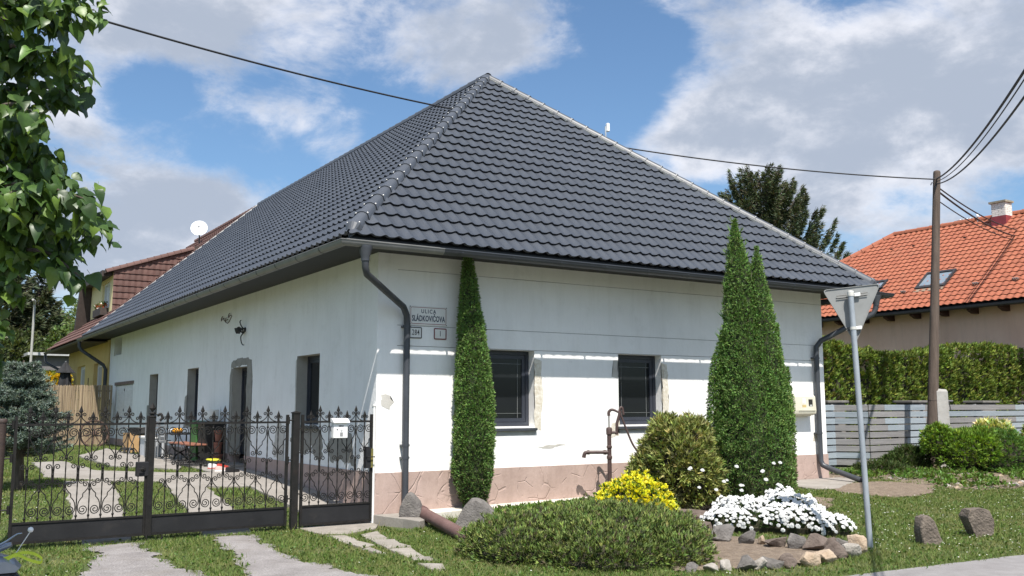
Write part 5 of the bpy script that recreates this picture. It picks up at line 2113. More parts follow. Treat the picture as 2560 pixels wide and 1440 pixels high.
def build_shrubs():
    core_m = mat('shrub_dark_core', (0.025, 0.024, 0.013), 0.95, base2=(0.05, 0.045, 0.025), scale=18)  # near black core colour with the inner shade of the bushes painted in
    up3 = lambda A, k: unit(A + np.array([0, 0, k]))
    # golden green globe thuja
    t = thing('globe_thuja', 'rounded olive green thuja bush between the yew and the yellow bush', 'thuja', (4.34, -1.93, -0.05))
    lob = [((4.40, -1.96, 0.70), 0.52, 0.58, 0.66), ((4.60, -2.08, 1.02), 0.30, 0.35, 0.40), ((4.22, -1.85, 1.08), 0.26, 0.3, 0.36), ((4.12, -1.80, 0.86), 0.28, 0.35, 0.36), ((4.02, -1.70, 0.42), 0.36, 0.4, 0.46), ((4.6, -2.1, 0.4), 0.45, 0.45, 0.5)]
    P_, A = mound(lob, 9500, 0.09, -0.75, 0.30, 3.6)
    V, c = sprays(P_, up3(A, 0.5), 5, 0.10, 0.024, 0.75, [(0.24, 0.27, 0.075, 3), (0.17, 0.205, 0.055, 3), (0.33, 0.33, 0.12, 1.8), (0.13, 0.115, 0.055, .8)], 0.22)
    foliage('foliage', [(V, c)], needlem, t)
    lobe_core(lob, 0.72, core_m, t)
    q = MB()
    for a in range(5):
        q.tube([(4.34 + .12 * math.cos(a), -1.93 + .12 * math.sin(a), -.1), (4.34 + .25 * math.cos(a), -1.93 + .25 * math.sin(a), .5)], 0.025, 6)
    q.build('stems', barkm, t)
    # yellow euonymus
    t = thing('yellow_euonymus', 'low dome of bright yellow and green euonymus under the hand pump', 'shrub', (3.2, -2.25, -0.08))
    lob = [((3.12, -2.35, 0.06), 0.54, 0.50, 0.52), ((3.36, -2.5, 0.0), 0.36, 0.42, 0.40), ((2.88, -2.2, -0.02), 0.36, 0.4, 0.38)]
    P_, A = mound(lob, 6000, 0.045, -0.15, 0.20, 4.2)
    V, c = sprays(P_, up3(A, 0.45), 4, 0.050, 0.030, 0.7, [(0.80, 0.76, 0.045, 5), (0.70, 0.70, 0.06, 2.2), (0.16, 0.24, 0.03, 1.8), (0.06, 0.12, 0.02, 1.2), (0.72, 0.66, 0.20, 0.5)], 0.13)
    foliage('foliage', [(V, c)], leafm, t)
    lobe_core(lob, 0.8, core_m, t)
    # spreading juniper in front
    t = thing('spreading_juniper', 'wide low dark green juniper mound at the front of the garden', 'juniper', (1.05, -4.2, -0.15))
    lob = [((1.02, -4.20, -0.06), 1.12, 1.10, 0.44), ((0.16, -3.72, -0.08), 0.62, 0.8, 0.38), ((1.48, -4.66, -0.08), 0.62, 0.7, 0.42), ((1.30, -3.55, -0.06), 0.72, 0.75, 0.40), ((0.60, -4.85, -0.1), 0.72, 0.6, 0.36), ((1.72, -4.1, -0.06), 0.40, 0.6, 0.38), ((1.25, -5.15, -0.12), 0.5, 0.4, 0.30)]
    P_, A = mound(lob, 32000, 0.07, -0.12, 0.34, 4.6)
    nb = np.array([noise.noise((float(a) * 2.2, float(b) * 2.2, float(z) * 3)) for a, b, z in P_])
    A2 = up3(A, 0.55)
    V, c = sprays(P_, A2, 4, 0.060, 0.014, 0.62, [(0.120, 0.175, 0.045, 3), (0.155, 0.21, 0.056, 2.8), (0.215, 0.26, 0.075, 1.8), (0.085, 0.095, 0.045, 1.2), (0.14, 0.11, 0.07, 0.5)], 0.2)
    foliage('foliage', [(V, c)], needlem, t)
    lobe_core(lob, 0.86, core_m, t)
    # white candytuft
    t = thing('candytuft', 'low mound of white flowering candytuft beside the road sign pole', 'flowers', (4.5, -4.0, -0.1))
    lob = [((4.78, -3.78, -0.02), 0.52, 0.48, 0.34), ((4.42, -4.22, -0.05), 0.58, 0.42, 0.27), ((3.95, -3.85, -0.05), 0.48, 0.36, 0.20), ((4.66, -4.62, -0.08), 0.34, 0.32, 0.20), ((3.68, -3.62, -0.03), 0.28, 0.3, 0.18), ((5.12, -3.45, 0.02), 0.34, 0.36, 0.34), ((4.15, -3.5, 0.02), 0.38, 0.36, 0.28)]
    P_, A = mound(lob, 9000, 0.05, 0.0, 0.15, 3.5)
    V, c = sprays(P_ - A * 0.03, up3(A, 0.8), 3, 0.055, 0.010, 0.5, [(0.035, 0.07, 0.014, 3), (0.05, 0.09, 0.02, 2)], 0.2)
    foliage('foliage', [(V, c)], needlem, t)
    lobe_core(lob, 0.85, core_m, t)
    # flower heads: small domed umbels
    fm = mat('candytuft_white', (0.58, 0.58, 0.565), 0.8, base2=(0.68, 0.68, 0.67), scale=30, bump=0.8, bscale=90)
    hb = MB()
    for k in range(7):
        a = k * 2 * math.pi / 6
        cx_, cy_, cz_ = (0, 0, 0.014) if k == 6 else (0.018 * math.cos(a), 0.018 * math.sin(a), 0.0)
        rr = 0.0165
        vs = [(cx_ + rr * math.cos(b), cy_ + rr * math.sin(b), cz_) for b in np.linspace(0, 2 * math.pi, 6)[:-1]] + [(cx_, cy_, cz_ + 0.020)]
        hb.add(vs, [(i, (i + 1) % 5, 5) for i in range(5)])
    hme = hb.mesh('flower_head', fm)
    P_, A = mound(lob, 3400, 0.02, 0.05, 0.2, 3.5)
    P_ = P_ + A * 0.02
    keep = rng.random(len(P_)) < np.clip(0.2 + 1.0 * ((P_[:, 2] + 0.10) / 0.30), 0.05, 1) * np.array([1.0 if noise.noise((float(a) * 3.2, float(b) * 3.2, 1)) > -.22 else .25 for a, b in P_[:, :2]])
    P_, A = P_[keep], A[keep]
    # a few stray heads climbing into the yew
    extra = []
    for _ in range(16):
        q = np.array([4.9, -3.3, 0.3]) + RL * rng.uniform(-1.2, 0.5) + np.array([0, 0, rng.uniform(0, .5)])
        extra.append(q)
    P_ = np.concatenate([P_, np.array(extra)])
    A = np.concatenate([A, np.tile([[-.3, -.6, .7]], (len(extra), 1))])
    dist = np.linalg.norm(P_ - np.array(CAM), axis=1)
    order = np.argsort(dist)
    bm = bmesh.new()
    tv = np.array([v.co[:] for v in hme.vertices])
    tf = [tuple(p.vertices) for p in hme.polygons]
    VV, FF, o = [], [], 0
    for n_, i in enumerate(order):
        z = Vector(A[i] + np.array([0, -.2, .6])).normalized()
        q = z.to_track_quat('Z', 'Y').to_matrix().to_4x4()
        s = float(rng.uniform(0.7, 1.15))
        M_ = Matrix.Translation(P_[i]) @ q @ Matrix.Rotation(rnd.uniform(0, 6.3), 4, 'Z') @ Matrix.Scale(s, 4)
        if n_ < 300:
            put('flower_head', hme, t, M_)
        else:
            Mn = np.array(M_)
            VV.append(tv @ Mn[:3, :3].T + Mn[:3, 3])
            FF.extend([tuple(x + o for x in f) for f in tf])
            o += len(tv)
    me = bpy.data.meshes.new('flower_heads')
    me.from_pydata(np.concatenate(VV).tolist(), [], FF)
    me.materials.append(fm)
    ob = link(bpy.data.objects.new('flower_heads', me), t)
    ob['kind'] = 'stuff'
    bm.free()


build_yews()
build_shrubs()

# ---------------------------------------------------------------- rocks
def rock_mesh(name, m, w, d, hgt, seed, pts=15, outline=None):
    rr = random.Random(seed)
    bm = bmesh.new()
    if outline:
        for (x, z) in outline:
            for yy in (-.5, .5):
                k = rr.uniform(.75, 1)
                bm.verts.new((x * w, yy * d * k, z * hgt))
        pts = 0
    for i in range(pts):
        v = Vector((rr.gauss(0, 1), rr.gauss(0, 1), rr.gauss(0, 1))).normalized()
        k = rr.uniform(0.75, 1.0)
        bm.verts.new((v.x * w / 2 * k * 1.08, v.y * d / 2 * k * 1.08, v.z * hgt / 2 * k * 1.1 + hgt * 0.42))
    bmesh.ops.convex_hull(bm, input=bm.verts)
    for v in [v for v in bm.verts if not v.link_faces]:
        bm.verts.remove(v)
    bmesh.ops.bevel(bm, geom=bm.edges[:], offset=min(w, d, hgt) * 0.06, segments=1, affect='EDGES', clamp_overlap=True)
    bmesh.ops.triangulate(bm, faces=bm.faces)
    bmesh.ops.subdivide_edges(bm, edges=bm.edges[:], cuts=1, use_grid_fill=True)
    bmesh.ops.subdivide_edges(bm, edges=bm.edges[:], cuts=1, use_grid_fill=True)
    sc = min(w, d, hgt)
    for v in bm.verts:
        n1 = noise.noise(v.co * (3.0 / sc) + Vector((seed, 0, 0)))
        n2 = noise.noise(v.co * (9.0 / sc) + Vector((0, seed, 0)))
        v.co += v.co.normalized() * sc * (0.05 * n1 + 0.028 * n2)
    me = bpy.data.meshes.new(name)
    bm.to_mesh(me)
    bm.free()
    me.materials.append(m)
    me.polygons.foreach_set('use_smooth', [True] * len(me.polygons))
    me.set_sharp_from_angle(angle=R(28))
    return me


def build_rocks():
    def rm(name, a, b, st=(0.30, 0.28, 0.24)):
        return mat(name, a, 0.95, base2=b, scale=7, bump=0.8, bscale=38, detail=10, stain=(st, 9, 0.56, 0.72, 0.5), bdist=0.02)
    grey = rm('grey_rock', (0.105, 0.095, 0.088), (0.185, 0.17, 0.157))
    brown = rm('brown_rock', (0.09, 0.067, 0.055), (0.165, 0.13, 0.108), (0.26, 0.22, 0.17))
    tan = rm('tan_rock', (0.30, 0.22, 0.15), (0.44, 0.35, 0.26), (0.2, 0.16, .12))
    pale = rm('pale_rock', (0.25, 0.225, 0.195), (0.38, 0.35, 0.31))
    lichen = mat('lichen_rock', (0.10, 0.08, 0.065), 0.95, base2=(0.19, 0.155, 0.125), scale=6, bump=0.9, bscale=34, detail=10, stain=((0.32, 0.24, 0.07), 4.5, 0.62, 0.72, 0.75), bdist=0.03)

    def rock(x, y, w, d, hgt, m, label, seed, group=None, rz=0.0, tilt=0.0, z=None, name='rock', pts=15, outline=None):
        me = rock_mesh(name, m, w, d, hgt, seed, pts, outline)
        o = bpy.data.objects.new(name, me)
        COL.objects.link(o)
        o.location = (x, y, (hz(x, y) if z is None else z) - hgt * 0.12)
        o.rotation_euler = (tilt, 0, rz - YAW)
        tag(o, label, 'rock', group)
        return o
    rock(0.40, -0.42, 0.34, 0.30, 0.38, grey, 'pale grey boulder in front of the foot of the left downpipe', 3, z=0.0, outline=[(-.45, -.02), (.42, -.02), (.52, .3), (.40, .62), (.1, .98), (-.12, 1.0), (-.38, .62), (-.5, .25)])
    rock(1.0, -1.30, 0.66, 0.36, 0.46, grey, 'big grey pointed boulder under the narrow yew', 12, outline=[(-.5, -.1), (.5, -.1), (.48, .5), (.36, .72), (.24, .66), (.12, .98), (-.08, 1.0), (-.25, .72), (-.45, .2)])
    rock(1.75, -1.55, 0.55, 0.35, 0.24, pale, 'flat grey stone behind the left end of the juniper', 5)
    rock(3.95, -2.75, 1.15, 0.5, 0.26, brown, 'long dark flat stone lying under the thuja bush', 6, rz=.2)
    rock(5.09, -5.86, 0.31, 0.22, 0.41, lichen, 'slanting brown standing stone on the lawn nearer the sign pole', 27, rz=.1, outline=[(-.36, -.1), (.42, -.1), (.5, .12), (.30, .45), (.12, .86), (-.12, 1.0), (-.38, .95), (-.5, .62), (-.46, .3)])
    rock(6.28, -5.8, 0.38, 0.24, 0.43, lichen, 'broad upright brown stone on the lawn farther from the sign pole', 31, rz=.1, outline=[(-.10, -.1), (.30, -.1), (.46, .25), (.5, .62), (.36, .92), (.05, 1.0), (-.40, .95), (-.5, .72), (-.34, .35)])
    G_ = 'stones edging the flower bed'
    back = [(3.03, -3.69, .40, .20, grey, 'dark low stone half under the juniper in the back row of the bed edging'), (3.34, -3.62, .26, .16, brown, 'small brown stone left of the big slab in the back row of the bed edging'),
            (2.93, -4.35, .34, .27, grey, 'biggest dark slab leaning in the back row of the bed edging'), (3.03, -4.66, .26, .24, grey, 'dark broken stone against the right side of the biggest slab'),
            (2.80, -4.12, .20, .13, brown, 'small low stone in front of the biggest dark slab'), (3.13, -4.83, .14, .14, tan, 'tiny tan stone between two dark stones of the back row'),
            (3.17, -5.05, .33, .17, brown, 'long flat brown stone in the middle of the back row'), (3.25, -5.30, .27, .25, grey, 'grey stone with a pointed top in the back row of the bed edging'),
            (3.34, -5.52, .33, .24, brown, 'rounded brown stone near the right end of the back row'), (3.50, -5.60, .18, .18, brown, 'narrow upright stone right of the rounded brown one'),
            (3.70, -5.58, .24, .15, grey, 'low grey stone partly in the grass by the sign pole'), (3.62, -5.90, .26, .26, tan, 'pale sandy stone at the right corner of the bed edging')]
    front = [(3.38, -5.98, .28, .2, pale, 'pale square stone next to the sandy corner stone'), (3.02, -6.02, .30, .22, brown, 'large brown stone in the right part of the front row'),
             (2.70, -6.12, .28, .16, tan, 'pinkish tan stone beside the large brown stone of the front row'), (2.45, -6.16, .28, .16, tan, 'long flat tan stone in the front row of the bed edging'),
             (2.30, -5.98, .20, .13, brown, 'small brown stone behind the long tan stone'), (2.16, -6.10, .20, .12, brown, 'low brown stone left of the long tan stone'),
             (1.97, -6.06, .26, .16, grey, 'grey block in the middle of the front row of the bed edging'), (1.76, -6.03, .22, .17, pale, 'whitish stone left of the grey front block'),
             (1.60, -6.0, .24, .17, grey, 'broad dark stone in the left part of the front row'), (1.40, -5.94, .16, .15, pale, 'small upright stone in the left part of the front row'),
             (1.22, -5.86, .20, .10, pale, 'flat pale stone near the juniper in the front row'), (1.03, -5.78, .18, .12, grey, 'last small stone of the front row, touching the juniper')]
    for i, (x, y, w, hh, m, lab) in enumerate(back + front):
        rock(x, y, w * 1.12, w * rnd.uniform(.65, .9), hh * 1.25, m, lab, 40 + i, G_, rz=rnd.uniform(-.4, .4), tilt=rnd.uniform(-.2, .2), name='border_stone', pts=13)
    # rubble strip by the fence: too many to count
    mb = MB()
    mats_ = [pale, tan, grey]
    for i in range(150):
        x = rnd.uniform(10.6, 17.5)
        y = rnd.uniform(-3.2, 0.4)
        if not in_poly(np.array([x]), np.array([y]), STRIP)[0]:
            continue
        me = rock_mesh('tmp', pale, rnd.uniform(.08, .30), rnd.uniform(.08, .22), rnd.uniform(.06, .15), 200 + i, 10) if i % 6 == 0 else None
        mb.cur = i % 3
        z = hz(x, y)
        if me:
            vs = [v.co + Vector((x, y, z - .02)) for v in me.vertices]
            mb.add(vs, [tuple(p.vertices) for p in me.polygons])
            bpy.data.meshes.remove(me)
        else:
            s = rnd.uniform(.03, .08)
            M_ = T(x, y, z + s * .2) @ Matrix.Rotation(rnd.uniform(0, 6), 4, 'Z')
            mb.add([M_ @ Vector((a * s * rnd.uniform(.8, 1.3), b * s, c * s * .6)) for a, b, c in ((1, 0, -.4), (-.4, .9, -.4), (-.6, -.8, -.4), (.2, .1, .8), (.8, .7, .1))],
                   [(0, 1, 3), (1, 2, 3), (2, 0, 3), (0, 1, 4), (0, 2, 1), (3, 0, 4), (1, 3, 4)])
    o = mb.build('rubble', mats_)
    o['kind'] = 'stuff'


build_rocks()
# ---------------------------------------------------------------- neighbouring houses
def build_yellow():
    yel = mat('yellow_render', (0.60, 0.43, 0.16), 0.92, base2=(0.67, 0.49, 0.20), scale=2, bump=0.2, bscale=25)
    yel_l = mat('pale_yellow_render', (0.72, 0.60, 0.32), 0.92, base2=(0.78, 0.66, 0.38), scale=2, bump=0.2, bscale=25)
    btile = mat('brown_concrete_tile', (0.090, 0.044, 0.036), 0.8, base2=(0.125, 0.066, 0.054), scale=5, bump=0.3, bscale=60, rnd_obj=0.14)
    bdark = mat('dark_brown_board', (0.045, 0.032, 0.027), 0.7, var=.25, scale=6)
    gut = mat('brown_grey_gutter', (0.085, 0.070, 0.063), .5, var=.15)
    wf = mat('white_window_frame', (0.74, 0.74, 0.73), .45, var=.04)
    curtain = mat('curtained_glass', (0.42, 0.43, 0.45), 0.25, base2=(0.52, 0.53, 0.55), scale=2, stretch=(1, 6, .3))
    t = thing('yellow_house', 'yellow rendered terraced house with a brown tiled roof behind the white house', 'house', (0, 26.5, 0.3))
    X0 = -0.05
    mp = lambda u, d, z: (X0 + d, u, z)
    ops = [(23.25, 25.0, 2.0, 3.24), (26.95, 28.85, 2.0, 3.28)]
    w = MB()
    wall(w, WY + .02, 31.3, 0.2, 3.98, ops, 0.3, mp)
    w.box((X0 + .31, 31.0, 0.2), (10.4, 31.3, 3.98))
    w.build('wall', yel, t)
    for u0, u1, z0, z1 in ops:
        window(t, u0 + .005, u1 - .005, z0 + .005, z1 - .005, 0.14, mp, wf, glass_m=curtain, sill_m=gut)
    q = MB()
    q.box((X0 - .012, 26.0, 2.25), (X0 - .001, 26.12, 2.75))
    q.build('wall_plate', bdark, t)
    # roof deck, soffit and gutter
    e = 0.85
    ze = EZ - 0.03
    y0, y1 = YR + .08, 31.6
    rd = MB()
    zr = ze + SL * (APX + e)
    rd.add([(-e, y0, ze - .03), (-e, y1, ze - .03), (APX, y1, zr - .03), (APX, y0, zr - .03), (2 * APX + e, y0, ze - .03), (2 * APX + e, y1, ze - .03)], [(0, 1, 2, 3), (3, 2, 5, 4), (0, 3, 4), (1, 5, 2), (0, 4, 5, 1)])
    rd.build('roof', bdark, t)
    q = MB()
    q.box((-e + .02, y0, ze - .12), (X0 - .002, y1, ze - .1))
    q.build('soffit', bdark, t)
    lenB = (APX + e) / math.cos(math.atan(SL))
    c, s = math.cos(math.atan(SL)), math.sin(math.atan(SL))
    tm = tile_template(0.30, 0.34, 0.03, 0.04, 6, 1.1)
    ln = y1 - y0
    tile_field(t, 'roof_tile', btile, (-e - .03, y1, ze), (0, -1, 0), (c, 0, s), ln, lenB, 0.30, 0.34, tm, [], 190,
               lambda u, v: 2 if 0 <= u and u + .29 < ln and v + .3 < lenB else 0, lambda P: P.z * 3 - P.y * .0)
    caps(t, (APX, y1, zr + .03), (APX, y0, zr + .03), 24, 0.12, btile, screws=False, name='ridge_tile')
    g = MB()
    c0, r0 = 0.09, 0.072
    zg = ze - 0.085
    pr = [(c0 + r0 * math.cos(a), zg + r0 * math.sin(a)) for a in np.linspace(math.pi, 2 * math.pi, 8)] + [(c0 + .064 * math.cos(a), zg + .064 * math.sin(a)) for a in np.linspace(2 * math.pi, math.pi, 8)]
    g.sweep([(-e, y1 + .1), (-e, y0 + .05)], pr)
    g.build('gutter', gut, t, smooth=40)
    q = MB()
    q.tube([(-e - .09, y1 + .02, zg - .05), (-e - .09, y1 + .02, zg - .33), (-e - .05, y1 + .0, zg - .42), (-.2, y1 - .5, 3.1), (-.12, y1 - .5, 2.9), (-.12, y1 - .5, .4)], 0.055, 9)
    q.build('downpipe', mat('anthracite_gutter', (.04, .044, .052)), t, smooth=50)
    q = MB()
    q.tube([(-.99, YR - .02, 3.92), (-.985, YR - .02, 3.72), (-.92, YR - .03, 3.6), (-.2, YR - .12, 3.1), (-.12, YR - .12, 2.95), (-.12, YR - .12, .4)], 0.06, 9)
    q.build('downpipe', mat('anthracite_gutter', (.04, .044, .052)), t, smooth=50)
    # verge flashing between the two roofs
    q = MB()
    P0 = Vector((-EO + .05, YR + .02, EZ + .05))
    P1 = Vector((APX, YR + .02, APZ + .04))
    n = 16
    for i in range(n):
        a, b = P0.lerp(P1, i / n + .002), P0.lerp(P1, (i + 1) / n)
        q.prism([a, b, b + Vector((0, .10, 0)), a + Vector((0, .10, 0))], Vector((-s, 0, c)) * 0.05)
    q.build('flashing', mat('pale_flashing', (0.55, 0.53, 0.50), .6, var=.15), t)
    # dormer
    yd0, yd1, xd = 24.5, 29.4, 0.42
    zm = lambda x: ze + SL * (x + e)
    zt = lambda x: 6.70 + .36 * (x - .26)
    q = MB()
    mpd = lambda u, d, z: (xd + d, u, z)
    wall(q, yd0 + .02, yd1, zm(xd) - .1, zt(xd) - .02, [(25.25, 26.85, 5.45, 6.48)], 0.2, mpd)
    dm = q.build('dormer', yel_l, t)
    window_parent = dm
    w = MB()
    ring(w, 25.26, 26.84, 5.46, 6.47, 0.07, .08, .15, mpd)
    for u in (26.02,):
        pbox(w, u, u + .06, .08, .15, 5.53, 6.40, mpd)
    w.build('dormer_window', wf, dm)
    w = MB()
    pbox(w, 25.33, 26.77, .11, .13, 5.53, 6.40, mpd)
    w.build('dormer_pane', curtain, dm)
    xe = (zt(0) + .36 * 0 - zm(0)) / (SL - .36)
    q = MB()
    q.prism([(xd, yd0 + .03, zm(xd) - .05), (xd, yd0 + .03, zt(xd)), (xe, yd0 + .03, zt(xe))], (0, .1, 0))
    q.build('dormer_cheek', bdark, dm)
    q = MB()
    q.prism([(xd - .35, yd0 - .05, zt(xd - .35)), (xe, yd0 - .05, zt(xe)), (xe, yd0 - .05, zt(xe) + .12), (xd - .35, yd0 - .05, zt(xd - .35) + .12)], (0, yd1 - yd0 + .25, 0))
    q.prism([(xd - .40, yd0 + .2, zt(xd) - .22), (xd - .40, yd0 + .2, zt(xd) + .02), (xd - .02, yd0 + .2, zt(xd) + .02), (xd - .02, yd0 + .2, zt(xd) - .16)], (0, yd1 - yd0, 0))
    q.prism([(xd - .45, yd1 - .15, zt(xd)), (xd - .55, yd1 + .15, zm(xd) - .3), (xd + .1, yd1 + .15, zm(xd) - .2), (xd + .1, yd1 - .15, zt(xd))], (0, .25, 0))
    q.build('dormer_eave', bdark, dm)
    fl = [(Vector((.26, 0, 6.70)), Vector((-.36, 0, 1)).normalized()), (Vector((-e, 0, ze + .02)), Vector((SL, 0, -1)).normalized()), (Vector((xd - .03, 0, 0)), Vector((-1, 0, 0)))]
    tm2 = tile_template(0.22, 0.24, 0.028, 0.036, 6, 1.1)
    zb = zm(xd) - .15

    def ind(u, v):
        x0_, x1_ = xd - .06 + u, xd - .06 + u + .22
        z0_, z1_ = zb + v, zb + v + .26
        if x1_ < xd or z1_ < zm(x0_) or z0_ > zt(x1_) or x0_ > xe:
            return 0
        return 2 if (x0_ >= xd - .03 and z0_ > zm(x1_) and z1_ < zt(x0_)) else 1
    tile_field(t, 'cheek_tile', btile, (xd - .06, yd0, zb), (1, 0, 0), (0, 0, 1), 5.2, 4.0, 0.22, 0.24, tm2, fl, 110, ind, dcam)
    caps(t, (xd - .3, yd0 - .02, zt(xd - .3) + .06), (xe - .2, yd0 - .02, zt(xe - .2) + .06), 13, 0.12, btile, screws=False, name='verge_tile')
    # flower box under the dormer window
    b = thing('flower_box', 'dark wooden flower box with red and white flowers under the dormer window', 'flower box', (0.3, 26.0, 5.15))
    q = MB()
    q.box((0.12, 25.3, 5.14), (0.40, 27.0, 5.42))
    q.build('box', bdark, b)
    P_ = np.stack([rng.uniform(.14, .38, 260), rng.uniform(25.35, 26.95, 260), rng.uniform(5.40, 5.62, 260)], 1)
    V, cc = sprays(P_, np.tile([[0, 0, 1.0]], (260, 1)), 2, 0.09, 0.05, .9, [(.05, .1, .02, 3), (.5, .06, .04, 1.3), (.7, .66, .6, 1.2), (.55, .22, .05, .6)], .2)
    foliage('flowers', [(V, cc)], leafm, b)
    # satellite dish on the brown roof
    wp = mat('white_enamel', (0.8, 0.8, 0.79))
    t2 = thing('satellite_dish', 'white satellite dish standing on the brown ridge', 'satellite dish', (4.0, 26.8, 8.5))
    c = Vector((4.05, 26.7, 9.12))
    q = MB()
    face = Vector((-.35, -.9, .28)).normalized()
    M_ = Matrix.Translation(c) @ face.to_track_quat('Z', 'Y').to_matrix().to_4x4()
    prof = [(0.001, -0.05), (.12, -0.044), (.22, -.028), (.30, -.006), (.335, .012), (.342, .012), (.30, -.016), (.22, -.038), (.12, -.055), (.001, -.06)]
    q.lathe(prof, 24, M_)
    q.build('reflector', wp, t2, smooth=60)
    q = MB()
    q.tube([M_ @ Vector((.0, -.30, 0)), M_ @ Vector((.03, -.12, .36))], 0.014, 6)
    q.tube([M_ @ Vector((.03, -.12, .36)), M_ @ Vector((.03, -.06, .30))], 0.035, 8)
    q.build('feed_arm', mat('galvanised_steel', (.36, .4, .44)), t2)
    q = MB()
    q.tube([c + Vector((.04, .06, -.1)), c + Vector((.04, .08, -1.0))], 0.028, 8)
    q.build('mast', mat('dark_rail', (.05, .05, .05)), t2)


build_yellow()


def build_orange():
    ot = mat('orange_clay_tile', (0.265, 0.074, 0.036), 0.75, base2=(0.335, 0.108, 0.054), scale=2.5, bump=0.2, bscale=60, rnd_obj=0.12,
             stain=((0.20, 0.10, 0.065), 1.6, 0.54, 0.78, 0.55), speck=(14, .10))
    pink = mat('pink_render', (0.72, 0.46, 0.34), 0.92, base2=(0.79, 0.53, 0.40), scale=1.2, bump=0.2, bscale=30, streak=.3)
    dk = mat('dark_eave', (0.03, 0.03, 0.033), .6, var=.2)
    rb = mat('rafter_wood', (0.06, 0.025, 0.018), .8, var=.2)
    t = thing('orange_roof_house', 'pink house with a bright orange tiled roof behind the hedge', 'house', (23, 4, 0.1))
    X1, ZE, YL, YN = 22.15, 4.83, 14.6, -9.0
    s_ = 0.78
    XR = 26.6
    ZR_ = ZE + s_ * (XR - X1)
    ln = math.hypot(XR - X1, ZR_ - ZE)
    c, s = (XR - X1) / ln, (ZR_ - ZE) / ln
    hipy = YL - 9.4
    q = MB()
    mpo = lambda u, d, z: (X1 + .55 + d, u, z)
    wall(q, YN, YL - .5, 0, ZE - .02, [], .3, mpo)
    q.box((X1 + .86, YL - .8, 0), (2 * XR - X1 - .6, YL - .5, ZE - .02))
    q.build('wall', pink, t)
    q = MB()
    q.add([(X1, YN, ZE - .05), (X1, YL, ZE - .05), (2 * XR - X1, YL, ZE - .05), (2 * XR - X1, YN, ZE - .05), (XR, YL - hipy, ZR_ - .05), (XR, YN, ZR_ - .05)],
          [(0, 1, 4, 5), (1, 2, 4), (2, 3, 5, 4), (0, 5, 3), (3, 2, 1, 0)])
    q.build('roof', dk, t)
    tm = tile_template(0.23, 0.268, 0.036, 0.028, 6, 0.9)
    W_ = YL - YN

    def ino(u, v):
        b = (v + .27) * c * hipy / (XR - X1)
        a = v * c * hipy / (XR - X1)
        if v + .26 > ln:
            return 0
        if u > b and u + .23 < W_:
            return 2
        return 1 if u + .23 > a and u + .23 < W_ else 0
    hd = Vector((XR - X1, -hipy, 0)).normalized()
    tile_field(t, 'roof_tile', ot, (X1 - .04, YL, ZE), (0, -1, 0), (c, 0, s), W_, ln, 0.23, 0.268, tm, [(Vector((X1, YL, ZE)), Vector((hd.y, -hd.x, 0)) * -1)], 300, ino,
               lambda P: dcam(P) + (100 if P.y < -.5 else 0))
    caps(t, (X1 + .1, YL - .1, ZE + .12), (XR, YL - hipy, ZR_ + .06), 16, 0.13, ot, screws=False, name='hip_tile')
    caps(t, (XR, YL - hipy, ZR_ + .05), (XR, YN, ZR_ + .05), 36, 0.13, ot, screws=False, name='ridge_tile')
    q = MB()
    q.sweep([(X1, YL), (X1, YN)], [(0.02 + .1 * 0, ZE - .13), (.07, ZE - .16), (.13, ZE - .13), (.14, ZE - .06), (.125, ZE - .06), (.07, ZE - .13), (.03, ZE - .1)])
    q.box((X1 - .0, YN, ZE - .16), (X1 + .03, YL, ZE - .051))
    q.build('gutter', dk, t)
    for k in range(20):
        y = YL - .6 - k * 1.02
        q = MB()
        q.prism([(X1 + .06, y, ZE - .2), (X1 + .06, y, ZE - .06), (X1 + .55, y, ZE - .06), (X1 + .55, y, ZE - .30), (X1 + .3, y, ZE - .30)], (0, .12, 0))
        q.build('rafter_end', rb, t)
    on = lambda x, y, up_=0: Vector((x, y, ZE + s_ * (x - X1))) + Vector((-s, 0, c)) * up_
    gm = mat('sky_glass', (0.20, 0.24, 0.28), 0.08, var=.1)
    for (xa, xb, ya, yb) in ((23.05, 23.85, 5.15, 6.25), (23.15, 23.75, 7.75, 8.7), (23.3, 23.85, 9.4, 10.9)):
        q = MB()
        for (a, b, cc, d) in ((xa, xa + .10, ya, yb), (xb - .08, xb, ya, yb), (xa + .10, xb - .08, ya, ya + .07), (xa + .10, xb - .08, yb - .07, yb)):
            q.prism([on(a, cc, .02), on(b, cc, .02), on(b, d, .02), on(a, d, .02)], Vector((-s, 0, c)) * .10)
        f = q.build('roof_window', dk, t)
        q = MB()
        q.prism([on(xa + .1, ya + .07, .06), on(xb - .08, ya + .07, .06), on(xb - .08, yb - .07, .06), on(xa + .1, yb - .07, .06)], Vector((-s, 0, c)) * .02)
        q.build('pane', gm, f)
        q = MB()
        q.prism([on(xa - .12, ya, .05), on(xa - .005, ya, .07), on(xa - .005, yb, .07), on(xa - .12, yb, .05)], Vector((-s, 0, c)) * .01)
        q.build('flashing', mat('dull_flashing', (.28, .2, .14), .7), f)
    for y in (8.9, 7.95, 6.95, 5.9, 4.8, 3.7):
        q = MB()
        M_ = along(on(25.9, y, .05), on(25.4, y, .05))
        q.lathe([(.11, 0), (.10, .03), (.05, .06)], 8, Matrix.Translation(on(25.75, y, .03)) @ Vector((-s, 0, c)).to_track_quat('Z', 'Y').to_matrix().to_4x4())
        v = q.build('vent_tile', ot, t)
        q = MB()
        q.prism([on(25.63, y - .07, .035), on(25.63, y + .07, .035), on(25.635, y + .04, .09), on(25.635, y - .04, .09)], Vector((-c, 0, -s)) * .02)
        q.build('vent_mouth', mat('pipe_dark_inside', (.006, .006, .007)), v)
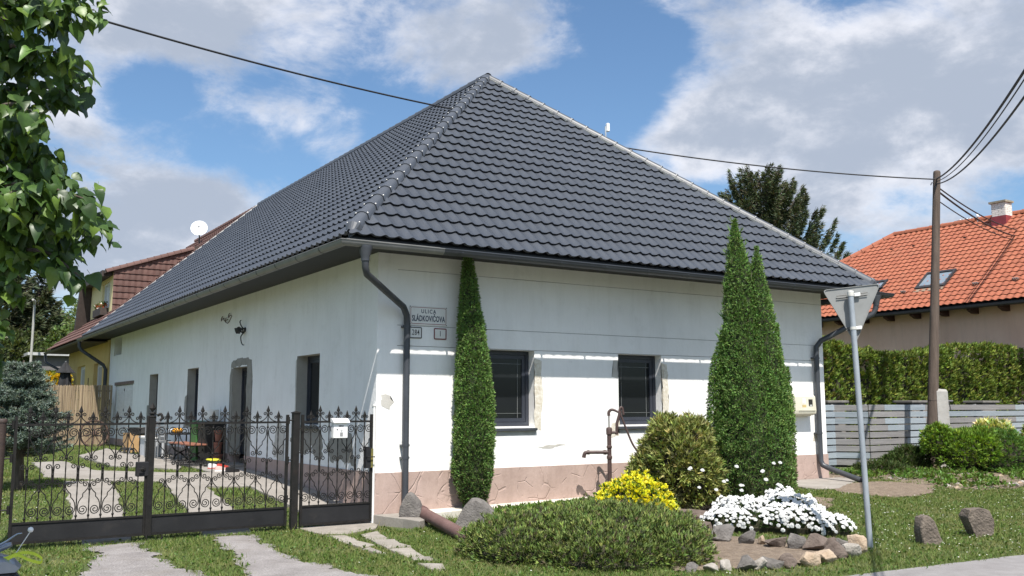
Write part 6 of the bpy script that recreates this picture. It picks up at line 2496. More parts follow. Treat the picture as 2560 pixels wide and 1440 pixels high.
    for k in range(12):
        y = 11.9 - k * 1.32
        q = MB()
        p = on(22.95, y, .05)
        for d in (-.06, 0, .06):
            q.tube([p + Vector((0, d, 0)), p + Vector((0, d, 0)) + Vector((-s, 0, c)) * .11], .02, 5)
        q.tube([p + Vector((-.02, -.11, .06)), p + Vector((-.02, .11, .06))], .018, 5)
        q.build('snow_guard', mat('dull_zinc', (.22, .21, .2), .6), t)
    # chimney of whitewashed bricks
    ch = MB()
    cx, cy = 26.25, 4.85
    z0, zr = 7.5, 8.25
    ch.box((cx - .21, cy - .25, z0), (cx + .21, cy + .25, 8.72))
    c_ = ch.build('chimney', mat('white_mortar', (.50, .48, .44), .95), t)
    wb = mat('whitewashed_brick', (0.64, 0.61, 0.55), 0.92, base2=(0.74, 0.71, 0.66), scale=6, bump=.4, bscale=40, rnd_obj=.08)
    bk = MB()
    for k in range(7):
        z = 8.255 + k * .066
        o = .12 if k % 2 else 0
        for face, ln_ in (('x', .50), ('y', .42)):
            u = -ln_ / 2 - o
            while u < ln_ / 2:
                a, b = max(u, -ln_ / 2) + .006, min(u + .235, ln_ / 2) - .006
                if b - a > .03:
                    if face == 'x':
                        bk.box((cx - .222, cy + a, z), (cx - .211, cy + b, z + .06))
                    else:
                        bk.box((cx + a, cy - .262, z), (cx + b, cy - .251, z + .06))
                u += .245
    ob = bk.build('chimney_brick', wb, c_)
    ob['kind'] = 'stuff'
    q = MB()
    q.box((cx - .27, cy - .31, 8.721), (cx + .27, cy + .31, 8.79))
    q.build('chimney_cap', mat('mossy_stone', (.26, .23, .17), .95, var=.25, scale=9), c_)
    q = MB()
    q.box((cx - .235, cy - .275, z0), (cx + .23, cy + .27, 8.25))
    q.build('chimney_flashing', mat('red_metal', (.24, .04, .045), .5, var=.15), c_)
    gal = mat('galvanised_steel', (.36, .4, .44))
    a = thing('tv_antenna', 'thin yagi television antenna beside the chimney on the orange ridge', 'antenna', (26.5, 6.1, 8.0))
    q = MB()
    q.tube([(26.5, 5.9, 7.9), (26.5, 5.9, 8.52)], .018, 6)
    q.build('mast', gal, a)
    q = MB()
    q.tube([(25.9, 6.3, 8.33), (26.6, 5.83, 8.45)], .018, 5)
    for k in range(8):
        p = Vector((25.9, 6.3, 8.33)).lerp(Vector((26.6, 5.83, 8.45)), k / 7)
        q.tube([p + Vector((-.1, -.15, 0)), p + Vector((.1, .15, 0))], .006, 4)
    q.build('boom', gal, a)
    q = MB()
    q.lathe([(.01, -.05), (.05, 0), (.05, .06), (.01, .1)], 8, c=(26.5, 5.9, 8.46))
    q.build('amplifier', mat('white_enamel', (.8, .8, .79)), a)


build_orange()


# ---------------------------------------------------------------- slatted fence
def build_fence():
    bl = mat('blue_grey_board', (0.20, 0.235, 0.265), 0.75, base2=(0.28, 0.32, 0.355), scale=3, stretch=(.5, .5, 7), bump=.3, bscale=30, rnd_obj=0.10)
    gr = mat('weathered_grey_board', (0.19, 0.185, 0.185), 0.85, base2=(0.27, 0.262, 0.262), scale=3, stretch=(.5, .5, 7), bump=.4, bscale=30, rnd_obj=0.10)
    lt = mat('pale_blue_board', (0.26, 0.305, 0.34), 0.7, base2=(0.33, 0.375, 0.41), scale=3, stretch=(.5, .5, 7), bump=.3, bscale=30, rnd_obj=0.06)
    cap = mat('grey_pillar_cap', (.17, .16, .15), .9, var=.2, scale=8)
    brick = mat('grey_block', (.22, .205, .19), .95, var=.2, scale=8, bump=.4, bscale=40)
    t = thing('slat_fence', 'grey blue fence of horizontal wooden slats right of the white house', 'fence', (13.5, 1.3, 0.1))

    def board(p0, p1, z, hh, m, dz=0.0):
        a, b = Vector((*p0, 0)), Vector((*p1, 0))
        d = (b - a).normalized()
        n = Vector((d.y, -d.x, 0))
        q = MB()
        za, zb = z, z + dz
        vs = []
        for pp, zz in ((a, za), (b, zb)):
            for o, k in ((0, 0), (.022, 0.004), (.022, hh - .004), (0, hh)):
                vs.append(pp + n * o + Vector((0, 0, zz + k)))
        q.add(vs, [(0, 1, 5, 4), (1, 2, 6, 5), (2, 3, 7, 6), (3, 0, 4, 7), (3, 2, 1, 0), (4, 5, 6, 7)])
        q.build('board', m, t)
    pitch, hh = 0.164, 0.136
    L0, L1, M0, M1 = (10.55, 1.98), (13.13, 1.95), (13.60, 1.32), (15.85, 1.32)
    for k in range(9):
        z = 0.19 + k * pitch
        j = lambda: rnd.uniform(-.004, .004)
        board(L0, L1, z + j(), hh, rnd.choice([bl, bl, lt]))
        board(L1, (13.595, 1.325), z + j(), hh, rnd.choice([bl, gr]))
        if k in (2, 3, 4) or k == 7:
            split = 15.05 + .12 * (k % 3)
            board(M0, (split, 1.32), z + j(), hh, gr)
            board((split + .004, 1.32), M1, z + j(), hh, lt)
        elif k >= 5:
            board(M0, (14.2 + .1 * (k % 2), 1.32), z + j(), hh, gr)
            board((14.204 + .1 * (k % 2), 1.32), M1, z + j(), hh, rnd.choice([bl, lt]))
        else:
            board(M0, M1, z + j(), hh, gr if k < 2 else bl)
        sp = rnd.uniform(17.8, 18.6) if k % 2 else 20.0
        board((15.86, 1.33), (sp, 1.33), z + j(), hh, rnd.choice([bl, lt, gr]) if k < 8 else gr)
        board((sp + .004, 1.33), (23.5, 1.33), z + j(), hh, rnd.choice([bl, lt]))
    for x, y in ((13.1, 1.97), (13.58, 1.36), (15.84, 1.37), (18.2, 1.37), (20.5, 1.37), (22.8, 1.37)):
        q = MB()
        q.box((x - .03, y + .005, 0.0), (x + .03, y + .065, 1.66))
        q.build('fence_post', gr, t)
    for x, y in ((13.32, 2.25), (16.0, 1.78), (19.15, 1.78), (21.9, 1.78)):
        q = MB()
        q.box((x - .32, y - .22, 0.0), (x + .32, y + .22, 1.69))
        p = q.build('pillar', brick, t)
        q = MB()
        q.cbox((x - .40, y - .30, 1.691), (x + .40, y + .30, 1.75), .01)
        q.build('pillar_cap', cap, p)
    q = MB()
    q.box((13.62, 1.345, -.1), (24, 1.55, 0.17))
    q.box((10.5, 2.0, -.1), (13.1, 2.2, 0.15))
    q.build('footing', brick, t)


build_fence()


# ---------------------------------------------------------------- hedge, bushes and trees behind
HEDGE = [(0.11, 0.165, 0.03, 3), (0.16, 0.215, 0.04, 3), (0.23, 0.28, 0.05, 2), (0.12, 0.105, 0.04, .4)]


def build_hedge():
    t = thing('thuja_hedge', 'long clipped thuja hedge behind the slatted fence', 'hedge', (17, 2.8, 0.1))
    n = 16000
    u = rng.uniform(10.9, 24.5, n)
    kind = rng.random(n)
    z = 0.2 + 2.85 * rng.random(n) ** 0.85
    colw = 0.62
    ph = ((u / colw) % 1.0 - .5) * 2
    bulge = 0.13 * (1 - ph ** 2)
    idn = np.floor(u / colw)
    topz = 3.10 + 0.20 * np.sin(idn * 12.9898) + 0.12 * (1 - ph ** 2) - .04
    nzv = np.array([noise.noise((float(a) * 1.9, float(b) * 1.9, 2.0)) + .6 * noise.noise((float(a) * 5, float(b) * 5, 5.0)) for a, b in zip(u, z)])
    y = 2.55 - bulge - 0.20 * nzv + np.abs(rng.normal(0, .05, n))
    top = kind < 0.22
    z = np.where(top, topz + .08 * nzv, z * (topz / 3.05))
    y = np.where(top, 2.5 - bulge + rng.uniform(0, 1.2, n), y)
    P_ = np.stack([u, y, z], 1)
    A = unit(np.stack([rng.normal(0, .35, n), np.where(top, -.2, -.75), np.full(n, .75)], 1))
    V, c = sprays(P_, A, 5, 0.125, 0.035, 0.55, HEDGE, .22)
    foliage('foliage', [(V, c)], needlem, t)
    q = MB()
    q.box((10.9, 2.62, 0.0), (24.5, 3.6, 2.95))  # solid dark filler box, the hedge's inner shade is in its colour
    q.build('dark_core', mat('shrub_dark_core', (.025, .024, .013)), t)


build_hedge()


def bush(name, label, cat, lobes, n, pal, size, width, mt, k=4, jit=0.06, rough=.2, group=None, low=-.5, upk=.5, coremul=.75, spread=.7, corem=None):
    c0 = lobes[0][0]
    t = thing(name, label, cat, (c0[0], c0[1], hz(c0[0], c0[1])), group)
    P_, A = mound(lobes, n, jit, low, rough, 3.0)
    V, c = sprays(P_, unit(A + np.array([0, 0, upk])), k, size, width, spread, pal, .22)
    foliage('foliage', [(V, c)], mt, t)
    if coremul:
        lobe_core(lobes, coremul, corem or mat('shrub_dark_core', (.025, .024, .013)), t)  # dark filler body, inner shade painted into its colour
    return t


def build_bushes():
    G1 = [(0.15, 0.26, 0.035, 3), (0.20, 0.31, 0.045, 2), (0.10, 0.17, 0.028, 2)]
    bush('spirea_bush', 'bright green bushy shrub touching the concrete post', 'shrub',
         [((13.85, -.85, .55), .55, .5, .50), ((13.5, -.55, .75), .35, .35, .42), ((14.15, -1.1, .62), .45, .4, .48)], 4200, G1, .10, .028, leafm)
    bush('feathery_bush', 'soft dark green feathery shrub in the middle of the right hand bushes', 'shrub',
         [((14.75, -1.30, .50), .55, .5, .55), ((15.05, -1.5, .40), .5, .4, .42), ((14.55, -1.25, .3), .5, .4, .35)], 4200, [(0.09, 0.19, 0.038, 3), (0.125, 0.23, 0.05, 2), (0.15, 0.21, 0.05, 1)], .10, .018, leafm)
    bush('spirea_bush', 'olive green bush cut off by the right picture edge', 'shrub',
         [((15.95, -1.75, .75), .55, .5, .65), ((16.4, -2.0, .85), .6, .5, .7)], 3600, [(0.14, 0.22, 0.036, 3), (0.19, 0.26, 0.05, 2), (0.14, 0.13, 0.05, 1)], .10, .028, leafm)
    bush('variegated_shrub', 'small pale cream leaved shrub rising above the green bushes', 'shrub',
         [((14.75, -1.0, 1.0), .28, .25, .28), ((15.0, -1.15, 1.05), .22, .2, .2)], 260, [(.62, .62, .34, 3), (.4, .45, .15, 1.5), (.15, .22, .05, 1)], .12, .05, leafm, coremul=0)
    bush('creeping_juniper', 'low dark juniper growing at the foot of the slatted fence', 'juniper',
         [((13.45, .15, .30), .45, .4, .36), ((13.0, .2, .22), .4, .3, .26), ((12.3, .1, .15), .6, .35, .20)], 2600, [(.045, .075, .018, 3), (.07, .105, .024, 2), (.085, .085, .04, .8)], .11, .02, needlem)
    # ground cover weeds in the strip and along the wall: not countable
    P_ = []
    for poly, n, zz in ((STRIP, 2600, .02), ([(1.9, -.25), (4.3, -.25), (4.2, -.9), (3.3, -1.6), (2.3, -2.0), (1.7, -1.3), (1.75, -.6)], 2400, .03)):
        xs = [p[0] for p in poly]
        ys = [p[1] for p in poly]
        x, y = rng.uniform(min(xs), min(max(xs), 17.5), n * 2), rng.uniform(min(ys), max(ys), n * 2)
        k = in_poly(x, y, poly)
        x, y = x[k], y[k]
        m = np.array([noise.noise((float(a) * 1.6, float(b) * 1.6, 3)) for a, b in zip(x, y)]) > (-.05 if poly is STRIP else -.6)
        x, y = x[m], y[m]
        P_.append(np.stack([x, y, h(x, y) + rng.uniform(.01, .09, len(x))], 1))
    P_ = np.concatenate(P_)
    V, c = sprays(P_, np.tile([[0, 0, 1.0]], (len(P_), 1)), 4, .075, .042, 1.1, [(.085, .17, .025, 3), (.12, .20, .035, 2), (.11, .12, .04, 1)], .2)
    me = np_mesh('ground_cover', V, 4, leafm, c)
    o = bpy.data.objects.new('ground_cover', me)
    COL.objects.link(o)
    o['kind'] = 'stuff'
    # flowering bush and hedge beyond the reed fence
    bush('forsythia', 'yellow flowering bush behind the reed screen', 'shrub', [((-1.35, 24.2, 2.0), .55, .5, .85), ((-1.75, 24.4, 1.7), .45, .4, .8)], 1500,
         [(.58, .42, .02, 4), (.45, .33, .02, 2), (.2, .22, .03, 1)], .10, .05, leafm)
    t = thing('clipped_hedge', 'flat topped pale green hedge behind the blue spruce', 'hedge', (-2, 29, .4))
    n = 5000
    P_ = np.stack([rng.uniform(-7, -.6, n), 28.8 + np.abs(rng.normal(0, .05, n)), rng.uniform(.4, 3.0, n)], 1)
    tp = rng.random(n) < .3
    P_[tp, 2] = 3.0
    P_[tp, 1] = 28.8 + rng.uniform(0, 1.5, tp.sum())
    V, c = sprays(P_, unit(rv(n) * .5 + np.array([0, -.6, .7])), 3, .16, .07, .7, [(.12, .17, .04, 3), (.16, .20, .05, 2)], .15)
    foliage('foliage', [(V, c)], leafm, t)
    q = MB()
    q.box((-7, 28.86, .3), (-.6, 30.2, 2.92))  # filler block behind the leaves, shade put into its dark colour
    q.build('dark_core', mat('shrub_dark_core', (.025, .024, .013)), t)


build_bushes()


def conifer(name, label, x, y, zg, ztop, zlow, rad, pal, nw, per, dens, size, width, droop=.25, upturn=.35, group=None, tips=1, seed=1, taper=1.0, hang=.5, k=3):
    """trunk, whorled limbs, and needle sprays hanging along every limb"""
    rr = random.Random(seed)
    t = thing(name, label, 'tree', (x, y, zg), group)
    q = MB()
    q.tube([(x, y, zg - .3), (x, y, (zg + ztop) * .5), (x, y, ztop - .2)], [rad * .075 + .06, rad * .05 + .04, .02], 9)
    q.build('trunk', barkm, t, smooth=60)
    br = MB()
    PP, AA = [], []
    for w in range(nw):
        f = w / (nw - 1)
        z = zlow + (ztop - zlow) * f
        L_ = rad * (1 - f) ** taper + .12 * rad * (1 - f) + .10
        for b in range(per):
            a = rr.uniform(0, 2 * math.pi)
            L = L_ * rr.uniform(.72, 1.12)
            dr = droop * rr.uniform(.5, 1.4)
            d = Vector((math.cos(a), math.sin(a), 0))
            z0 = z + rr.uniform(-.5, .5) * (ztop - zlow) / nw
            pts = [Vector((x, y, z0)) + d * (L * s) + Vector((0, 0, L * (-dr * s + (dr + upturn) * s ** 2.6))) for s in (0, .25, .5, .75, 1)]
            br.tube(pts, [.02 + .012 * L, .006], 5, caps=False)
            n = max(5, int(dens * L))
            s = np.sqrt(np.array([rr.uniform(.02, 1.0) for _ in range(n)]))
            P_ = np.array([[np.interp(q_, (0, .25, .5, .75, 1), [p[i] for p in pts]) for i in range(3)] for q_ in s])
            sd = np.array([-math.sin(a), math.cos(a), 0])
            wdt = .24 * L * (1.05 - s)[:, None]
            off = np.array([[rr.uniform(-1, 1)] for _ in range(n)])
            P_ = P_ + sd * off * wdt
            P_[:, 2] -= np.abs(np.array([rr.gauss(0, 1) for _ in range(n)])) * .09 * rad * hang
            A = np.array(d)[None] * (.5 + s[:, None] * .7) + sd * off * .9 + np.array([0, 0, 1.0]) * ((s[:, None] ** 3) * .9 - hang * .8)
            PP.append(P_)
            AA.append(A)
    br.build('limbs', barkm, t)
    P_, A = np.concatenate(PP), unit(np.concatenate(AA))
    V, c = sprays(P_, A, k, size, width, .55, pal, .2)
    foliage('crown', [(V, c)], needlem, t)
    return t


def leafy_tree(name, label, x, y, zg, lobes, n, pal, size, width, trunk_r=.2, group=None, k=3, jit=.3):
    t = thing(name, label, 'tree', (x, y, zg), group)
    q = MB()
    q.tube([(x, y, zg - .3), (x + .1, y, zg + 1.5), (x, y + .1, lobes[0][0][2])], [trunk_r, trunk_r * .8, trunk_r * .35], 9)
    q.build('trunk', barkm, t, smooth=60)
    q = MB()
    for c, a, d, hgt in lobes:
        q.tube([(x, y, max(zg + 1, c[2] - hgt * 1.2)), ((x + c[0]) / 2, (y + c[1]) / 2, c[2] - hgt * .5), tuple(c)], [trunk_r * .4, trunk_r * .25, .03], 6)
        for _ in range(6):
            e = rv(1)[0]
            q.tube([c, np.array(c) + e * np.array([a, a, hgt]) * .9], [.04, .012], 5, caps=False)
    q.build('limbs', barkm, t)
    P_, A = mound(lobes, n, jit, -.8, .3, 2.5)
    V, c = sprays(P_, unit(A + rv(len(A)) * .6 + np.array([0, 0, .2])), k, size, width, .9, pal, .22)
    foliage('crown', [(V, c)], leafm, t)
    return t


def build_trees():
    SP = [(0.065, 0.090, 0.045, 3), (0.095, 0.115, 0.055, 2.5), (0.12, 0.125, 0.07, 1), (.13, .11, .075, .5)]
    conifer('spruce_tree', 'dark spruce with many upturned tips behind the right roof hip', 29.6, 19.0, 0, 13.2, 3.0, 4.3, SP, 21, 11, 56, .27, .045, droop=.10, upturn=.85, seed=5, taper=.55, hang=.55, k=4)
    DK = [(0.055, 0.072, 0.036, 3), (0.08, 0.095, 0.048, 2), (0.12, 0.125, 0.08, 1)]
    g = 'dark conifers beyond the gardens'
    conifer('pine_tree', 'tall dark conifer rising behind the linden leaves, left of the lamp post', -.9, 52, .3, 10.9, 1.0, 3.2, DK, 22, 9, 20, .5, .1, seed=11, group=g, taper=.7)
    conifer('pine_tree', 'tall dark conifer with a broken outline directly behind the lamp post', .9, 53, .3, 10.0, 1.0, 2.7, DK, 22, 9, 20, .5, .1, seed=12, group=g, taper=.7)
    conifer('pine_tree', 'lower dark conifer between the lamp post and the brown roof', 2.3, 55, .3, 7.9, .5, 2.4, DK, 16, 9, 20, .5, .1, seed=13, group=g, taper=.6)
    conifer('pine_tree', 'dark conifer mostly hidden by the linden at the left edge', -3.6, 50, .3, 10.2, 1.0, 3.2, DK, 20, 8, 18, .5, .1, seed=14, group=g, taper=.7)
    leafy_tree('ash_tree', 'light green loosely leaved tree beside the yellow dormer', 2.9, 46, .3, [((2.7, 46, 6.4), 1.1, 1.1, 1.3), ((3.4, 46.2, 5.6), 1.2, 1.2, 1.1), ((2.2, 46, 5.0), 1.0, 1.0, 1.0)], 1500,
               [(.13, .19, .06, 3), (.18, .24, .09, 2), (.09, .13, .04, 1)], .30, .08, .15)
    MG = [(.085, .135, .036, 3), (.12, .17, .045, 2), (.065, .095, .03, 2)]
    g = 'broadleaf bushes behind the courtyard'
    leafy_tree('garden_tree', 'dark green bushy tree under the brown eave', 1.3, 42, .3, [((1.2, 42, 3.6), 1.5, 1.3, 1.9), ((.2, 42.5, 2.8), 1.3, 1.2, 1.6), ((2.2, 41.5, 2.6), 1.2, 1.2, 1.7)], 3600, MG, .24, .12, .15, g, jit=.12)
    leafy_tree('garden_tree', 'olive green bushy tree behind the lamp post foot', -1.3, 41, .3, [((-1.2, 41, 3.9), 1.4, 1.3, 1.5), ((-2.4, 41, 3.2), 1.3, 1.3, 1.7), ((-.4, 41, 3.0), 1.1, 1.1, 1.5)], 3400, [(.07, .095, .03, 3), (.10, .125, .04, 2), (.05, .065, .02, 2)], .24, .12, .15, g, jit=.12)
    leafy_tree('garden_tree', 'tall leafy tree at the left edge behind the blue spruce', -5.4, 40, .3, [((-5.2, 40, 4.2), 1.9, 1.6, 2.2), ((-3.8, 40, 3.4), 1.5, 1.3, 1.9), ((-7, 40, 4), 1.8, 1.5, 2.2)], 4000, MG, .26, .13, .2, g, jit=.12)
    # bare tree behind the orange roof
    t = thing('bare_tree', 'leafless purple twigged tree behind the orange roof', 'tree', (44.3, 24.4, 0))
    q = MB()
    rr = random.Random(4)
    q.tube([(44.3, 24.4, -.2), (44.3, 24.4, 6), (44.3, 24.4, 9)], [.25, .18, .1], 8)
    q.build('trunk', barkm, t)
    q = MB()
    for i in range(60):
        p = Vector((44.3, 24.4, rr.uniform(6, 9)))
        a = rr.uniform(0, 6.28)
        d = Vector((math.cos(a) * rr.uniform(.4, 1.4), math.sin(a) * rr.uniform(.4, 1.4), rr.uniform(1.2, 2.6)))
        e = p + d
        q.tube([p, p + d * .5 + Vector((0, 0, -.1)), e], [.05, .02], 4, caps=False)
        for _ in range(6):
            s = p.lerp(e, rr.uniform(.4, 1))
            q.tube([s, s + Vector((rr.uniform(-.5, .5), rr.uniform(-.5, .5), rr.uniform(.1, .6)))], [.022, .012], 3, caps=False)
    q.build('twigs', mat('purple_twigs', (.10, .08, .10), .9, var=.2), t)
    # a wooded rise closing the view far away
    DKG = [(.035, .05, .02, 3), (.05, .07, .03, 2), (.065, .075, .04, 1)]
    PP, AA = [], []
    for i in range(70):
        a = R(rnd.uniform(-70, 100))
        d = rnd.uniform(110, 160)
        c = np.array([CAM.x + d * math.sin(a), CAM.y + d * math.cos(a), rnd.uniform(1, 3)])
        k = 420
        s = rv(k)
        s[:, 2] = np.abs(s[:, 2])
        PP.append(c + s * np.array([5, 5, rnd.uniform(3, 6.5)]) * rng.uniform(.85, 1.05, (k, 1)))
        AA.append(unit(s + np.array([0, 0, .3])))
    V, c = sprays(np.concatenate(PP), np.concatenate(AA), 2, 1.1, .7, .7, DKG, .2)
    me = np_mesh('far_woods', V, 4, leafm, c)
    o = bpy.data.objects.new('far_woods', me)
    COL.objects.link(o)
    o['kind'] = 'stuff'
    # street lamp
    t = thing('street_lamp', 'thin pale street lamp standing before the dark conifers', 'street lamp', (-.97, 36.5, .3))
    q = MB()
    pale = mat('pale_lamp_post', (.38, .37, .34), .7, var=.1)
    q.tube([(-.99, 36.6, .2), (-.97, 36.4, 6.5)], [.07, .05], 9)
    q.build('post', pale, t)
    q = MB()
    q.tube([(-.97, 36.4, 6.5), (-1.0, 36.2, 6.62), (-1.12, 35.8, 6.66)], [.05, .07, .05], 8)
    q.build('lamp_head', pale, t)
    t = thing('garden_shed', 'low shed with a pale flat roof edge behind the bushes', 'shed', (0.2, 38, .3))
    q = MB()
    q.box((-.6, 38, .2), (1.3, 40, 4.15))
    q.build('wall', mat('shed_grey', (.16, .15, .15), .9), t)
    q = MB()
    q.box((-1.0, 37.7, 4.16), (1.5, 40.2, 4.3))
    q.build('roof', mat('shed_roof', (.42, .42, .42), .8), t)


build_trees()
# ---------------------------------------------------------------- courtyard
def build_court():
    plast = mat('pale_grey_plastic_bin', (0.50, 0.52, 0.54), .5, var=.06)
    blackp = mat('black_plastic', (0.015, 0.015, 0.016), .45, var=.2)
    steel = mat('grey_chair_metal', (.17, .175, .18), .5, var=.15)
    wt = mat('white_enamel', (.8, .8, .79))
    # blue spruce
    BS = [(0.13, 0.175, 0.145, 3), (0.17, 0.215, 0.18, 2.4), (0.09, 0.12, 0.09, 2), (0.20, 0.24, 0.19, 1)]
    x, y = -4.45, 4.35
    zg = hz(x, y)
    t = thing('blue_spruce', 'young blue spruce with a bare trunk inside the gate', 'spruce', (x, y, zg))
    q = MB()
    q.tube([(x + .05, y, zg - .1), (x, y + .02, 1.1), (x, y, 2.4)], [.085, .07, .015], 10)
    q.build('trunk', barkm, t, smooth=60)
    br = MB()
    PP, AA = [], []
    rr = random.Random(2)
    for w in range(15):
        f = w / 14
        z = .86 + (2.28 - .86) * f
        L0 = .60 * (1 - f ** 1.5) + .09
        for b in range(15):
            a = rr.uniform(0, 6.283)
            L = L0 * rr.uniform(.75, 1.1)
            d = Vector((math.cos(a), math.sin(a), 0))
            p0 = Vector((x, y, z + rr.uniform(-.05, .05)))
            pts = [p0 + d * (L * s) + Vector((0, 0, L * (-.10 * s + .32 * s ** 2))) for s in (0, .3, .6, 1)]
            br.tube(pts, [.014, .004], 5, caps=False)
            for tw in range(9):
                s = rr.uniform(.25, 1)
                base = pts[0].lerp(pts[3], s)
                base.z = np.interp(s, (0, .3, .6, 1), [p.z for p in pts])
                sd = Vector((-d.y, d.x, 0)) * rr.choice((-1, 1))
                tip = base + (d * .8 + sd * rr.uniform(.2, .9) + Vector((0, 0, .25))).normalized() * .17
                for k in range(14):
                    v = base.lerp(tip, k / 13)
                    PP.append(v[:])
                    AA.append(((tip - base).normalized() * .7 + Vector((rr.gauss(0, .6), rr.gauss(0, .6), rr.gauss(.25, .5)))).normalized()[:])
    br.build('limbs', barkm, t)
    P_, A = np.array(PP), unit(np.array(AA))
    V, c = sprays(P_, A, 4, .058, .013, .9, BS, .16)
    foliage('crown', [(V, c)], needlem, t)
    # reed screen
    t = thing('reed_screen', 'tan reed screen standing between the spruce and the white house', 'fence', (-1.5, 20.6, .4))
    q = MB()
    rd = [mat('reed', (.33, .245, .155), .9, base2=(.42, .33, .225), scale=3, stretch=(14, 14, .6)), mat('dark_reed', (.22, .165, .11), .9, base2=(.32, .25, .17), scale=3, stretch=(14, 14, .6))]
    for i in range(460):
        xx = -4.6 + 4.45 * i / 460
        q.cur = 0 if rnd.random() < .7 else 1
        yy = 20.6 + rnd.uniform(-.02, .02)
        q.tube([(xx, yy, .38), (xx + rnd.uniform(-.03, .03), yy + rnd.uniform(-.02, .02), 2.36 + rnd.uniform(-.025, .02) - .012 * (-.2 - xx))], .0085, 4, caps=False)
    o = q.build('reed', rd, t)
    o['kind'] = 'stuff'
    q = MB()
    for z in (.8, 1.5, 2.15):
        q.box((-4.6, 20.62, z), (-.15, 20.65, z + .04))
    q.build('rail', barkm, t)
    # wagon wheel leaning on the screen
    t = thing('wagon_wheel', 'old rusty wooden wagon wheel leaning against the reed screen', 'wheel', (-.85, 19.4, .4))
    wood = mat('old_wheel_wood', (.055, .032, .024), .9, base2=(.10, .06, .045), scale=7, bump=.3)
    M_ = T(-.85, 19.3, .80) @ Matrix.Rotation(R(-14), 4, 'X')
    q = MB()
    q.tube([M_ @ Vector((.42 * math.cos(a), 0, .42 * math.sin(a))) for a in np.linspace(0, 2 * math.pi, 29)], .032, 7, caps=False)
    q.build('rim', wood, t, smooth=50)
    q = MB()
    q.lathe([(.05, -.07), (.08, -.05), (.08, .05), (.05, .07)], 12, M_ @ Matrix.Rotation(R(90), 4, 'X'))
    q.build('hub', wood, t)
    for k in range(10):
        a = k * 2 * math.pi / 10 + .2
        q = MB()
        q.tube([M_ @ Vector((.07 * math.cos(a), 0, .07 * math.sin(a))), M_ @ Vector((.40 * math.cos(a), 0, .40 * math.sin(a)))], .018, 6)
        q.build('spoke', wood, t)
    # closed parasol
    t = thing('closed_parasol', 'closed black garden parasol behind the reed screen', 'parasol', (-1.5, 22.0, .4))
    xx, yy = -1.42, 22.0
    q = MB()
    q.tube([(xx, yy, .3), (xx, yy, 3.2)], .028, 8)
    q.build('pole', steel, t)
    q = MB()
    prof = [(.02, 3.18), (.17, 2.95), (.30, 2.80), (.15, 2.78), (.19, 2.5), (.21, 2.1), (.17, 1.6), (.05, 1.45)]
    seg, vs, fs = 16, [], []
    for r_, z in prof:
        for k in range(seg):
            rrk = r_ * (1.12 if k % 2 else .86)
            vs.append((xx + rrk * math.cos(2 * math.pi * k / seg), yy + rrk * math.sin(2 * math.pi * k / seg), z))
    for j in range(len(prof) - 1):
        for k in range(seg):
            k2 = (k + 1) % seg
            fs.append((j * seg + k, j * seg + k2, (j + 1) * seg + k2, (j + 1) * seg + k))
    q.add(vs, fs)
    q.build('canopy', mat('black_cloth', (.02, .02, .022), .9, var=.3, scale=6), t)
    # hose reel on the wall
    t = thing('garden_hose', 'coiled dark garden hose hanging on the wall end beside the hatch', 'hose', (-.1, 21.4, 1.2))
    q = MB()
    pts = []
    for i in range(70):
        a = i * .36
        pts.append((-.12 - .02 * (i % 7) / 7, 21.35 + (.42 + .03 * math.sin(i)) * math.sin(a), 1.55 + .36 * math.cos(a)))
    q.tube(pts, .022, 6)
    q.build('hose', mat('dark_hose', (.025, .028, .03), .5, var=.2), t)
    q = MB()
    q.tube([(-.0, 21.35, 1.75), (-.22, 21.35, 1.78)], .02, 6)
    q.build('hook', iron, t)
    # kettle grill
    x, y, z = -.92, 12.25, hz(-.92, 12.25)
    t = thing('kettle_grill', 'black kettle grill standing on thin legs in the courtyard', 'grill', (x, y, z))
    q = MB()
    q.lathe([(.06, .52), (.20, .56), (.28, .64), (.30, .70), (.30, .72), (.27, .72), (.24, .66), (.05, .58)], 18, c=(x, y, z))
    q.build('bowl', blackp, t, smooth=50)
    q = MB()
    q.tube([(x - .3, y - .02, z + .71), (x - .40, y, z + .73), (x - .3, y + .06, z + .71)], .012, 6)
    q.build('handle', blackp, t)
    for a in (.4, 2.5, 4.6):
        q = MB()
        q.tube([(x + .12 * math.cos(a), y + .12 * math.sin(a), z + .56), (x + .30 * math.cos(a), y + .30 * math.sin(a), z)], .013, 6)
        q.build('leg', steel, t)
    # pale plastic bin
    x, y, z = -.78, 11.6, hz(-.78, 11.6)
    t = thing('storage_bin', 'pale grey plastic storage bin beside the kettle grill', 'bin', (x, y, z))
    q = MB()
    q.box((x - .16, y - .45, z), (x + .2, y + .45, z + .46), taper=1.06)
    q.build('tub', plast, t)
    q = MB()
    q.cbox((x - .20, y - .50, z + .4605), (x + .24, y + .50, z + .52), .012)
    q.build('lid', wt, t)
    # cardboard box, small pushcart
    x, y, z = -.6, 14.6, hz(-.6, 14.6)
    t = tag(MB().box((x - .22, y - .4, z), (x + .2, y + .3, z + .52)).build('cardboard_box', mat('cardboard', (.42, .26, .12), .9, var=.12), None), 'brown cardboard box on the concrete behind the kettle grill', 'box')
    x, y, z = -1.0, 13.3, hz(-1, 13.3)
    t = thing('pushcart', 'low black pushcart with small wheels at the edge of the grass', 'cart', (x, y, z))
    q = MB()
    q.box((x - .12, y - .35, z + .12), (x + .1, y + .35, z + .17))
    q.tube([(x, y + .3, z + .15), (x - .05, y + .45, z + .3)], .015, 6)
    q.build('frame', blackp, t)
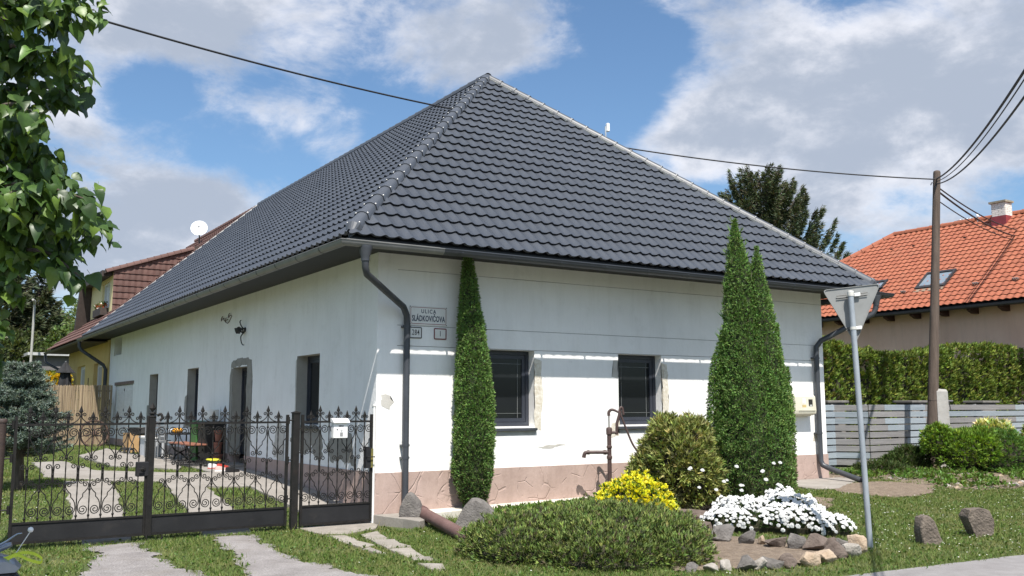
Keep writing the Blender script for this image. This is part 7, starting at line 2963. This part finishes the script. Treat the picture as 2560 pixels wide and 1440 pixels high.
    for dy in (-.28, .28):
        for dx in (-.12, .1):
            q = MB()
            q.lathe([(.02, -.02), (.065, -.018), (.065, .018), (.02, .02)], 12, T(x + dx, y + dy, z + .065) @ Matrix.Rotation(R(90), 4, 'Y'))
            q.build('wheel', blackp, t)
    # chairs
    def chair(x, y, rz, label):
        z = hz(x, y)
        t = thing('garden_chair', label, 'chair', (x, y, z), 'grey garden chairs')
        M_ = T(x, y, z) @ Matrix.Rotation(rz, 4, 'Z')
        q = MB()
        q.cbox((-.22, -.22, .42), (.22, .22, .45), .01, M_)
        q.build('seat', steel, t)
        for k in range(5):
            q = MB()
            q.box((-.20, .20, .52 + k * .08), (.20, .222, .57 + k * .08), M_)
            q.build('back_slat', steel, t)
        for sx in (-.2, .2):
            for sy, hh in ((-.2, .42), (.21, .92)):
                q = MB()
                q.tube([M_ @ Vector((sx, sy, 0)), M_ @ Vector((sx, sy, hh))], .014, 6)
                q.build('leg', steel, t)
        return t
    chair(-.85, 10.55, .4, 'grey metal garden chair nearest to the pale storage bin')
    chair(-.75, 9.75, 1.7, 'grey metal garden chair between the other chair and the bench')
    # dark table with things on it
    x, y, z = -.42, 10.1, hz(-.4, 10.1)
    t = thing('garden_table', 'dark garden table carrying an orange pumpkin and white dishes', 'table', (x, y, z))
    q = MB()
    q.cbox((x - .3, y - .55, z + .60), (x + .3, y + .55, z + .63), .006)
    q.build('tabletop', blackp, t)
    for sx in (-.25, .25):
        for sy in (-.5, .5):
            q = MB()
            q.tube([(x + sx, y + sy, z), (x + sx, y + sy, z + .60)], .018, 6)
            q.build('leg', blackp, t)
    q = MB()
    q.lathe([(.01, 0), (.09, .01), (.125, .05), (.12, .09), (.08, .12), (.01, .115)], 14, c=(x - .18, y - .38, z + .632))
    tag(q.build('pumpkin', mat('pumpkin_orange', (.75, .33, .02), .5, var=.1), None, smooth=60), 'orange pumpkin lying on the dark garden table', 'pumpkin')
    q = MB()
    q.lathe([(.06, 0), (.13, .03), (.16, .06), (.15, .06), (.05, .02)], 14, c=(x - .1, y + .05, z + .632))
    tag(q.build('bowl', wt, None, smooth=60), 'white bowl beside the pumpkin on the garden table', 'bowl')
    q = MB()
    q.cbox((x - .2, y + .25, z + .632), (x + .05, y + .48, z + .72), .015)
    tag(q.build('plastic_box', plast, None), 'small pale plastic box on the far end of the garden table', 'box')
    # bench with cast iron legs
    rw = mat('red_brown_bench_wood', (.20, .075, .045), .7, base2=(.29, .12, .075), scale=4, stretch=(6, .6, 6))
    x, z = -.62, hz(-.62, 8.6)
    t = thing('bench', 'red brown wooden bench seat on black cast iron legs by the wall', 'bench', (x, 8.6, z))
    for k in range(3):
        q = MB()
        q.cbox((x - .21 + k * .14, 7.75, z + .42), (x - .21 + k * .14 + .125, 9.6, z + .455), .006)
        q.build('plank', rw, t)
    for y in (8.0, 9.35):
        q = MB()
        for s in (-1, 1):
            q.tube([(x, y, z + .22), (x + s * .12, y, z + .28), (x + s * .2, y, z + .41)], .018, 6, smooth=3)
            q.tube([(x, y, z + .22), (x + s * .1, y, z + .14), (x + s * .22, y, z + .0)], .02, 6, smooth=3)
        q.tube([(x - .2, y, z + .41), (x + .2, y, z + .41)], .016, 6)
        q.build('cast_leg', iron, t)
    # wheelie bin, black bin, basket
    gp = mat('green_bin_plastic', (.045, .16, .04), .5, base2=(.06, .20, .05), scale=3)

    def bin_(x, y, m, label, hgt=.88):
        z = hz(x, y)
        t = thing('wheelie_bin', label, 'bin', (x, y, z))
        q = MB()
        q.box((x - .19, y - .24, z + .05), (x + .19, y + .24, z + hgt), taper=1.14)
        q.build('body', m, t)
        q = MB()
        q.cbox((x - .24, y - .29, z + hgt + .001), (x + .23, y + .29, z + hgt + .06), .015)
        q.build('lid', m, t)
        for dy in (-.2, .2):
            q = MB()
            q.lathe([(.02, -.025), (.09, -.02), (.09, .02), (.02, .025)], 12, T(x + .19, y + dy, z + .09) @ Matrix.Rotation(R(90), 4, 'X'))
            q.build('wheel', blackp, t)
    bin_(-.26, 8.85, gp, 'green wheelie bin standing against the side wall')
    bin_(-.27, 8.1, blackp, 'black bin between the green bin and the door')
    q = MB()
    q.lathe([(.13, 0), (.17, .06), (.18, .26), (.165, .26), (.12, .03)], 14, c=(-.30, 8.05, hz(-.3, 8.05) + .942))
    tag(q.build('basket', wt, None, smooth=50), 'white basket on the lid of the black bin', 'basket')
    z = hz(-.25, 7.6)
    t = thing('flower_pots', 'stack of reddish clay pots beside the black bin', 'pots', (-.25, 7.72, z))
    clay = mat('clay_pot', (.24, .10, .07), .85, var=.15)
    for k, s in enumerate((1, .85, .8)):
        q = MB()
        q.lathe([(.08 * s, 0), (.11 * s, .20), (.125 * s, .20), (.125 * s, .24), (.10 * s, .24)], 12, c=(-.22, 7.72 - .02 * k, z + .0 + .26 * k))
        q.build('pot', clay, t)
    # metal grid lying on the concrete
    t = thing('metal_grid', 'black metal rack lying flat on the concrete in front of the bench', 'rack', (-.75, 8.0, hz(-.7, 8)))
    q = MB()
    z = hz(-.75, 7.9) + .045
    for k in range(7):
        q.tube([(-1.05 + .09 * k, 6.9, z), (-1.05 + .09 * k, 9.0, z)], .010, 5)
    for yy in (6.9, 7.6, 8.3, 9.0):
        q.tube([(-1.05, yy, z + .012), (-.51, yy, z + .012)], .012, 5)
    q.build('rack', blackp, t)
    # shoes by the door
    def shoe(x, y, rz, m, label, sole=None, group=None):
        z = hz(x, y) + .055
        t = thing('shoe', label, 'shoe', (x, y, z), group)
        M_ = T(x, y, z) @ Matrix.Rotation(rz, 4, 'Z')
        q = MB()
        rows = []
        for s, w, hh in ((-.14, .035, .075), (-.10, .042, .085), (-.03, .038, .075), (.04, .045, .05), (.10, .045, .04), (.14, .025, .025)):
            rows.append([M_ @ Vector((s, -w, .0)), M_ @ Vector((s, -w * .8, hh)), M_ @ Vector((s, w * .8, hh)), M_ @ Vector((s, w, .0))])
        vs = [p for r_ in rows for p in r_]
        fs = [(4 * i + j, 4 * i + (j + 1) % 4, 4 * i + 4 + (j + 1) % 4, 4 * i + 4 + j) for i in range(5) for j in range(4)] + [(3, 2, 1, 0), (20, 21, 22, 23)]
        q.add(vs, fs)
        q.build('upper', m, t, smooth=60)
        q = MB()
        q.prism([M_ @ Vector((a, b, -.022)) for a, b in ((-.15, -.03), (-.1, -.045), (.05, -.05), (.13, -.04), (.155, 0), (.13, .04), (.05, .05), (-.1, .045), (-.15, .03))], (0, 0, .021))
        q.build('sole', sole or wt, t)
    redm = mat('red_shoe', (.50, .06, .04), .6)
    pinkm = mat('pink_slipper', (.62, .42, .38), .8)
    shoe(-.62, 6.45, .3, wt, 'white sports shoe left of the door step', redm, 'shoes by the door')
    shoe(-.50, 6.30, .5, redm, 'red and white sports shoe nearest the door step', wt, 'shoes by the door')
    shoe(-.66, 5.75, -.2, pinkm, 'pale pink slipper on the concrete before the door', wt, 'shoes by the door')
    shoe(-.55, 5.45, .2, blackp, 'dark shoe farthest right in front of the door', blackp, 'shoes by the door')
    z = hz(-.5, 6.9)
    t = thing('toy_car', 'small black and yellow toy car beside the shoes', 'toy', (-.55, 6.85, z))
    q = MB()
    q.cbox((-.66, 6.65, z + .07), (-.42, 7.1, z + .15), .02)
    q.build('body', blackp, t)
    q = MB()
    q.cbox((-.65, 6.68, z + .151), (-.43, 7.05, z + .20), .02)
    q.build('bonnet', mat('toy_yellow', (.65, .62, .04), .4), t)
    for dx in (-.66, -.42):
        for dy in (6.74, 7.02):
            q = MB()
            q.lathe([(.01, -.02), (.06, -.018), (.06, .018), (.01, .02)], 10, T(dx, dy, z + .06) @ Matrix.Rotation(R(90), 4, 'Y'))
            q.build('wheel', blackp, t)


build_court()


# ---------------------------------------------------------------- scooter cut off by the left edge
def build_scooter():
    silver = mat('silver_blue_paint', (.22, .25, .30), .28, base2=(.30, .33, .38), scale=4, metallic=.55)
    blackp = mat('black_plastic', (.015, .015, .016))
    chrome = mat('chrome_lever', (.5, .52, .54), .18, var=.05, metallic=.9)
    strap = mat('yellow_strap', (.52, .60, .03), .6, var=.12)
    t = thing('mobility_scooter', 'grey and silver scooter with a yellow strap, cut off by the left edge', 'scooter', (-5.75, -4.9, -.15))
    B = Vector((-5.40, -4.86, 0))
    q = MB()
    q.cbox((-6.45, -5.12, -.02), (-5.30, -4.62, .34), .05)
    q.build('body', blackp, t)
    q = MB()
    prof = [(-.30, .345), (-.30, .40), (-.18, .455), (-.04, .46), (.06, .42), (.10, .38), (.06, .345)]
    vs = []
    for s, k in ((-.22, .75), (-.12, 1), (.12, 1), (.22, .75)):
        for a, z in prof:
            vs.append((B.x + a * k, B.y + s, .345 + (z - .345) * k))
    n = len(prof)
    fs = [(i * n + j, i * n + (j + 1) % n, (i + 1) * n + (j + 1) % n, (i + 1) * n + j) for i in range(3) for j in range(n)] + [tuple(range(n)), tuple(range(4 * n - 1, 3 * n - 1, -1))]
    q.add(vs, fs)
    q.build('fender', silver, t, smooth=50)
    q = MB()
    q.tube([(B.x - .3, B.y, .42), (B.x - .08, B.y, .50), (B.x + .03, B.y - .02, .535)], [.06, .055, .03], 10, smooth=4, flat=.6)
    q.build('console', silver, t, smooth=60)
    q = MB()
    q.tube([(B.x - .16, B.y - .06, .50), (B.x - .03, B.y - .09, .56), (B.x + .05, B.y - .10, .615), (B.x + .09, B.y - .11, .625)], [.016, .017, .014, .010], 8, smooth=4, flat=.5)
    q.build('brake_lever', chrome, t, smooth=60)
    q = MB()
    q.tube([(B.x + .06, B.y - .03, .46), (B.x + .15, B.y - .08, .63)], .0035, 6)
    q.lathe([(.002, -.022), (.016, -.016), (.022, 0), (.016, .016), (.002, .022)], 10, c=(B.x + .152, B.y - .081, .645))
    q.build('flag_rod', mat('white_enamel', (.8, .8, .79)), t, smooth=60)
    q = MB()
    pts = catmull([(B.x - .20, B.y - .13, .43), (B.x - .03, B.y - .14, .445), (B.x + .07, B.y - .13, .475), (B.x + .16, B.y - .12, .47), (B.x + .235, B.y - .13, .425), (B.x + .225, B.y - .15, .395), (B.x + .14, B.y - .16, .425), (B.x + .05, B.y - .15, .465), (B.x - .06, B.y - .16, .41), (B.x - .22, B.y - .15, .395)], 5)
    vs, fs = [], []
    for i, p in enumerate(pts):
        vs += [p + Vector((0, -.004, -.011)), p + Vector((0, .004, .011)), p + Vector((.003, .008, .011)), p + Vector((.003, 0, -.011))]
    for i in range(len(pts) - 1):
        for j in range(4):
            fs.append((i * 4 + j, i * 4 + (j + 1) % 4, i * 4 + 4 + (j + 1) % 4, i * 4 + 4 + j))
    q.add(vs, fs)
    q.build('strap', strap, t, smooth=60)
    q = MB()
    q.cbox((-6.8, -5.1, .34), (-6.2, -4.65, .46), .04)
    q.build('seat', blackp, t)
    for xx in (-6.45, -5.62):
        for yy in (-5.17, -4.63):
            q = MB()
            q.lathe([(.05, -.05), (.15, -.05), (.17, -.02), (.17, .02), (.15, .05), (.05, .05)], 18, T(xx, yy, .02) @ Matrix.Rotation(R(90), 4, 'X'))
            q.build('wheel', blackp, t, smooth=50)


build_scooter()


# ---------------------------------------------------------------- linden tree reaching in from the left
def build_linden():
    cols = [mat('linden_leaf_dark', (.048, .10, .022), .42, var=.25, scale=14, rnd_obj=.3), mat('linden_leaf_mid', (.085, .165, .034), .42, var=.25, scale=14, rnd_obj=.3), mat('linden_leaf_young', (.16, .26, .045), .42, var=.2, scale=14, rnd_obj=.25)]
    for m in cols:
        nt = m.node_tree
        N, L = nt.nodes, nt.links
        b = N['Principled BSDF']
        tr = N.new('ShaderNodeBsdfTranslucent')
        ms = N.new('ShaderNodeMixShader')
        ms.inputs[0].default_value = .28
        src = b.inputs['Base Color'].links[0].from_socket
        g = N.new('ShaderNodeMix')
        g.data_type = 'RGBA'
        g.blend_type = 'MULTIPLY'
        g.inputs[0].default_value = 1
        L.new(src, g.inputs[6])
        g.inputs[7].default_value = (1.7, 1.5, .5, 1)
        L.new(g.outputs[2], tr.inputs['Color'])
        L.new(b.outputs[0], ms.inputs[1])
        L.new(tr.outputs[0], ms.inputs[2])
        L.new(ms.outputs[0], N['Material Output'].inputs['Surface'])
    # heart shaped leaf with a toothed rim, folded along the midrib; tip towards +X
    rim = [(0.0, .0), (-.06, .12), (-.02, .26), (.10, .38), (.24, .425), (.40, .40), (.55, .33), (.70, .22), (.84, .11), (1.0, 0.0)]

    def leaf(name, m, curl, fold):
        vs, fs = [], []
        mid = [(x, 0) for x, _ in rim]
        n = len(rim)
        for s in (1, -1):
            for i, (x, y) in enumerate(rim):
                yy = y * (1 + (.05 if i % 2 else -.03))
                vs.append((x, s * yy, yy * fold - curl * x * x + .02 * math.sin(i * 2.1 + s)))
        for i, (x, _) in enumerate(rim):
            vs.append((x, 0, -curl * x * x))
        for s in (0, 1):
            for i in range(n - 1):
                f = (s * n + i, s * n + i + 1, 2 * n + i + 1, 2 * n + i)
                fs.append(f if s else f[::-1])
        vs += [(-.42, .012, .02), (-.42, -.012, .02), (.0, .010, .0), (0, -.010, 0)]
        k = len(vs) - 4
        fs.append((k, k + 1, k + 3, k + 2))
        me = bpy.data.meshes.new(name)
        me.from_pydata(vs, [], fs)
        me.materials.append(m)
        me.polygons.foreach_set('use_smooth', [True] * len(me.polygons))
        return me
    meshes = [[leaf('leaf', m, c, f) for c, f in ((.35, .3), (.7, .55), (.15, -.2))] for m in cols]
    t = thing('linden_tree', 'leafy linden branches hanging in from the upper left corner', 'tree', (-6.55, -6.3, -.15))
    tk = MB()
    tk.tube([(-7.5, -5.7, -.4), (-7.45, -5.75, 1.2), (-7.5, -5.8, 3.5), (-7.4, -5.8, 6.5)], [.17, .14, .11, .05], 12, smooth=4)
    tk.build('trunk', barkm, t, smooth=60)
    rr = random.Random(21)
    lm = MB()
    spots = []
    # limbs: where each leafy bough ends (across the view from the left frame edge, height), with drooping tips
    def at(px, py, D):
        d = fw * 2373.6 + r2 * (px - 1280) - u2 * (py - 720)
        return CAM + d / 2373.6 * D
    boughs = [((-110, 80), (90, 15), (235, 25)), ((-110, 60), (40, 10), (140, 40)), ((-110, 170), (50, 110), (185, 150)), ((-110, 190), (60, 150), (205, 190)), ((-120, 260), (60, 215), (195, 240)), ((-120, 150), (10, 110), (70, 130)),
              ((-120, 300), (30, 260), (95, 300)), ((-120, 380), (20, 340), (80, 360)), ((-120, 420), (50, 360), (130, 390)), ((-130, 470), (60, 420), (160, 420)), ((-120, 520), (90, 470), (225, 500)), ((-120, 500), (40, 460), (120, 480)),
              ((-120, 570), (100, 545), (258, 575)), ((-120, 560), (50, 530), (150, 545)), ((-130, 620), (80, 590), (180, 610)), ((-120, 650), (90, 625), (200, 690)), ((-130, 640), (10, 610), (60, 640)), ((-120, 250), (-30, 220), (40, 230)),
              ((-120, 20), (20, -20), (110, -20)), ((-120, 10), (60, -60), (240, -50)), ((-120, 450), (-20, 420), (50, 440)), ((-120, 580), (-40, 550), (40, 570)), ((-150, 720), (-60, 690), (40, 715)), ((-160, 790), (-90, 760), (0, 800)), ((-170, 870), (-110, 840), (-25, 880))]
    for (a, b, c) in boughs:
        D0 = rr.uniform(5.7, 6.5)
        pa, pb_, pc = at(*a, D0 + .3), at(*b, D0 + .05), at(*c, D0 - .15)
        base = Vector((-7.47, -5.78, max(1.4, pa.z - .25)))
        path = catmull([base, pa, pb_, pc], 6)
        lm.tube(path, [.03, .004], 6)
        n = len(path)
        for i in range(n // 3, n):
            kk = 7 if i < n * .6 else 8
            for _ in range(kk):
                q = path[i] + Vector((rr.gauss(0, .04), rr.gauss(0, .10), rr.gauss(-.03, .042)))
                spots.append((q, (path[i] - path[i - 1]).normalized(), i / n))
    lm.build('limbs', barkm, t)
    # the rest of the crown, out of the picture on the left
    for _ in range(420):
        q = Vector((-7.6 + rr.gauss(0, .55), -5.9 + rr.gauss(0, .9), 3.9 + rr.gauss(0, 1.2)))
        spots.append((q, Vector((rr.gauss(0, 1), rr.gauss(0, 1), -.2)).normalized(), -1))
    rr.shuffle(spots)
    spots.sort(key=lambda s: s[2] < 0)
    rest = []
    for i, (q, d, s) in enumerate(spots):
        ax = (d * .6 + Vector((rr.gauss(0, .6), rr.gauss(0, .6), rr.gauss(-.75, .4)))).normalized()
        nrm = Vector((rr.gauss(0, .45), rr.gauss(-.35, .45), 1)).normalized()
        y_ = nrm.cross(ax)
        if y_.length < .05:
            y_ = ax.orthogonal()
        y_.normalize()
        z_ = ax.cross(y_)
        L = rr.uniform(.06, .125) * (1.0 if s >= 0 else 1.1)
        M_ = Matrix.Translation(q) @ (Matrix((ax, y_, z_)).transposed() * L).to_4x4()
        w = rr.random()
        ci = 0 if w < .42 else (1 if w < .78 else 2)
        me = meshes[ci][rr.randrange(3)]
        if i < 300:
            put('leaf', me, t, M_)
        else:
            rest.append((ci, me, M_))
    for ci in range(1):
        VV, FF, MI, o = [], [], [], 0
        for c_, me, M_ in rest:
            tv = np.array([v.co[:] for v in me.vertices])
            Mn = np.array(M_)
            VV.append(tv @ Mn[:3, :3].T + Mn[:3, 3])
            for p in me.polygons:
                FF.append(tuple(x + o for x in p.vertices))
                MI.append(c_)
            o += len(tv)
        me = bpy.data.meshes.new('leaves')
        me.from_pydata(np.concatenate(VV).tolist(), [], FF)
        for m in cols:
            me.materials.append(m)
        me.polygons.foreach_set('material_index', MI)
        me.polygons.foreach_set('use_smooth', [True] * len(me.polygons))
        ob = link(bpy.data.objects.new('leaves', me), t)
        ob['kind'] = 'stuff'


build_linden()


# ---------------------------------------------------------------- grass
def build_grass():
    def field(x0, x1, y0, y1, n):
        return np.stack([rng.uniform(x0, x1, n), rng.uniform(y0, y1, n)], 1)
    P_ = np.concatenate([field(-6.6, 4, -8, 0, 230000), field(4, 12, -7.5, -.2, 150000), field(12, 22, -7.8, .5, 60000), field(-8.5, -.1, 0, 9, 120000), field(-8.5, -.1, 9, 20.5, 60000), field(-3, 2, -6.2, -2, 20000)])
    x, y = P_[:, 0], P_[:, 1]
    # keep what the camera can see from here or a step aside
    d = np.stack([x - CAM.x, y - CAM.y], 1)
    dep = d @ np.array([math.sin(YAW), math.cos(YAW)])
    lat = d @ np.array([math.cos(YAW), -math.sin(YAW)])
    ok = (dep > 6.5) & (np.abs(lat) < dep * .68 + .5)
    x, y, dep = x[ok], y[ok], dep[ok]
    m1 = np.array([noise.noise((float(a) * 1.2, float(b) * 1.2, 11)) for a, b in zip(x, y)])
    m2 = np.array([noise.noise((float(a) * 5.5, float(b) * 5.5, 4)) for a, b in zip(x, y)])
    qx, qy = x + .10 * m2 + .08 * m1, y + .08 * m1 - .10 * m2
    edge = rng.normal(0, .05, len(x))
    qx2, qy2 = qx + edge, qy + rng.normal(0, .05, len(x))
    ok = np.ones(len(x), bool)
    for p in GRAVEL:
        ok &= ~in_poly(qx2, qy2, p)
    for p in list(COURT.values()) + PATH + [THRESH]:
        ok &= ~in_poly(x + rng.normal(0, .03, len(x)), y + rng.normal(0, .03, len(x)), p)
    for p in (BED, SOIL_R):
        ok &= ~in_poly(qx2, qy2, p)
    ok &= ~in_poly(x, y, SLAB_R)
    st = in_poly(qx, qy, STRIP) | in_poly(qx, qy, BACKBED)
    ok &= ~(st & (rng.random(len(x)) < .8))
    ok &= ~((x > -.03) & (y > -.30))
    ok &= ~((x > .0) & (x < .66) & (y > -.95 + .3 * x))
    yroad = np.interp(x, [p[0] for p in ROAD_EDGE], [p[1] for p in ROAD_EDGE])
    ok &= y > yroad + rng.normal(0.02, .06, len(x)) + .05 * m2
    bare = (m1 + .6 * m2) < -.42
    ok &= ~(bare & (rng.random(len(x)) < .55))
    x, y, dep, m1, m2 = x[ok], y[ok], dep[ok], m1[ok], m2[ok]
    n = len(x)
    near_bed = np.zeros(n)
    L = rng.uniform(.028, .065, n) * (1 + .45 * np.clip(m1, -.5, 1)) * np.where(rng.random(n) < .05, 1.7, 1)
    tall = ((y > -.75) & (x > .6) & (x < 9)) | ((np.abs(x + 1.28) < .12) & (np.abs(y) < .12)) | (((x + .0) ** 2 + (y + .15) ** 2) < .03)
    L = np.where(tall & (rng.random(n) < .3), L * 2.6, L)
    A = unit(np.stack([rng.normal(0, .5, n), rng.normal(0, .5, n), np.full(n, .8)], 1))
    Wd = rng.uniform(.005, .010, n) * np.clip(dep / 11, .9, 1.9)
    pal = [(.12, .17, .042, 3), (.15, .20, .052, 3), (.185, .22, .062, 1.6), (.085, .135, .036, 2), (.28, .25, .13, .6)]
    c = leaf_cols(n, pal, .16)
    dry = np.clip((m1 + .5 * m2) * -1.6, 0, 1)[:, None] * .6
    c = c * (1 - dry) + np.array([.21, .19, .075]) * dry
    S_ = unit(np.cross(A, rv(n)))
    P3 = np.stack([x, y, h(x, y) - .008], 1)
    V = np.empty((n, 3, 3))
    V[:, 0] = P3 + S_ * Wd[:, None] * .5
    V[:, 1] = P3 - S_ * Wd[:, None] * .5
    V[:, 2] = P3 + A * L[:, None]
    me = np_mesh('grass', V, 3, leaf_mat('grass_blade', .6, .2, .25), c)
    o = bpy.data.objects.new('grass', me)
    COL.objects.link(o)
    o['kind'] = 'stuff'
    # broad leaved lawn weeds
    k = rng.choice(n, 9000, replace=False)
    Vw, cw = sprays(P3[k] + np.array([0, 0, .02]), np.tile([[0, 0, 1.0]], (len(k), 1)), 3, .035, .024, 1.3, [(.075, .135, .026, 3), (.10, .16, .03, 2)], .18)
    me = np_mesh('lawn_weeds', Vw, 4, leafm, cw)
    o = bpy.data.objects.new('lawn_weeds', me)
    COL.objects.link(o)
    o['kind'] = 'stuff'
    # daisies: dense on the right lawn, few elsewhere
    wgt = np.where(x > 4, 0.004 + .016 * np.clip(m1 + .2, 0, 1), .0005)
    wgt = np.where((x < -4.2) & (y > 1), .012, wgt)
    k = np.nonzero(rng.random(n) < wgt)[0]
    Q = P3[k] + np.stack([np.zeros(len(k)), np.zeros(len(k)), rng.uniform(.035, .065, len(k))], 1)
    r_ = rng.uniform(.008, .013, len(k))
    Vd = np.empty((len(k), 6, 3))
    for j in range(6):
        a = j * math.pi / 3
        Vd[:, j] = Q + np.stack([r_ * math.cos(a), r_ * math.sin(a), rng.uniform(-.003, .004, len(k))], 1)
    me = np_mesh('daisies', Vd, 6, leaf_mat('daisy_petal', .7, .1), np.tile([[.74, .73, .66]], (len(k), 1)))
    o = bpy.data.objects.new('daisies', me)
    COL.objects.link(o)
    o['kind'] = 'stuff'


build_grass()
